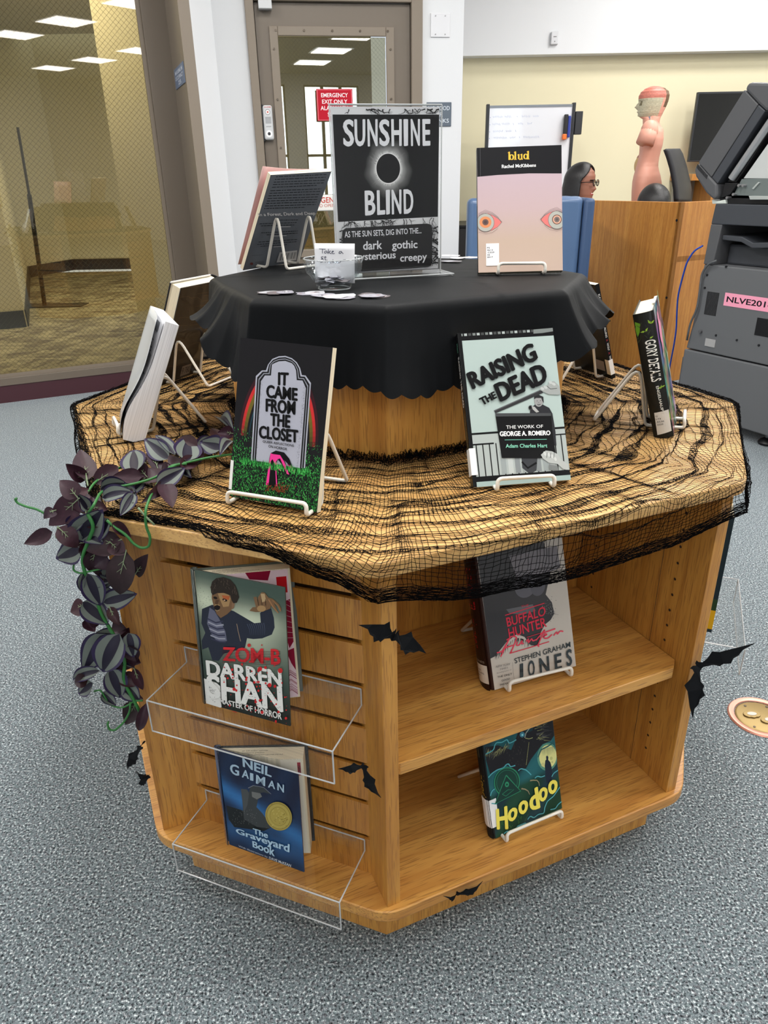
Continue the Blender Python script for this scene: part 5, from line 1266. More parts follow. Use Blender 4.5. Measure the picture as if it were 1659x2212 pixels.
HS = [[(430, 1440), (500, 1430), (620, 1200), (700, 1220), (640, 1400), (610, 1465)], [(560, 1255), (600, 1230), (520, 1420), (480, 1505)], [(520, 1380), (650, 1340)], [(700, 1290), (690, 1350), (730, 1345), (770, 1270), (760, 1330), (790, 1325)], [(820, 1300), (850, 1250), (845, 1330), (890, 1255), (905, 1300), (945, 1280)], [(945, 1290), (1030, 1180), (1060, 1135), (1000, 1290), (970, 1370), (990, 1390)], [(1000, 1200), (1190, 1140)], [(1030, 1250), (1090, 1215), (1060, 1200), (1040, 1270), (1100, 1275), (1150, 1220)], [(1170, 1240), (1210, 1180), (1215, 1230), (1250, 1175), (1290, 1190)]]
for s_ in HS:
    P_ = [Vector((p[0], p[1], 0)) for p in s_]; a.ts([(p.x, p.y) for p in fillet(P_, 30, 4)], .015, rgb(222, 60, 84))
a.ts([(600, 1462), (860, 1395), (1115, 1325)], .010, RB); a.ts([(825, 1235), (1010, 1185)], .006, RB)
TX = rgb(46, 54, 58)
a.tq('STEPHEN GRAHAM', (662, 1545), (1382, 1345), (1390, 1425), (672, 1628), TX, .012)
for ch, q in (('J', ((700, 1650), (775, 1630), (782, 1890), (705, 1910))), ('O', ((840, 1605), (925, 1580), (940, 1835), (855, 1860))), ('N', ((990, 1570), (1110, 1540), (1130, 1795), (1010, 1820))), ('E', ((1185, 1525), (1270, 1505), (1285, 1745), (1205, 1765))), ('S', ((1330, 1465), (1400, 1450), (1415, 1700), (1350, 1720)))): a.tq(ch, *q, TX, .03)
a.tq('NEW YORK', (410, 1640), (605, 1605), (605, 1640), (412, 1672), rgb(110, 106, 104), sh=.06); a.tq('TIMES', (458, 1690), (572, 1665), (572, 1690), (460, 1715), rgb(110, 106, 104), sh=.06)
a.tq('Bestselling Author of', (420, 1750), (615, 1708), (615, 1728), (422, 1770), rgb(90, 88, 86)); a.tq('THE ONLY', (428, 1808), (628, 1768), (628, 1798), (430, 1838), TX, .01); a.tq('GOOD', (484, 1868), (598, 1842), (598, 1872), (486, 1898), TX, .01); a.tq('INDIANS', (462, 1935), (628, 1900), (628, 1930), (464, 1965), TX, .01)
a.ts([(632, 1600), (655, 1880)], .003, rgb(120, 116, 112))
cover(b, 'cover_art', a, P_FILM)
fa = lambda x, y, z: (-w_/2-.0130+.0052*(2*x/t_)**2-z, y, x-t_/2)
a = Art(t_, h_, fa)
for i in range(8): a.rect(i/8, 0, (i+1)/8, 1, rgb(44, 24, 20), z=False)
vtext(a, 'BUFFALO HUNTER', .12, .42, .3, .8, rgb(186, 30, 40), .02); vtext(a, 'Hunter', .48, .70, .25, .75, rgb(176, 34, 40), .0)
a.rect(.1, .765, .95, .772, rgb(170, 40, 44)); a.text('JONES', .2, .785, .9, .805, rgb(150, 136, 124), .02)
for i in range(6): a.rect(i/6, .815, (i+1)/6, .95, rgb(232, 226, 216), z=False)
for k, tx in enumerate(('PS', '3560', '.O5395', 'B84')): a.text(tx, .2, .83+k*.022, .2+.1*len(tx), .842+k*.022, rgb(70, 70, 76))
cover(b, 'spine_art', a, P_GLOSS)
# --- 12 teal fantasy hardcover on the bottom board
w_, h_, t_ = .1406, .2035, .0205
bx = dict(x=.2450, y=.9279, az=-65.6, lean=14, z=BT+.0055, roll=1.7)
b = book('small teal hardcover with a black bird, full moon and yellow brush title', bframe(**bx), w_, h_, t_, rgb(40, 60, 66), rgb(30, 34, 36), back=rgb(30, 40, 44), hard=True)
easel_for(bx['x'], bx['y'], bx['az'], 13, BT, 'white wire easel on the bottom board', .115, t_, deep=.10)
a = TArt(w_, h_, ((150, 330), (1290, -10), (1470, 1500), (415, 1900)), lambda x, y, z: (x, y, .0003+z)); rng = random.Random(21)
a.field(0, 0, 1, 1, 10, 16, lambda u, v: tuple((rgb(38, 62, 70), rgb(44, 100, 106), rgb(36, 70, 54))[0 if (u+v) % .7 < .25 else (1 if v < .6 else 2)][k]*(.75+.35*math.sin(u*6+v*8)**2) for k in range(3)))
TL_ = rgb(88, 170, 180); DKB = rgb(38, 38, 42); PN = rgb(176, 178, 120); YL = rgb(236, 222, 96)
# moon
a.te(1235, 750, 165, 205, rgb(96, 150, 130)); a.te(1240, 745, 140, 172, rgb(224, 222, 150)); a.te(1295, 775, 22, 26, rgb(196, 196, 130), 12); a.te(1310, 830, 14, 16, rgb(196, 196, 130), 10); a.te(1160, 860, 26, 30, rgb(206, 204, 138), 12)
a.tp([(1190, 880), (1200, 800), (1215, 790), (1210, 745), (1228, 730), (1248, 750), (1245, 795), (1280, 830), (1300, 900), (1310, 1010), (1290, 1120), (1220, 1130)], rgb(36, 44, 58))
for k in range(12): x = 1140+k*18; a.ts([(x, 640-k*4), (x+2, 690+rng.uniform(0, 60))], .006, rgb(46, 84, 88), z=(k == 0), w1=.001)
a.ts([(1080, 750), (1130, 640), (1230, 600), (1340, 540)], .02, rgb(52, 96, 96))
# bird
a.tp([(760, 330), (850, 330), (900, 380), (990, 350), (1010, 240), (1060, 180), (1230, 100), (1310, 180), (1340, 440), (1280, 520), (1150, 560), (1080, 640), (960, 780), (890, 900), (780, 940), (560, 840), (300, 960), (230, 760), (210, 560), (420, 540), (640, 620), (700, 500)], DKB)
for k in range(60):
    t = rng.random(); x = 225+t*420; y = 560+60*math.sin(t*5)+rng.uniform(-10, 60); a.ts([(x, y), (x-rng.uniform(0, 60), y+rng.uniform(30, 110))], .005, PN if k % 2 else rgb(96, 96, 84), z=(k == 0), w1=.001)
for k in range(46):
    y = rng.uniform(200, 520); x = rng.uniform(1020, 1180); a.ts([(x, y), (x+rng.uniform(60, 150), y-rng.uniform(-20, 60))], .005, PN if k % 3 == 0 else rgb(88, 90, 92), z=(k == 0), w1=.001)
a.ts([(860, 450), (880, 380), (930, 320), (955, 305)], .010, rgb(170, 180, 170)); a.ts([(870, 455), (930, 470), (990, 455)], .008, PN); a.te(818, 400, 42, 42, rgb(70, 130, 150), 14); a.te(820, 405, 16, 16, rgb(150, 220, 230), 12)
for k in range(50): x, y = rng.gauss(720, 90), rng.gauss(640, 130); a.ts([(x, y), (x+rng.uniform(-12, 12), y+rng.uniform(10, 36))], .004, rgb(74, 72, 70), z=(k == 0))
for k in range(14): a.ts([(930-k*3, 520+k*24), (926-k*3, 540+k*24)], .005, PN, z=(k == 0))
def cloud(pts, wd=.014):
    P_ = [Vector((p[0], p[1], 0)) for p in pts]; a.ts([(p.x, p.y) for p in fillet(P_, 26, 4)], wd, TL_)
for c_ in ([(220, 660), (300, 630), (350, 600), (370, 520), (400, 495), (480, 500), (570, 455), (600, 520), (660, 500), (720, 470)], [(270, 1010), (330, 950), (420, 900), (520, 880), (560, 830), (600, 820), (630, 870), (710, 850)], [(760, 930), (800, 900), (880, 920), (930, 960), (970, 1000)], [(1030, 1050), (1070, 1020), (1130, 1040), (1190, 1020)], [(1300, 1040), (1330, 990), (1400, 950)], [(310, 1280), (330, 1210), (380, 1180)], [(330, 1390), (420, 1400)], [(1430, 1190), (1330, 1320), (1230, 1390), (1190, 1480), (1180, 1560), (1090, 1570), (1020, 1620), (960, 1590), (920, 1640)], [(1460, 1400), (1400, 1440), (1360, 1500), (1280, 1510)], [(540, 1830), (600, 1790), (630, 1850)]): cloud(c_)
a.tp([(700, 1790), (760, 1720), (880, 1680), (930, 1710), (900, 1770), (700, 1850)], rgb(84, 150, 160))
EM = rgb(52, 140, 104)
def ringpx(cx, cy, rx, ry, wd, col, n=30):
    a.ts([(cx+rx*math.cos(6.2832*i/n), cy+ry*math.sin(6.2832*i/n)) for i in range(n+1)], wd, col)
a.te(580, 1090, 200, 205, rgb(34, 66, 58)); ringpx(575, 1085, 205, 208, .012, EM); ringpx(575, 1085, 170, 174, .008, rgb(44, 110, 86))
a.tp([(560, 985), (800, 1225), (385, 1400)], rgb(32, 60, 54)); a.ts([(560, 985), (800, 1225), (385, 1400), (560, 985)], .012, EM); a.te(575, 1120, 34, 40, EM, 16); a.te(575, 1122, 14, 16, rgb(30, 60, 50), 10); a.ts([(500, 1260), (590, 1200), (690, 1200), (560, 1290), (500, 1260)], .006, EM)
for pts in (([(950, 1080), (1000, 1075), (1060, 1080), (1090, 1110), (1100, 1160)]), ([(810, 1190), (870, 1200), (920, 1230), (945, 1280)])): a.ts(pts, .018, rgb(150, 140, 110), w1=.008)
for k in range(24): x = rng.uniform(450, 900); y = rng.uniform(1600, 1800); a.ts([(x, y), (x+rng.uniform(-30, 30), y-rng.uniform(20, 60))], .004, rgb(70, 120, 60), z=(k == 0))
for ch, q in (('H', ((408, 1480), (575, 1435), (600, 1760), (430, 1760))), ('o', ((600, 1490), (748, 1440), (735, 1630), (605, 1665))), ('o', ((762, 1385), (915, 1345), (905, 1530), (785, 1570))), ('d', ((925, 1230), (1060, 1175), (1105, 1470), (960, 1515))), ('o', ((1085, 1200), (1225, 1170), (1215, 1360), (1100, 1395))), ('o', ((1235, 1100), (1380, 1070), (1370, 1255), (1250, 1295)))): a.tq(ch, *q, YL, .045)
cover(b, 'cover_art', a, P_SEMI)
a = Art(t_, h_, lambda x, y, z: (-w_/2-.0068+.003*(2*x/t_)**2-z, y, x-t_/2))
for i in range(6): a.rect(i/6, 0, (i+1)/6, 1, rgb(28, 32, 34), z=False)
vtext(a, 'Hoodoo', .40, .72, .25, .8, rgb(190, 150, 50), .02); a.rect(.3, .12, .6, .24, rgb(150, 150, 110)); cover(b, 'spine_art', a, P_SEMI)
a = MB()
for i in range(6): x = -t_/2+t_*(i+.5)/6; a.box((-w_/2-.0078+.003*(2*x/t_)**2, .022, -t_/2+x-t_/12), (-w_/2-.0070+.003*(2*x/t_)**2, .075, -t_/2+x+t_/12))
a.box((-w_/2-.004, .022, .0003), (-w_/2+.010, .075, .0010)).build('call_number_label', MATS['label_white'], b)
# --- 13 book in the right-hand tray, only its spine edge shows
F1i = F1
Mb = F1 @ Matrix(((1, 0, 0, -.02), (0, 0, 1, .645), (0, 1, 0, .4012), (0, 0, 0, 1)))
b = book('tall dark book with a yellow lower band in the tray beyond the right upright', Mb, .15, .232, .035, rgb(30, 40, 46), rgb(40, 50, 54), name='book')
a = Art(.035, .232, lambda x, y, z: (-.15/2-.0012-z, y, x-.0175)); a.rect(0, 0, 1, 1, rgb(36, 50, 58)); a.rect(0, .70, 1, .80, rgb(44, 70, 44)); a.rect(0, .80, 1, .97, rgb(222, 176, 36))
vtext(a, 'FEAR', .72, .78, .3, .7, rgb(226, 226, 226), .01); cover(b, 'spine_art', a, P_SEMI)

# ================================================================ ON THE CLOTH: sign holder, bowl, stickers
sM = bframe(.0184, 1.4600, -74.5, .6, CLZ+.004, .1)
sh = thing('sign_holder', 'clear acrylic sign holder with a black and white eclipse poster', 'sign holder', M=sM)
W_, H_ = .2062, .2815
MB().box((-W_/2, 0, .0040), (W_/2, H_, .0062)).build('front_panel', M_ACR, sh); MB().box((-W_/2, 0, -.0034), (W_/2, H_, -.0010)).build('back_panel', M_ACR, sh)
MB().box((-W_/2, -.0036, -.004), (W_/2+.0, -.0006, .078)).build('base_plate', M_ACR, sh)
eb = MB()
for p_, q_ in (((-W_/2, H_, .0054), (W_/2, H_, .0054)), ((-W_/2, 0, .0054), (-W_/2, H_, .0054)), ((W_/2, 0, .0054), (W_/2, H_, .0054)), ((-W_/2, -.001, .078), (W_/2, -.001, .078)), ((W_/2, -.001, 0), (W_/2, -.001, .078)), ((-W_/2, -.001, 0), (-W_/2, -.001, .078)), ((-W_/2, H_, -.003), (W_/2, H_, -.003))): eb.cyl(p_, q_, .0013, n=6)
o = eb.build('polished_edges', M_ACRE, sh); o['kind'] = 'stuff'
po = MB().box((-W_/2+.003, .002, -.0008), (W_/2-.003, H_-.003, -.0002)).build('poster', mat('poster_paper', rgb(226, 226, 230), .6), sh)
a = TArt(W_, H_, ((58, 68), (1402, 75), (1385, 2030), (128, 2095)), lambda x, y, z: (x, y, -.0001+z)); rng = random.Random(17); a.st = .00004
PW = rgb(228, 229, 232); PK_ = rgb(16, 15, 17); a.tp([(95, 122), (1385, 128), (1365, 2000), (165, 2060)], PW)
a.tp([(105, 185), (1382, 188), (1366, 1398), (155, 1458)], PK_)
# corona
a.layer(); cx_, cy_ = 768, 820
def cor(k0, k1, c0, c1):
    n_ = 56
    for i in range(n_):
        t0 = 6.2832*i/n_; t1 = 6.2832*(i+1)/n_; f0 = 1+.10*math.sin(t0*5)+.06*math.sin(t0*11+1); f1 = 1+.10*math.sin(t1*5)+.06*math.sin(t1*11+1)
        def pp(t, k, f): kk = k if k <= 1.001 else 1+(k-1)*f; return a.m(cx_+143*kk*math.cos(t), cy_+174*kk*math.sin(t))
        a.poly([pp(t0, k0, f0), pp(t0, k1, f0), pp(t1, k1, f1), pp(t1, k0, f1)], [c0, c1, c1, c0], z=False)
for k0, k1, g0, g1 in ((1, 1.06, .95, .80), (1.06, 1.25, .80, .36), (1.25, 1.55, .36, .13), (1.55, 2.0, .13, .012)): cor(k0, k1, (g0,)*3, (g1,)*3)
for k in range(40):
    t = rng.uniform(-2.9, -.3) if k % 2 else rng.uniform(.3, 2.9); r0, r1 = 1.08, 1.3+.5*rng.random(); a.ts([(cx_+143*r0*math.cos(t), cy_+174*r0*math.sin(t)), (cx_+143*r1*math.cos(t+.05), cy_+174*r1*math.sin(t+.05))], .0035, (.30,)*3, z=(k == 0), w1=.0005)
a.te(cx_, cy_, 143, 174, rgb(18, 17, 19), 44)
PWT = rgb(240, 241, 246)
for ch, q in zip('SUNSHINE', ((232, 355), (368, 492), (522, 640), (664, 782), (808, 928), (958, 1000), (1040, 1146), (1180, 1270))):
    x0, x1 = q; y0 = 245; a.tq(ch, (x0, y0), (x1, y0), (x1-2, 556-(x0-232)*.008), (x0+4, 560-(x0-232)*.008), PWT, .032)
for ch, q in zip('BLIND', ((482, 604), (628, 722), (738, 776), (804, 918), (948, 1062))): a.tq(ch, (q[0], 1088-(q[0]-482)*.03), (q[1], 1085-(q[0]-482)*.03), (q[1]-2, 1370-(q[0]-482)*.04), (q[0]+4, 1378-(q[0]-482)*.04), PWT, .032)
def crack(x, y, an, l, wd, dep=0, clip=None):
    pts = [(x, y)]; k = max(3, int(l/14))
    for i in range(k):
        an += rng.uniform(-.55, .55); x += math.cos(an)*l/k; y += math.sin(an)*l/k
        if clip and not clip(x, y): break
        pts.append((x, y))
        if dep < 2 and rng.random() < .35: crack(x, y, an+rng.choice((-1, 1))*rng.uniform(.5, 1.2), l*.55, wd*.6, dep+1, clip)
    if len(pts) > 1: a.ts(pts, wd, K, z=False, w1=wd*.25)
a.layer(); top_ = lambda x, y: 124 < y < 186 and 110 < x < 1380; bnd = lambda x, y: 1400-(x-155)*.045+30 < y < 1995 and 160 < x < 1364
for x, an in ((295, 1.6), (500, .4), (560, .6), (640, 1.0), (790, 1.8), (700, .9), (960, .1), (1060, 1.5), (1080, .2), (1230, .2), (1210, 2.6), (1300, 2.9), (1375, 2.9), (1370, 2.6)): crack(x, 126, an, 200, .011, 0, top_)
a.layer()
for k in range(26): x = rng.uniform(200, 1350); crack(x, 1462-(x-155)*.045, rng.uniform(.5, 2.6), rng.uniform(60, 190), .007, 0, bnd)
for k in range(12): crack(1362, rng.uniform(1420, 1980), rng.uniform(2.2, 4.0), rng.uniform(80, 190), .012, 0, bnd)
for k in range(8): crack(166, rng.uniform(1520, 1980), rng.uniform(-1, 1), 120, .010, 0, bnd)
for k in range(18): x = rng.uniform(300, 1350); crack(x, 2030-(x-165)*.05, -rng.uniform(.8, 2.3), rng.uniform(60, 150), .009, 0, bnd)
bp = [(200, 1600), (205, 1560), (240, 1532), (1230, 1478), (1272, 1490), (1292, 1530), (1290, 1940), (1275, 1985), (1240, 2000), (440, 2052), (240, 2058), (200, 2010)]
a.tp(bp, rgb(34, 33, 34)); a.layer()
inb_ = lambda x, y: 215 < x < 1280 and 1545-(x-215)*.055 < y < 1990
for k in range(14): crack(rng.uniform(260, 1260), rng.uniform(1560, 1960), rng.uniform(0, 6.28), rng.uniform(100, 240), .005, 0, inb_)
a.tq('AS THE SUN SETS, DIG INTO THE...', (228, 1572), (1160, 1528), (1162, 1606), (230, 1658), PWT, .012)
def word(s_, x0, x1, y0, y1, dy): a.tq(s_, (x0, y0), (x1, y0-dy), (x1, y1-dy), (x0, y1), PWT, .02)
word('dark', 452, 682, 1692, 1795, 12); word('gothic', 803, 1110, 1688, 1812, 10); word('mysterious', 330, 845, 1842, 1952, 30); word('creepy', 900, 1225, 1876, 1966, 20)
a.build('poster_print', P_SEMI, po)

# glass bowl
bz = CLZ; bc = Vector((-.076, 1.268, bz)); rimz = fy(722, 557, 1.268).z-bz
bw = thing('glass_bowl', 'small clear glass bowl holding a handwritten card', 'bowl', bc)
M_GLS = glass_pane('bowl_glass', (.92, .94, .95), .09)
r0_, r1_ = .027, .0505
prof = [(0, 0), (r0_, 0), (r0_+.002, .002), (r0_+.004, .010), (.040, .022), (.0455, rimz*.55), (r1_, rimz-.001), (r1_-.0005, rimz), (r1_-.0022, rimz), (r1_-.003, rimz-.002), (.0428, rimz*.55), (.037, .0235), (r0_, .0125), (.018, .009), (0, .0085)]
MB().lathe(prof, 40).build('bowl_body', M_GLS, bw, smooth=True, angle=180)
MB().tube([(r1_*.975*math.cos(6.2832*k/40), r1_*.975*math.sin(6.2832*k/40), rimz) for k in range(40)], .0011, 6, closed=True).build('rim', M_ACRE, bw, smooth=True)  # pale ring added as the bright highlight along the glass rim
MB().tube([(.0265*math.cos(6.2832*k/40), .0265*math.sin(6.2832*k/40), .0015) for k in range(40)], .0012, 6, closed=True).build('foot_highlight', M_ACRE, bw, smooth=True)  # second pale ring, painted highlight around the bowl's foot
# card
cardM = bframe(-.0745, 1.262, -96, 7, bz+.0105, -1)
cd = thing('card', 'white handwritten card standing in the glass bowl', 'card', M=cardM)
cw, chh = .0505/1.0, .0
cA = fy(681, 529, 1.262); cB = fy(772, 527, 1.262); cw = (cB-cA).length*.97; chh = cA.z-bz-.009
def cfn(i, j): return (cw*(i-.5), chh*j, .0035*math.cos((i-.5)*3)*j)
mb = MB(); mb.grid(cfn, 12, 6); mb.build('card_sheet', MATS['paper_white'], cd, smooth=True, solid=.0004)
a = TArt(cw, chh, ((312, 200), (995, 182), (950, 900), (350, 900)), lambda x, y, z: (x, y, .0035*math.cos((x/cw)*3)*(y/chh)+.0005+z)); INK = rgb(52, 54, 76)
def pen(*strokes):
    for s_ in strokes: a.ts([(p.x, p.y) for p in fillet([Vector((q[0], q[1], 0)) for q in s_], 14, 3)] if len(s_) > 2 else s_, .014, INK)
pen([(395, 308), (505, 312)], [(452, 312), (452, 392)], [(530, 345), (495, 345), (480, 385), (515, 385), (530, 350), (540, 392)], [(552, 305), (552, 395)], [(590, 340), (555, 368), (600, 398)], [(605, 368), (640, 352), (625, 338), (605, 365), (615, 395), (655, 390)],
    [(770, 345), (735, 345), (720, 385), (755, 385), (768, 350), (795, 392)])
y_ = 470
pen([(470, 452), (430, 460), (440, 480), (470, 490), (430, 500)], [(500, 440), (495, 500)], [(480, 462), (520, 460)])
dx_ = 0
pen([(478, 512), (430, 522), (470, 545), (420, 560)], [(508, 498), (500, 560)], [(485, 520), (540, 515)], [(545, 528), (542, 562)], [(596, 528), (560, 540), (565, 562), (600, 560)], [(625, 498), (618, 562)], [(662, 520), (622, 540), (665, 570)], [(672, 545), (712, 532), (700, 516), (675, 540), (690, 562), (730, 555)], [(745, 515), (742, 560), (745, 530), (790, 500), (832, 496)])
a.build('handwriting', P_MATTE, cd)
# stickers: loose die-cut shapes
M_STK = [mat('sticker_a', rgb(206, 206, 212), .3, coat=.4), mat('sticker_b', rgb(120, 112, 114), .3, coat=.4), mat('sticker_c', rgb(176, 174, 184), .3, coat=.4)]
def blob(rg, r_, n=11): return [(r_*(1+rg.uniform(-.28, .22))*math.cos(6.2832*i/n), r_*(1+rg.uniform(-.28, .22))*math.sin(6.2832*i/n)*.8) for i in range(n)]
rg = random.Random(31)
spots = [(575, 632, .020, 1, 'fan of dark sticker edges, furthest left on the cloth'), (588, 631, .020, 0, 'pale sticker on the leftmost fan of stickers'), (602, 632, .021, 1, 'dark sticker overlapping the leftmost fan'), (618, 631, .019, 2, 'grey sticker ending the leftmost fan'),
         (662, 634, .020, 2, 'grey sticker just left of the bowl foot'), (680, 632, .020, 0, 'pale sticker tucked beside the bowl foot'), (700, 638, .021, 2, 'lilac-grey sticker in front of the bowl'), (724, 640, .020, 0, 'pale round sticker in front of the bowl'), (748, 638, .020, 0, 'pale sticker front right of the bowl'), (742, 643, .018, 2, 'grey sticker nearest the cloth edge by the bowl'),
         (795, 636, .019, 1, 'dark sticker right of the bowl'), (808, 638, .020, 2, 'grey sticker on the right-hand small pile'), (822, 640, .019, 1, 'patterned dark sticker ending the right-hand pile'),
         (972, 552, .024, 0, 'white sticker behind the sign holder, upper'), (988, 557, .022, 0, 'white sticker behind the sign holder, lower'), (976, 564, .022, 2, 'grey sticker beside the foot of the sign holder'), (1018, 556, .020, 0, 'white sticker just left of the pink book')]
proto = {}
for i, (px, py, r_, mi, lb) in enumerate(spots):
    P = fz(px, py, CLZ+.001+.0008*(i % 4)); P.z = CLZ+.001+.0008*(i % 4)
    o = MB().prism(blob(rg, r_), -.0003, .0003).build('sticker', M_STK[mi]); o.matrix_basis = Matrix.Translation(P) @ Matrix.Rotation(rg.uniform(0, 6), 4, 'Z') @ Matrix.Rotation(rg.uniform(-.06, .06), 4, 'X')
    tag(o, lb, 'sticker', 'die-cut stickers on the black cloth')
    a = Art(r_*1.5, r_*1.1, lambda x, y, z: (x, y-r_*.55, .00035+z)); 
    for k in range(5): u = rg.uniform(.15, .8); v = rg.uniform(.15, .85); a.rect(u, v, min(.95, u+rg.uniform(.1, .35)), min(.95, v+.09), rg.choice((rgb(60, 56, 60), rgb(230, 230, 232), rgb(160, 120, 116), rgb(100, 100, 116))), z=(k == 0))
    a.build('sticker_print', P_GLOSS, o)
sb_ = MB(); rg = random.Random(5)
for i in range(46):
    t = rg.uniform(0, 6.28); r_ = rg.uniform(0, .024); P = (r_*math.cos(t), r_*math.sin(t), .0105+i*.00022)
    Mx = Matrix.Translation(P) @ Matrix.Rotation(rg.uniform(0, 6), 4, 'Z') @ Matrix.Rotation(rg.uniform(-.35, .35), 4, 'X') @ Matrix.Rotation(rg.uniform(-.35, .35), 4, 'Y'); sb_.prism(blob(rg, .011), -.0002, .0002, Mx, mi=i % 3)
o = sb_.build('sticker_heap', M_STK); o.location = bc; tag(o, 'heap of small pale stickers in the bottom of the glass bowl', 'stickers', kind='stuff')

# ================================================================ PAPER BATS
WING = [(0, .10), (.035, .20), (.055, .12), (.11, .075), (.21, .205), (.30, .40), (.41, .295), (.70, .195), (1, 0), (.76, .024), (.664, -.09), (.57, -.11), (.504, -.26), (.395, -.18), (.33, -.228), (.254, -.118), (.10, -.105), (.026, -.20), (0, -.17)]
M_BAT = mat('black_card', rgb(12, 13, 16), .5, spec=.15)
def bat(label, C_, tl, tr, nrm, body=1., k=1.):
    """black card bat: body at C_, wing tips at tl and tr, folded along the body"""
    C_ = Vector(C_); t = thing('paper_bat', label, 'paper bat', C_)
    for tip, sgn in ((Vector(tl), 1), (Vector(tr), -1)):
        d = tip-C_; l = d.length; e = d.normalized(); n = Vector(nrm).normalized(); n = (n-e*n.dot(e)).normalized(); up = n.cross(e)*(1 if sgn > 0 else -1)
        if up.z < 0 and abs(up.z) > .3: up = -up
        pts = [C_+e*(s_*l)+up*(c_*l*k)+n*(.010*math.sin(s_*3)) for s_, c_ in WING]
        MB().slab(pts, n*-.0006).build('wing', M_BAT, t, world=True)
    return t
F0 = side_frame(0)
pl_ = lambda px, py, y: fy(px, py, y)
bat('black paper bat across the corner post under the netting', pl_(853, 1371, .750), pl_(774, 1349, .748), pl_(921, 1411, .742), (0, -1, .1))
vB = octo(1, 0)[0]
bat('black paper bat folded round the right-hand upright beside the middle shelf', pl_(1504, 1438, vB.y-.012), pl_(1632, 1388, vB.y-.01), pl_(1496, 1552, vB.y-.02), (0, -1, .1), k=0.5)
bat('black paper bat flying off the bay side above the lower tray', F7 @ Vector((.190, .645, .428)), fpl(730, 1660, F7 @ Vector((0, .655, 0)), F7.to_3x3() @ Vector((0, 1, 0))), fpl(824, 1722, F7 @ Vector((0, .640, 0)), F7.to_3x3() @ Vector((0, 1, 0))), F7.to_3x3() @ Vector((-.2, 1, .2)), k=0.6)
bat('black paper bat on the front edge of the bottom board', fpl(986, 1930, F0 @ Vector((0, DA+.003, 0)), NA), fpl(956, 1934, F0 @ Vector((0, DA+.006, 0)), NA), fpl(1042, 1902, F0 @ Vector((0, DA+.004, 0)), NA), NA, k=0.6)
F6 = side_frame(6); vE = octo(1, 0)[6]
bat('black paper bat low on the far left edge of the unit', pl_(303, 1612, vE.y+.0), pl_(309, 1602, vE.y+.01), pl_(276, 1662, vE.y), (0, -1, .1), k=0.5)
bat('black paper bat lowest on the far left edge of the unit', pl_(322, 1676, vE.y+.0), pl_(294, 1664, vE.y), pl_(300, 1692, vE.y), (0, -1, .1), k=0.8)

# ================================================================ GARLAND
M_LEAF = mat('fabric_leaf', (.5, .5, .5), .5, spec=.35); at_ = N(M_LEAF, 'ShaderNodeAttribute', attribute_name='Col'); L(M_LEAF, at_.outputs['Color'], bs(M_LEAF).inputs['Base Color'])
M_STEM = mat('green_stem', rgb(46, 110, 52), .45); M_STEM2 = mat('pale_stem', rgb(120, 136, 104), .5)
gl = thing('garland', 'artificial garland of striped and dark purple leaves trailing down the left corner', 'garland', vE+Vector((-.04, -.03, .5)))
def gpos(x, y, lift=0.):
    """depth of a garland point: lying on the tabletop, else hanging just off the left front corner"""
    px = x/2.95; py = 900+y/2.95; P = fz(px, py, TOP+.022+lift); 
    rel = P-OC
    inside = all((rel.x*math.cos(TH+k*math.pi/4)+rel.y*math.sin(TH+k*math.pi/4)) < (DA if k % 2 == 0 else DB)+.01 for k in range(8))
    if inside: return P
    return fy(px, py, .885-lift)
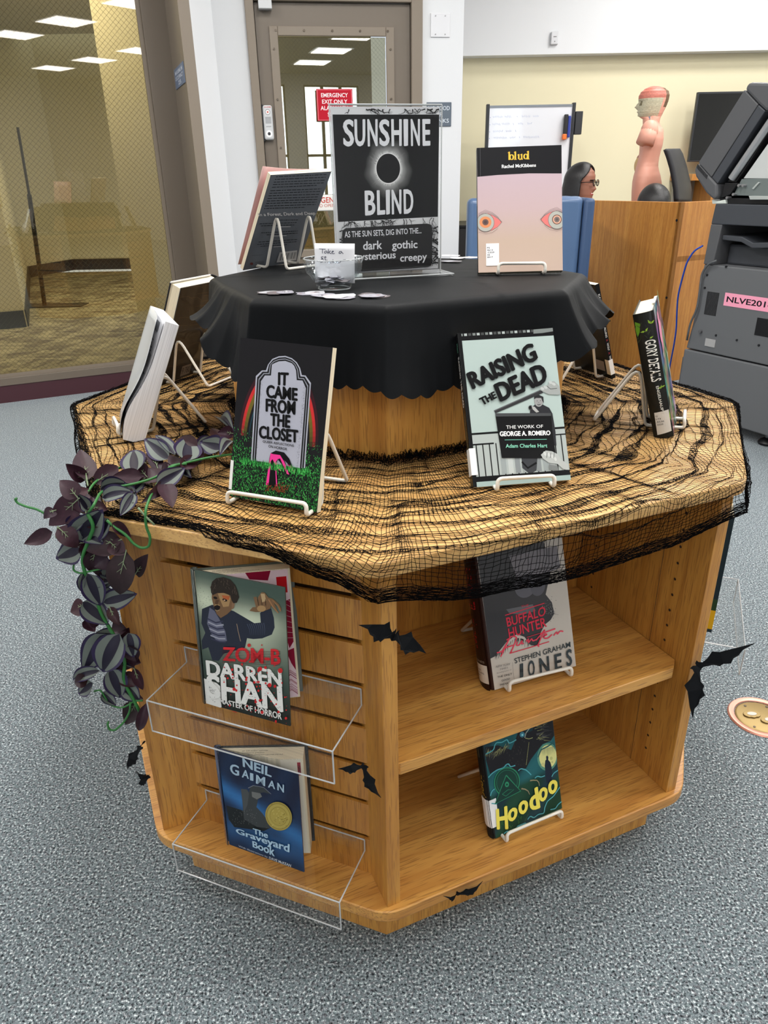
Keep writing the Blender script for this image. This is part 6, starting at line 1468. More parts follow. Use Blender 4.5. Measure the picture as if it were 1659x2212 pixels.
def leaf(bx_, by_, tx_, ty_, wpx, kind, lift, rg):
    B = gpos(bx_, by_, lift); T_ = gpos(tx_, ty_, lift+rg.uniform(-.004, .012)); 
    if (B-T_).length > .13: T_ = fy(tx_/2.95, 900+ty_/2.95, B.y-.01)
    d = T_-B; l = d.length; e = d.normalized(); view = (CC-B).normalized(); n = (view+Vector((rg.uniform(-.3, .3), 0, rg.uniform(0, .5)))); n = (n-e*n.dot(e)).normalized(); s_ = e.cross(n)
    hw = wpx/2.95*(B-CC).length/CF*.66; cup = rg.uniform(.004, .012)*(1 if kind == 'S' else .7); bend = rg.uniform(-.006, .010)
    cols = [-1, -.86, -.80, -.34, -.24, 0, .24, .34, .80, .86, 1]; nv = 11
    PUR = rgb(42, 32, 66); SIL = rgb(104, 112, 106); DKC = rgb(24, 19, 38); MAU = tuple(c*rg.uniform(.8, 1.25) for c in rgb(48, 26, 34)); MAL = tuple(c*1.25 for c in MAU)
    mb = MB(); vs = []; 
    for j in range(nv+1):
        v = j/nv; prof = (math.sin(math.pi*min(1, v*.96+.04)**.80))**.80*(1-.25*v) if 0 < v < 1 else .0; prof = max(prof, .0)
        if v > .82: prof = min(prof, (1-v)/.18*.42+.02)
        for c in cols: vs.append(B+e*(l*v)+s_*(hw*prof*c)+n*(cup*(abs(c)**1.6)*prof+bend*math.sin(math.pi*v)))
    fs = []; nc = len(cols); cl = []
    for j in range(nv):
        for i in range(nc-1):
            fs.append((j*nc+i, (j+1)*nc+i, (j+1)*nc+i+1, j*nc+i+1)); m_ = abs((cols[i]+cols[i+1])/2)
            if kind == 'S': c = PUR if m_ > .83 else (SIL if m_ > .30 else DKC)
            else: c = MAU if (i+j) % 5 else MAL
            if kind == 'S' and (j == nv-1): c = PUR
            cl.append(c)
    mb.v = [tuple(p) for p in vs]; mb.f = fs; mb.c = cl; mb.mi = [0]*len(fs)
    o = mb.build('leaf', M_LEAF, gl, world=True, smooth=True, angle=180)
    if kind == 'P' and rg.random() < .75:     # moulded pale veins at the base of the dark leaves
        sb2 = MB(); q = lambda v, c: B+e*(l*v)+s_*(hw*c)+n*(.0022+bend*math.sin(math.pi*v))
        sb2.tube([q(-.04, 0), q(.2, 0), q(.42, .03)], .0008, 5, taper=.5)
        for v0, s__ in ((.16, 1), (.20, -1), (.30, 1)): sb2.tube([q(v0, 0), q(v0+.10, .28*s__)], .0005, 4, taper=.5)
        sb2.build('leaf_vein', M_STEM2, gl, world=True)
LV = [('S', 1075, 270, 920, 140, 115), ('S', 1115, 245, 990, 118, 70), ('S', 1190, 285, 1200, 130, 150), ('S', 1420, 200, 1272, 160, 115), ('S', 1490, 160, 1400, 250, 80), ('S', 1405, 5, 1490, 95, 75), ('P', 1490, 110, 1385, 105, 70), ('S', 860, 355, 850, 212, 135), ('P', 930, 300, 820, 215, 60),
      ('P', 555, 405, 515, 208, 115), ('P', 545, 405, 418, 300, 75), ('P', 600, 425, 752, 315, 95), ('P', 490, 515, 380, 405, 100), ('P', 398, 505, 575, 462, 80), ('P', 548, 625, 535, 478, 135), ('P', 505, 525, 310, 695, 135), ('P', 355, 600, 278, 652, 60), ('P', 905, 385, 718, 378, 80), ('P', 1030, 405, 945, 325, 95),
      ('S', 638, 465, 806, 425, 112), ('S', 650, 520, 852, 480, 90), ('S', 850, 490, 766, 632, 72), ('S', 1000, 435, 1180, 325, 100), ('P', 1040, 435, 898, 552, 62), ('P', 1050, 430, 1100, 582, 95), ('S', 495, 780, 656, 590, 165), ('S', 695, 650, 610, 802, 90), ('P', 368, 705, 495, 835, 95), ('P', 772, 785, 548, 855, 125), ('P', 335, 735, 152, 812, 78),
      ('S', 512, 840, 354, 905, 130), ('P', 605, 850, 578, 990, 100), ('P', 805, 858, 765, 1134, 142), ('P', 865, 1005, 945, 875, 80), ('P', 715, 675, 838, 772, 60), ('S', 705, 968, 650, 1105, 95), ('S', 658, 1185, 875, 1128, 112), ('S', 558, 1000, 642, 1205, 115), ('S', 545, 985, 528, 1122, 42), ('S', 528, 1180, 692, 1325, 125), ('P', 540, 1200, 448, 1245, 92), ('P', 545, 1290, 606, 1372, 62), ('P', 698, 1212, 762, 1332, 55),
      ('S', 672, 1385, 528, 1628, 150), ('S', 762, 1382, 655, 1628, 165), ('S', 818, 1378, 852, 1535, 95), ('S', 636, 1618, 465, 1678, 72), ('S', 700, 1608, 772, 1792, 115), ('P', 852, 1508, 742, 1628, 92), ('S', 592, 1698, 500, 1770, 90), ('S', 782, 1715, 890, 1808, 92), ('S', 648, 1762, 742, 1842, 62), ('P', 560, 1680, 475, 1700, 70), ('P', 870, 1818, 798, 1962, 92), ('P', 932, 1825, 885, 2002, 55), ('P', 855, 1600, 912, 1742, 52),
      ('P', 690, 900, 600, 960, 90), ('P', 700, 800, 800, 880, 90), ('P', 640, 1320, 560, 1260, 80), ('P', 820, 1460, 870, 1560, 80), ('P', 780, 1640, 860, 1720, 80), ('P', 1150, 330, 1260, 260, 80), ('P', 1260, 200, 1120, 150, 90)]
rg = random.Random(77)
_pth = [(1440, 190), (1330, 250), (1200, 250), (1080, 330), (960, 380), (850, 440), (720, 480), (600, 520), (540, 620), (580, 720), (560, 820), (620, 900), (640, 1000), (620, 1120), (640, 1220), (700, 1330), (740, 1440), (780, 1560), (740, 1680), (800, 1780), (870, 1880)]
for k in range(58):
    q = rg.random()*(len(_pth)-1); a_ = int(q); t_ = q-a_; x = _pth[a_][0]*(1-t_)+_pth[min(a_+1, len(_pth)-1)][0]*t_; y = _pth[a_][1]*(1-t_)+_pth[min(a_+1, len(_pth)-1)][1]*t_; an = rg.uniform(0, 6.28); l_ = rg.uniform(90, 150)
    leaf(x, y, x+l_*math.cos(an), y+l_*math.sin(an), rg.uniform(60, 95), 'P' if rg.random() < .6 else 'S', -.002-.010*rg.random(), rg)
for i, (kd, a_, b_, c_, d_, w__) in enumerate(LV): leaf(a_, b_, c_, d_, w__, kd, .004+.010*((i*7) % 5)/4, rg)
def vine(pts, r_, m, lift=.012, name='stem'):
    P = [gpos(x, y, lift) for x, y in pts]; MB().tube(fillet(P, .03, 5), r_, 7).build(name, m, gl, world=True, smooth=True, angle=180)
vine([(1480, 240), (1330, 260), (1200, 290), (1110, 310), (1050, 360), (960, 400), (850, 430), (740, 450), (640, 480), (600, 560), (560, 620)], .0019, M_STEM)
vine([(560, 620), (600, 700), (560, 800), (520, 900), (540, 1000), (600, 1100), (640, 1250), (700, 1350), (760, 1450), (800, 1560), (780, 1680), (850, 1800), (900, 1900)], .0026, M_STEM)
vine([(1190, 300), (1090, 310), (1020, 400), (960, 500), (925, 600), (930, 700), (960, 770), (950, 830), (900, 840), (850, 810), (800, 750), (720, 700), (680, 660)], .0019, M_STEM, name='tendril')
vine([(320, 640), (240, 590), (170, 575), (110, 550), (95, 525), (108, 522)], .0016, M_STEM, name='tendril')
vine([(830, 1820), (828, 1880), (790, 1950), (730, 2000), (695, 1995), (685, 1960), (690, 1945)], .0017, M_STEM, name='tendril')
vine([(780, 320), (700, 350), (600, 420), (560, 480)], .0017, M_STEM, name='tendril')
vine([(600, 1750), (640, 1740), (700, 1840), (780, 1860), (860, 1810), (910, 1810)], .0014, M_STEM, name='tendril')
vine([(470, 940), (465, 980), (510, 1000), (600, 980), (690, 960)], .0014, M_STEM, name='tendril')
vine([(370, 700), (350, 780), (420, 770), (500, 790)], .0010, M_STEM2, name='tendril')
vine([(560, 440), (540, 330), (545, 290)], .0012, M_STEM2, name='tendril')
vine([(880, 580), (930, 640), (985, 690)], .0014, M_STEM2, name='tendril')

# ================================================================ FLOOR BOX COVER
fb = thing('floor_box', 'round brass floor box cover in a copper ring set in the carpet', 'floor box', (.872, 1.336, 0), .35)
M_COP = mat('copper_ring', rgb(214, 152, 134), .35, .55); M_BRS = mat('aged_brass', rgb(150, 128, 84), .42, .7); M_ALU = mat('worn_metal', rgb(180, 172, 164), .4, .6)
MB().lathe([(.056, .001), (.057, .0035), (.062, .005), (.068, .0045), (.071, .001)], 48).build('ring', M_COP, fb, smooth=True)
MB().lathe([(0, .0028), (.050, .0028), (.0525, .0022), (.0545, .0006)], 48).build('cover_plate', M_BRS, fb, smooth=True)
def hatch(cx, cy, an):
    M_ = Matrix.Translation((cx, cy, 0)) @ Matrix.Rotation(an, 4, 'Z'); n = 26; pts = []
    for i in range(n):
        t = 6.2832*i/n; x, y = .020*math.cos(t), .0125*math.sin(t)
        if abs(abs(t % 3.1416-1.5708)-.45) < .13: x *= .90; y *= .88
        pts.append((x, y))
    h_ = MB().prism(pts, .0026, .0062, M_).build('outlet_lid', M_BRS, fb, bevel=.0008); MB().prism([(.011*math.cos(6.2832*i/14), .006*math.sin(6.2832*i/14)) for i in range(14)], .0061, .0068, M_).build('lid_inlay', M_ALU, h_)
hatch(-.014, .012, -.35); hatch(.008, -.018, -.25)
for x, y in ((-.040, -.022), (-.004, .042), (.040, .020)): MB().cyl((x, y, .0026), (x, y, .0038), .003, n=10).build('screw', MATS['screw'], fb)
# ================================================================ BEHIND THE DISPLAY, RIGHT
# ---- wooden study partition
PZ = 1.013
c1 = fz(1472, 437, PZ); c0 = fz(1290, 433, PZ); c2 = fz(1523, 440, PZ)
for q in (c0, c1, c2): q.z = 0
M_PART = wood('maple_partition', 'z', .1, light=rgb(206, 146, 70), dark=rgb(190, 128, 56), pore=rgb(160, 104, 44), coat=.1)
pt_ = thing('study_partition', 'honey-coloured wooden study partition beside the copier', 'partition', c1)
d1 = (c1-c0).normalized(); n1 = Vector((-d1.y, d1.x, 0)); d2 = n1.copy(); n2 = Vector((-d2.y, d2.x, 0)); c0e = c0-d1*.05
MB().slab([c0e, c1, c1+n1*.03, c0e+n1*.03], (0, 0, PZ)).build('front_panel', M_PART, pt_, world=True, bevel=.002)
MB().slab([c1, c1+d2*1.1, c1+d2*1.1+n2*.03, c1+n2*.03], (0, 0, PZ)).build('side_panel', M_PART, pt_, world=True, bevel=.002)
for (px, py) in ((1462, 476), (1440, 643)):
    P = fpl(px, py, c1, n1); MB().cyl(P-n1*.002, P+n1*.001, .007, n=14).build('bolt_hole', M_BLK, pt_, world=True)
MB().slab([c0e+n1*.03+Vector((0, 0, .70)), c1+n1*.03+Vector((0, 0, .70)), c1+n1*.28+Vector((0, 0, .70)), c0e+n1*.28+Vector((0, 0, .70))], (0, 0, .03)).build('desk_top', M_PART, pt_, world=True)
# ---- blue booth chair
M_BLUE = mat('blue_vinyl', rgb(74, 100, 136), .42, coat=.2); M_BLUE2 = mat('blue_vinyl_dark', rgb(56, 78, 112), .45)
YB_ = 4.12; xa = fy(1012, 430, YB_).x; xb = fy(1262, 430, YB_).x; xc = fy(1288, 430, YB_).x; zt_ = fy(1262, 424, YB_).z
ch_ = thing('lounge_chair', 'high-backed blue vinyl lounge chair in front of the wooden partition', 'chair', ((xa+xb)/2, YB_+.3, 0))
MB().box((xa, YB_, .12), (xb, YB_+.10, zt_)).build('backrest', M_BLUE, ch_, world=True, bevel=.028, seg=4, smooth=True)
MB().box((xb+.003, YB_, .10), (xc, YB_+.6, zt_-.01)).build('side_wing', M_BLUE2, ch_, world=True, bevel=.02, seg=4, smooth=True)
MB().box((xa+.02, YB_+.10, .22), (xb, YB_+.58, .46)).build('seat', M_BLUE, ch_, world=True, bevel=.03, seg=3, smooth=True)
for x in (xa+.06, xb-.02):
    for y in (YB_+.05, YB_+.52): MB().cyl((x, y, 0), (x, y, .16), .018, n=10).build('leg', M_BLK, ch_, world=True)
# ---- dark low cabinet seen between pier and chair
t = thing('low_cabinet', 'dark low cabinet against the cream wall, just right of the door wall', 'cabinet', (.62, 6.6, 0))
MB().box((-.2, -.25, 0), (.25, .38, .78)).build('body', mat('dark_laminate', rgb(44, 42, 42), .4), t, bevel=.004)
MB().box((-.21, -.26, .78), (.26, .38, .80)).build('top', M_BLK, t, bevel=.002)

# ---- mobile whiteboard
YW = 6.4; x0_ = fy(1054, 228, YW).x; x1_ = fy(1239, 235, YW).x; zt2 = fy(1150, 230, YW).z; zb2 = .82
wb = thing('whiteboard', 'mobile whiteboard with faint blue notes behind the pink book', 'whiteboard', ((x0_+x1_)/2, YW, 0))
w2 = (x1_-x0_)/2
MB().box((-w2, -.012, zb2), (w2, .012, zt2)).build('board', mat('board_white', rgb(232, 234, 240), .18, coat=.5), wb)
M_DK = mat('frame_dark', rgb(40, 42, 46), .4); M_ALF = mat('frame_alu', rgb(120, 124, 130), .35, .6)
for sx in (-1, 1): MB().box((sx*w2-.012, -.022, .08), (sx*w2+.012, .022, zt2+.02)).build('post', M_DK, wb, bevel=.003)
MB().box((-w2, -.016, zt2-.006), (w2, .016, zt2+.01)).build('top_rail', M_ALF, wb); MB().box((-w2, -.03, zb2-.02), (w2, .03, zb2)).build('bottom_rail', M_ALF, wb)
for sx in (-1, 1):
    MB().box((sx*w2-.02, -.30, .05), (sx*w2+.02, .30, .08)).build('foot', M_DK, wb, bevel=.004)
    for sy in (-1, 1): MB().cyl((sx*w2-.012, sy*.26, .027), (sx*w2+.012, sy*.26, .027), .026, n=14).build('caster', M_BLK, wb)
a = Art(2*w2, zt2-zb2, lambda x, y, z: (x, -.0125-z, zb2+y)); rng = random.Random(44)
IB = rgb(150, 166, 206); bl = zt2-zb2
for r_i, (yy, segs) in enumerate(((.075, ((.06, .18), (.20, .28), (.34, .35), (.40, .50), (.53, .60))), (.135, ((.06, .15), (.17, .26), (.30, .31), (.36, .42), (.47, .52))), (.195, ((.07, .19), (.22, .29), (.33, .34))), (.25, ((.08, .24), (.27, .34), (.38, .39), (.43, .62))), (.34, ((.06, .20), (.24, .32), (.37, .38))), (.44, ((.06, .15), (.22, .23))))):
    a.rect(.025, yy+.008, .033, yy+.014, IB)
    for s0_, s1_ in segs:
        k = 0; pts = []; x = s0_
        while x < s1_: pts.append((x, yy+(.014 if k % 2 else 0)+rng.uniform(-.004, .004))); x += .008; k += 1
        if len(pts) > 1: a.stroke(pts, .0028, IB)
a.build('notes', P_SEMI, wb)
mh = MB().box((w2-.075, -.05, zt2-.22), (w2-.045, -.018, zt2-.06)); mh.build('marker_black', M_BLK, wb, bevel=.006)
MB().box((w2-.045, -.045, zt2-.22), (w2-.022, -.018, zt2-.07)).build('marker_blue', mat('marker_blue', rgb(40, 60, 150), .4), wb, bevel=.006)
MB().box((w2-.080, -.055, zt2-.235), (w2-.048, -.015, zt2-.195)).build('marker_cap', mat('marker_orange', rgb(240, 120, 50), .4), wb, bevel=.006)
MB().box((w2+.014, -.03, zt2-.20), (w2+.07, .02, zt2-.04)).build('eraser_holder', M_DK, wb, bevel=.004)

# ---- television on the cream wall
YT = 6.8; A = fy(1509, 200, YT); Bq = fy(1482, 350, YT)
tv = thing('television', 'flat wall-mounted television behind the raised copier lid', 'television', (Bq.x, YT, Bq.z))
zz = A.z-Bq.z
MB().box((0, -.045, 0), (1.15, -.01, zz)).build('bezel', M_DK, tv, bevel=.004)
sc_m = mat('tv_screen', rgb(20, 20, 17), .15, coat=.2)
MB().box((.014, -.0475, .014), (1.136, -.045, zz-.014)).build('screen', sc_m, tv)
MB().box((.3, -.01, .12), (.8, .17, zz-.12)).build('wall_mount', M_BLK, tv)
P = fy(1476, 376, 6.75); t = thing('wall_desk', 'narrow wooden desk ledge under the television', 'desk', (P.x+.6, 6.75, 0))
MB().box((-.62, -.25, P.z-.05), (.7, .24, P.z)).build('desk_top', M_PART, t, bevel=.003); MB().box((-.6, .18, 0), (.68, .22, P.z-.05)).build('shaded_wall_sheet', mat('wall_shade_grey', rgb(164, 162, 154), .6), t)  # grey sheet stands in for the shaded wall below the ledge
for sx in (-.40, .66): MB().box((sx-.02, -.2, 0), (sx+.02, .2, P.z-.05)).build('desk_leg', M_PART, t)

# ---- heads and figures
def interp(tab, x):
    for (a_, *p), (b_, *q) in zip(tab[:-1], tab[1:]):
        if a_ <= x <= b_:
            t = (x-a_)/(b_-a_); t = t*t*(3-2*t); return [u+(v-u)*t for u, v in zip(p, q)]
    return list(tab[-1][1:]) if x > tab[-1][0] else list(tab[0][1:])
HEAD = [(-.30, .040, .062, .050, 0), (-.08, .044, .066, .050, 0), (.0, .066, .070, .044, 0), (.04, .080, .074, .050, 0), (.12, .080, .080, .058, 0), (.18, .084, .084, .062, .004), (.23, .083, .088, .064, .001), (.27, .082, .091, .066, .010), (.33, .081, .095, .069, .024), (.40, .080, .099, .071, .016), (.50, .078, .104, .074, .006), (.57, .087, .106, .075, 0), (.68, .087, .107, .075, 0), (.80, .078, .100, .070, 0), (.90, .058, .078, .054, 0), (.97, .032, .045, .032, 0), (1.0, .004, .006, .004, 0)]
def head_fn(Hh=.225, sc=1.):
    def f(i, j):
        z = -.30+1.30*j; fr, bk, wd, nz_ = interp(HEAD, z); ph = 2*math.pi*i; c, s_ = math.cos(ph), math.sin(ph)
        d = min(ph, 2*math.pi-ph)
        x = (fr if c > 0 else bk)*c; y = wd*s_
        x += nz_*math.exp(-(d/.17)**2)
        eye_ = .009*math.exp(-((d-.42)/.14)**2)*math.exp(-((z-.50)/.05)**2); x -= eye_
        x -= .005*math.exp(-(d/.35)**2)*math.exp(-((z-.205)/.012)**2)
        return (x*sc, y*sc, z*Hh)
    return f
def head_mesh(mb, M, col, sc=1., Hh=.225, cfn=None):
    f = head_fn(Hh, sc); mb.grid(lambda i, j: M @ Vector(f(i, j)), 40, 60, col=col, cfn=cfn, wrapu=True)
M_SKINC = mat('painted_skin', (.5, .5, .5), .45); at2 = N(M_SKINC, 'ShaderNodeAttribute', attribute_name='Col'); L(M_SKINC, at2.outputs['Color'], bs(M_SKINC).inputs['Base Color'])
def person(label, P, crown_px, az, shirt, skin=rgb(156, 108, 90), dist_y=5.0):
    """seated person, one continuous body; P = (x, y) of the head axis, crown_px sets the height"""
    top_z = fy(crown_px[0], crown_px[1], P[1]).z; Hh = .225; cz = top_z-Hh-.012
    M = Matrix.Translation((P[0], P[1], cz)) @ Matrix.Rotation(R(az), 4, 'Z')
    t = thing('person', label, 'person', (P[0], P[1], .44))
    mb = MB()
    def cf(i, j):
        z = -.30+1.30*j; d = min(i, 1-i)*2*math.pi
        if abs(z-.205) < .022 and d < .42: return rgb(236, 226, 220) if abs(z-.205) < .010 and d < .30 else rgb(170, 76, 76)
        if z > .55 and z < .58 and .2 < d < .7: return rgb(40, 28, 24)
        return skin
    head_mesh(mb, M, None, 1., Hh, cf)
    # torso, loft from the hips to the neck, merging at the neck ring
    T = [(0, .17, .13), (.14, .16, .115), (.30, .165, .115), (.44, .19, .11), (.52, .185, .10), (.565, .12, .08), (.60, .055, .055)]; th = cz-.06-.44; hs = th/.60
    nb_ = 28
    def tf(i, j):
        z = .60*j; w_, d_ = interp(T, z); a_ = 2*math.pi*i; return M @ Vector((d_*math.cos(a_)-.02, w_*math.sin(a_), -(cz-.44)+z*hs))
    mb.grid(tf, 28, 24, col=shirt, wrapu=True)
    for s_ in (-1, 1):
        sh = Vector((-.02, s_*.17, -(cz-.44)+.50*hs)); el = Vector((.06, s_*.22, -(cz-.44)+.24*hs)); wr = Vector((.30, s_*.13, -(cz-.44)+.28*hs))
        mb.tube([M @ p for p in fillet([sh, el, wr], .06, 5)], .048, 12, col=shirt, taper=.60)
        hp = Vector((0, s_*.09, -(cz-.44)+.06)); kn = Vector((.44, s_*.11, -(cz-.44)+.06)); an = Vector((.42, s_*.11, -(cz-.06)))
        mb.tube([M @ p for p in fillet([hp, kn, an], .06, 5)], .08, 12, col=rgb(40, 44, 60), taper=.55)
        hb = wr; mb.tube([M @ p for p in (wr, wr+Vector((.05, -s_*.01, 0)), wr+Vector((.085, -s_*.015, -.01)))], .030, 10, col=skin, taper=.7)
        for k in range(4): o_ = Vector((.08, -s_*.015+(k-1.5)*.017, -.008)); mb.tube([M @ (wr+o_), M @ (wr+o_+Vector((.04, 0, -.008))), M @ (wr+o_+Vector((.065-.008*abs(k-1.5), 0, -.026)))], .0085, 8, col=skin, taper=.8)
        mb.tube([M @ (wr+Vector((.03, -s_*.03, 0))), M @ (wr+Vector((.06, -s_*.055, -.004))), M @ (wr+Vector((.085, -s_*.06, -.012)))], .0095, 8, col=skin, taper=.8)
    # ears
    for s_ in (-1, 1):
        mb.tube([M @ Vector((-.004, s_*.074, Hh*.38)), M @ Vector((-.012, s_*.082, Hh*.46)), M @ Vector((-.006, s_*.080, Hh*.54)), M @ Vector((.004, s_*.075, Hh*.50))], .008, 8, col=skin)
    mb.build('body', M_SKINC, t, world=True, smooth=True, angle=180)
    return t, M, Hh
M_HAIR = mat('black_hair', rgb(16, 15, 17), .35, spec=.6)
_v = coords(M_HAIR, (300, 300, 12)); _n = N(M_HAIR, 'ShaderNodeTexNoise', Scale=1.0); L(M_HAIR, _v, _n.inputs['Vector']); bump(M_HAIR, _n.outputs[0], .5, .003)
def hair(t, M, Hh, length=.30, open_=1.0):
    """shell over the skull that opens at the face and falls down the back"""
    def f(i, j):
        # i around, j from crown down
        oe = open_*min(1, j/.45)**1.6; ph = (i-.5)*2*(math.pi-oe)+math.pi; 
        if j < .45:
            a = j/.45*math.pi/2*.98; rr = math.sin(a); z = Hh*(.56+.50*math.cos(a)); fr, bk, wd = .092, .122, .092; c, s_ = math.cos(ph), math.sin(ph)
            return M @ Vector(((fr if c > 0 else bk)*c*rr, wd*s_*rr, z))
        q = (j-.45)/.55; c, s_ = math.cos(ph), math.sin(ph); k = 1+.10*math.sin(q*3); z = Hh*.56-q*length
        return M @ Vector(((.092 if c > 0 else .122)*c*k-.01*q, .092*s_*k, z))
    mb = MB(); mb.grid(f, 36, 26); o = mb.build('hair', M_HAIR, t, world=True, smooth=True, angle=180, solid=.012); return o
Pn = fy(1256, 390, 5.45)
t, M, Hh = person('person with long black hair and dark-framed glasses, laughing, turned to the right', (Pn.x+.005, 5.45), (1250, 352), -34, rgb(34, 34, 38))
hair(t, M, Hh, .26, 1.30)
gm = MB()
for s_ in (-1, 1):
    pts = [(.098, s_*(.034+.024*math.cos(a_)), Hh*.50+.019*math.sin(a_)) for a_ in [2*math.pi*k/16 for k in range(16)]]; gm.tube([M @ Vector(p) for p in pts], .0028, 6, closed=True)
    gm.tube([M @ Vector((.096, s_*.058, Hh*.52)), M @ Vector((.05, s_*.078, Hh*.52)), M @ Vector((-.01, s_*.080, Hh*.50))], .0025, 6)
gm.tube([M @ Vector((.100, -.012, Hh*.51)), M @ Vector((.103, 0, Hh*.53)), M @ Vector((.100, .012, Hh*.51))], .0025, 6)
go = gm.build('glasses', M_BLK, t, world=True, smooth=True, angle=180)
for s_ in (-1, 1):
    MB().add([M @ Vector((.0985, s_*(.034+.023*math.cos(2*math.pi*k/14)), Hh*.50+.018*math.sin(2*math.pi*k/14))) for k in range(14)], [tuple(range(14))]).build('lens', glass_pane('spectacle_lens', (.9, .9, .9), .35), go, world=True)
Pn = fy(1414, 410, 4.95)
t, M, Hh = person('second person, only the crown of black hair showing above the wooden partition', (Pn.x, 4.95), (1416, 398), 100, rgb(60, 60, 66))
hair(t, M, Hh, .30, .85)
Pn3 = Vector((fy(1228, 380, 4.9).x, 4.9))

# ---- anatomical torso model
YM = 5.5; Z1 = (1200, 160, 5.53)
def mp(x, y, Y=YM): return fy(Z1[0]+x/Z1[2], Z1[1]+y/Z1[2], Y)
tm = thing('torso_model', 'life-size anatomical torso model with exposed brain and skull, facing left', 'anatomical model', (mp(1110, 1300).x, YM, .74))
PINK = rgb(226, 164, 144); BRN = rgb(204, 122, 106); SKL_ = rgb(206, 200, 172)
rows = [(505, 1118, 1236, .055), (560, 1105, 1240, .058), (600, 1100, 1248, .068), (630, 1080, 1268, .10), (660, 1058, 1285, .150), (700, 1030, 1294, .175), (780, 1012, 1297, .180), (860, 1004, 1284, .165), (930, 1000, 1262, .150), (1000, 990, 1245, .140), (1060, 972, 1236, .135), (1110, 960, 1234, .138), (1160, 948, 1244, .148), (1220, 930, 1262, .160), (1290, 916, 1275, .165), (1400, 908, 1282, .165), (1520, 905, 1285, .160)]
_vd = Vector((mp(1110, 800).x, YM, 0)).normalized(); VX, VY = _vd.x, _vd.y; mb = MB()
def tors(i, j):
    k = j*(len(rows)-1); a_ = min(int(k), len(rows)-2); t = k-a_; r0, r1 = rows[a_], rows[a_+1]; q = [u+(v-u)*t for u, v in zip(r0, r1)]
    xf, xb = mp(q[1], q[0]).x, mp(q[2], q[0]).x; z = mp(q[1], q[0]).z; ph = 2*math.pi*i; c, s_ = math.cos(ph), math.sin(ph)
    back = .010*math.exp(-(((i-0.0) if i < .5 else i-1)/.03)**2) if a_ > 4 else 0
    return ((xf+xb)/2+(xb-xf)/2*c-back+q[3]*s_*VX, YM+q[3]*s_*VY, z)
mb.grid(tors, 40, 64, col=PINK, wrapu=True)
zb_ = mp(905, 1520).z; xm = (mp(905, 1520).x+mp(1285, 1520).x)/2
mb.lathe([(.165, 0), (.16, zb_-.74)], 32, Matrix.Translation((xm, YM, .74)) @ Matrix.Scale(.72, 4, (1, 0, 0)), col=PINK)
for s_ in (-1, 1):
    a0 = mp(1120, 690); a1 = mp(1065, 845); P0 = Vector((a0.x+s_*.145*VX, YM+s_*.145*VY, a0.z)); P1 = Vector((a1.x+s_*.165*VX, YM+s_*.165*VY, a1.z)); mb.cyl(P0.lerp(P1, -.15), P1, .054, .058, n=20, col=PINK)
    mb.grid(lambda i, j: P0+Vector((.056*math.cos(6.2832*i)*math.sin(math.pi*j), .056*math.sin(6.2832*i)*math.sin(math.pi*j), .065*math.cos(math.pi*j))), 20, 10, col=PINK, wrapu=True)
MHd = Matrix.Translation((mp(1150, 480).x-.01, YM, mp(1100, 512).z)) @ Matrix.Rotation(math.pi-math.atan2(VX, VY), 4, 'Z')
hh_ = mp(1190, 145).z-mp(1190, 512).z
def hc(i, j):
    z = -.30+1.30*j; d = min(i, 1-i)*2*math.pi; rn = noise.noise(Vector((i*40, j*46, 1)))
    if z > .60 and d < 2.55: return tuple(c*(.82+.5*abs(rn)) for c in BRN)
    if d > 2.55 and z > .25: return rgb(110, 84, 60) if z > .3 else PINK
    if z > .0 and d < 2.3: return tuple(c*(.85+.25*rn) for c in SKL_) if not (.36 < z < .52 and .3 < d < .75) else rgb(120, 110, 80)
    return PINK
mb.grid(lambda i, j: MHd @ Vector(head_fn(hh_, 1.0)(i, j)), 60, 70, cfn=hc, wrapu=True)
mb.build('body', M_SKINC, tm, world=True, smooth=True, angle=180)
og = MB()
for (x, y, rx, rz, c) in ((985, 1090, .022, .05, rgb(214, 176, 120)), (1000, 1020, .012, .03, rgb(170, 90, 80)), (1098, 545, .016, .035, rgb(110, 120, 140))):
    P = mp(x, y); og.grid(lambda i, j: P+Vector((rx*math.cos(6.2832*i)*math.sin(math.pi*j), .05*math.sin(6.2832*i)*math.sin(math.pi*j), rz*math.cos(math.pi*j))), 12, 8, col=c, wrapu=True)
o = og.build('organs', M_SKINC, tm, world=True, smooth=True); 
t = thing('study_table', 'table behind the partition carrying the anatomical torso model', 'table', (xm, YM, 0))
MB().box((-.5, -.35, .71), (.5, .35, .738)).build('table_top', M_PART, t, bevel=.003)
for sx in (-.45, .45):
    for sy in (-.3, .3): MB().box((sx-.02, sy-.02, 0), (sx+.02, sy+.02, .71)).build('leg', M_DK, t)

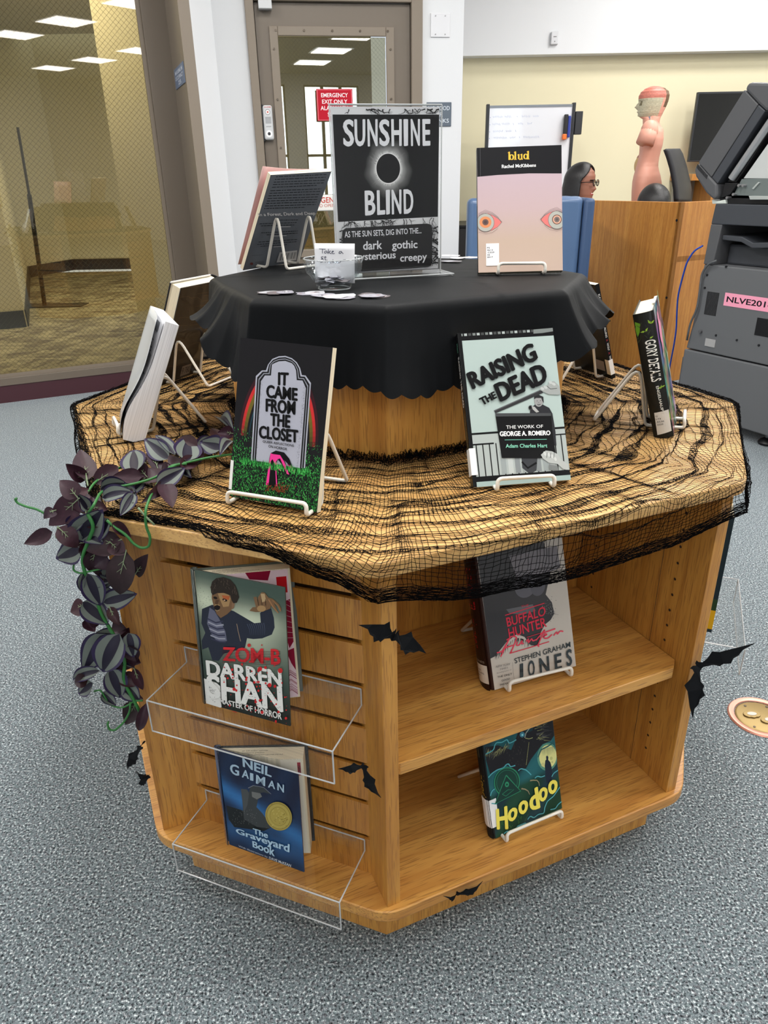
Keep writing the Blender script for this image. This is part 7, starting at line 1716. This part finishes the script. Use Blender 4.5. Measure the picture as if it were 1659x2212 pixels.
# ---- black office chair behind the partition
Z2 = (1420, 160, 5.53)
def cp(x, y, Y): return fy(Z2[0]+x/Z2[2], Z2[1]+y/Z2[2], Y)
LC = [(88, 900), (120, 985), (160, 1120), (185, 1250), (205, 1380), (215, 1520)]; RC = [(215, 905), (250, 950), (300, 1100), (345, 1270), (366, 1380), (345, 1530)]
oc = thing('office_chair', 'black office chair with a curved back beside the television', 'chair', (cp(250, 1500, 5.3).x, 5.3, 0))
def oc_f(i, j):
    k = j*5; a_ = min(int(k), 4); t = k-a_; l_ = [LC[a_][q]*(1-t)+LC[a_+1][q]*t for q in (0, 1)]; r_ = [RC[a_][q]*(1-t)+RC[a_+1][q]*t for q in (0, 1)]
    A_ = cp(*l_, 5.05); B_ = cp(*r_, 5.45); q = A_.lerp(B_, i); q.x += .05*math.sin(math.pi*i); return q
MB().grid(oc_f, 14, 20).build('backrest', mat('black_mesh_back', rgb(38, 38, 42), .4), oc, world=True, smooth=True, angle=180, solid=.02)
MB().box((-.30, -.24, .42), (.20, .24, .48)).build('seat', M_BLK, oc, bevel=.02, seg=3); MB().cyl((-.05, 0, .08), (-.05, 0, .42), .025).build('gas_lift', M_BLK, oc)
for k in range(5): a_ = k*1.2566; MB().cyl((-.05, 0, .09), (-.05+.28*math.cos(a_), .28*math.sin(a_), .05), .018, .012, n=8).build('base_arm', M_BLK, oc); MB().cyl((-.05+.28*math.cos(a_), .28*math.sin(a_)-.012, .027), (-.05+.28*math.cos(a_), .28*math.sin(a_)+.012, .027), .026, n=12).build('caster', M_BLK, oc)

# ---- copier, seen from behind its left side
PP = Vector((1.692, 3.264, 0)); PS = Vector((-.479, .878, 0)); PN_ = Vector((.878, .479, 0))
CM = Matrix(((PS.x, PN_.x, 0, PP.x), (PS.y, PN_.y, 0, PP.y), (0, 0, 1, 0), (0, 0, 0, 1)))      # x = along the side (away), y = into the machine
cp_ = thing('copier', 'large dark grey office copier with its scanner lid raised', 'copier', M=CM)
M_C1 = mat('copier_grey', rgb(98, 100, 103), .5); M_C2 = mat('copier_dark', rgb(64, 67, 73), .45); M_C3 = mat('copier_lid', rgb(84, 85, 88), .5); M_C4 = mat('copier_black', rgb(20, 20, 23), .4)
def sz(px, py, off=0.):
    P = fpl(px, py, PP+PN_*off, PN_)-PP; return P.dot(PS), P.z
def fa(x, y): return sz(1420+x/5.53, 160+y/5.53)
def fb_(x, y): return sz(1420+x/5.03, 540+y/5.03)
XE = -.62
def sbox(x0, x1, z0, z1, y0, y1): return MB().box((min(x0, x1), y0, z0), (max(x0, x1), y1, z1))
def spoly(pts, y0, y1): return MB().prism([(p[0], p[1]) for p in pts], y0, y1, Matrix(((1, 0, 0, 0), (0, 0, 1, 0), (0, 1, 0, 0), (0, 0, 0, 1))))
zs_ = .369; zr_ = fb_(800, 185)[1]
sbox(XE, .385, .06, zs_-.004, 0, .62).build('paper_cabinet', M_C1, cp_, bevel=.006)
sbox(.385, .405, .06, .32, .02, .6).build('side_strip', M_C3, cp_, bevel=.004)
spoly([(XE, zs_+.002), (.378, zs_+.002), (.362, zs_+.12), (.35, zr_), (XE, zr_)], .004, .60).build('main_body', M_C1, cp_, bevel=.005)
zt3 = fa(600, 1790)[1]; ztop = 1.03
spoly([(.352, zr_), (.30, zr_), (.285, zt3), (.345, zt3)], .0, .60).build('corner_post', M_C3, cp_, bevel=.004)
spoly([(.345, zt3), (XE, zt3), (XE, ztop), (.338, ztop)], .0, .60).build('upper_band', M_C2, cp_, bevel=.004)
sbox(XE, .30, zr_, zt3, .42, .60).build('output_well', M_C4, cp_)
sbox(.02, .29, zr_, zr_+.09, .08, .42).build('well_shelf', M_C2, cp_, bevel=.01)
q0 = fa(740, 1960); q1 = fa(1322, 2040)
spoly([(q0[0], q0[1]+.012), (q0[0]-.10, q0[1]+.010), (q0[0]-.16, q0[1]-.012), (q1[0]-.05, q1[1]+.012), (q1[0]-.05, q1[1]-.010), (q0[0]-.16, q0[1]-.034), (q0[0]-.10, q0[1]-.012), (q0[0], q0[1]-.008)], .02, .40).build('output_tray', M_C2, cp_, bevel=.003)
# vents
for (x0, y0, x1, y1, nx, nz_) in ((540, 450, 628, 720, 10, 26), (1082, 735, 1250, 960, 18, 22)):
    a0 = fb_(x0, y0); a1 = fb_(x1, y1); vb = MB()
    for i in range(nx):
        for j in range(nz_):
            x = a0[0]+(a1[0]-a0[0])*(i+.5)/nx; z = a0[1]+(a1[1]-a0[1])*(j+.5)/nz_+.0; vb.box((x-.0022, .0028, z-.002), (x+.0022, .0042, z+.002))
    o = vb.build('vent_slots', M_C4, cp_); o['kind'] = 'stuff'
for (x, y) in ((633, 928), (860, 980), (1098, 1036), (743, 182), (512, 412), (537, 272)):
    s_, z = fb_(x, y); MB().cyl((s_, .0, z), (s_, .006, z), .005, n=10).build('screw_hole', M_C4, cp_)
s_, z = fb_(570, 1010); MB().box((s_-.028, .001, z-.018), (s_+.028, .005, z+.018)).build('power_label', mat('label_silver', rgb(164, 164, 164), .4), cp_)
s_, z = fb_(470, 885); MB().cyl((s_, -.008, z), (s_, .004, z), .008, n=10).build('latch_knob', M_C3, cp_)
# pink asset label
A_ = fb_(736, 462); B_ = fb_(718, 603); s0_, z0_ = fb_(1202, 512); 
sl = (s0_-A_[0]); lw = .33
lb = thing('asset_label', 'pink paper asset label on the side of the copier', 'label', M=CM @ Matrix.Translation((A_[0]-lw/2, .0030, (A_[1]+B_[1])/2)))
hl = (A_[1]-B_[1])
MB().box((-lw/2, -.0006, -hl/2), (lw/2, 0, hl/2)).build('paper', mat('pink_paper', rgb(244, 160, 186), .6), lb)
a = Art(lw, hl, lambda x, y, z: (-x, -.0008-z, y-hl/2)); a.text('NLVE201-005', .04, .26, .96, .70, rgb(30, 26, 32), .02); a.build('label_text', P_MATTE, lb)
# scanner unit and raised lid
def lid(pts, y0, y1, name, m, bev=.003): spoly([fa(*p) for p in pts], y0, y1).build(name, m, cp_, bevel=bev)
lid([(1060, 190), (1225, 365), (665, 1230), (512, 1058)], -.012, .50, 'lid_shell', M_C3)
lid([(1105, 102), (1150, 98), (1520, 104), (1520, 440), (1310, 440), (1225, 362), (1062, 186)], -.012, .50, 'lid_head', M_C3, .012)
lid([(1225, 368), (1305, 440), (735, 1308), (668, 1236)], -.010, .48, 'lid_rim', M_C2)
lid([(508, 1062), (662, 1232), (730, 1306), (730, 1462), (690, 1506), (600, 1422), (475, 1225), (460, 1145), (480, 1095)], -.012, .50, 'lid_foot', M_C3, .010)
vb = MB()
for i in range(14):
    t_ = i/13; x = 500+(615-500)*t_; y = 1100+(1230-1100)*t_; p0 = fa(x-6, y+22); p1 = fa(x+6, y-22); vb.cyl((p0[0], -.0125, p0[1]), (p1[0], -.0125, p1[1]), .0016, n=5)
o = vb.build('lid_vents', M_C4, cp_); o['kind'] = 'stuff'
lid([(1322, 500), (1400, 500), (1400, 640), (1322, 640), (900, 1300), (800, 1290)], .02, .45, 'feeder_inner', M_C4)
p0 = fa(870, 1250); p1 = fa(1400, 470); MB().cyl((p0[0], .01, p0[1]), (p1[0], .01, p1[1]), .016, n=18).build('roller_bar', mat('silver_bar', rgb(176, 178, 182), .3, .6), cp_)
lid([(1400, 640), (1520, 560), (1520, 1250), (975, 1248)], .03, .44, 'platen_glass', mat('platen', rgb(196, 200, 200), .15, coat=.5), .001)
lid([(960, 1255), (1520, 1245), (1520, 1470), (860, 1452)], .025, .46, 'hinge_plate', mat('zinc_plate', rgb(128, 138, 138), .35, .5), .002)
lid([(790, 1300), (945, 1300), (850, 1440), (740, 1480)], .01, .2, 'hinge_cover', M_C4, .002)
for x, y in ((960, 1330), (895, 1438), (1010, 1332), (820, 1478)): s_, z = fa(x, y); MB().cyl((s_, .004, z), (s_, .03, z), .006, n=10).build('hinge_screw', mat('screw_light', rgb(190, 192, 192), .3, .7), cp_)
lid([(1168, 1290), (1185, 1300), (1115, 1378), (1095, 1370)], .018, .03, 'paper_guide', mat('zinc_light', rgb(190, 196, 194), .35, .4), .001)
lid([(1090, 1455), (1520, 1462), (1520, 1500), (1105, 1500)], .0, .2, 'guide_rail', mat('zinc_light'), .001)
lid([(640, 1495), (700, 1520), (800, 1500), (805, 1550), (645, 1552)], .005, .12, 'pivot', mat('pivot_white', rgb(206, 214, 208), .3), .003)
lid([(720, 1480), (1520, 1500), (1520, 1560), (830, 1556), (700, 1530)], .02, .5, 'scanner_bed', M_C4, .002)
for s_ in (-.105, .30): 
    MB().cyl((s_, .06, .03), (s_, .06, .062), .012, n=12).build('foot_stem', M_ALF, cp_); MB().lathe([(0, .002), (.038, .002), (.040, .012), (.030, .026), (.012, .034), (0, .034)], 20, Matrix.Translation((s_, .06, 0))).build('foot', M_C4, cp_, smooth=True)
MB().cyl((-.5, .5, 0), (-.5, .5, .06), .03).build('rear_foot', M_C4, cp_); MB().cyl((.3, .5, 0), (.3, .5, .06), .03).build('rear_foot', M_C4, cp_)
# cables
pc = [fpl(x, y, PP+PN_*-.012, PN_) for x, y in ((1548, 563), (1530, 570), (1516, 590), (1510, 640), (1505, 670), (1490, 700), (1484, 735))]
tag(MB().tube(fillet(pc, .05, 5), .005, 8).build('power_cable', mat('grey_cable', rgb(84, 86, 88), .5), smooth=True, angle=180), 'grey power cable clipped to the back edge of the copier', 'cable')
ec = [fy(x, y, Y) for x, y, Y in ((1518, 531, 3.62), (1500, 541, 3.66), (1484, 565, 3.70), (1474, 600, 3.74), (1464, 640, 3.78), (1462, 680, 3.82), (1461, 710, 3.84), (1456, 745, 3.88), (1448, 785, 3.95), (1440, 830, 4.05))]
ec[-1].z = .01; ec.append(ec[-1]+Vector((.3, .12, 0)))
tag(MB().tube(fillet(ec, .06, 5), .0042, 8).build('network_cable', mat('blue_cable', rgb(36, 78, 190), .45), smooth=True, angle=180), 'blue network cable hanging between partition and copier', 'cable')
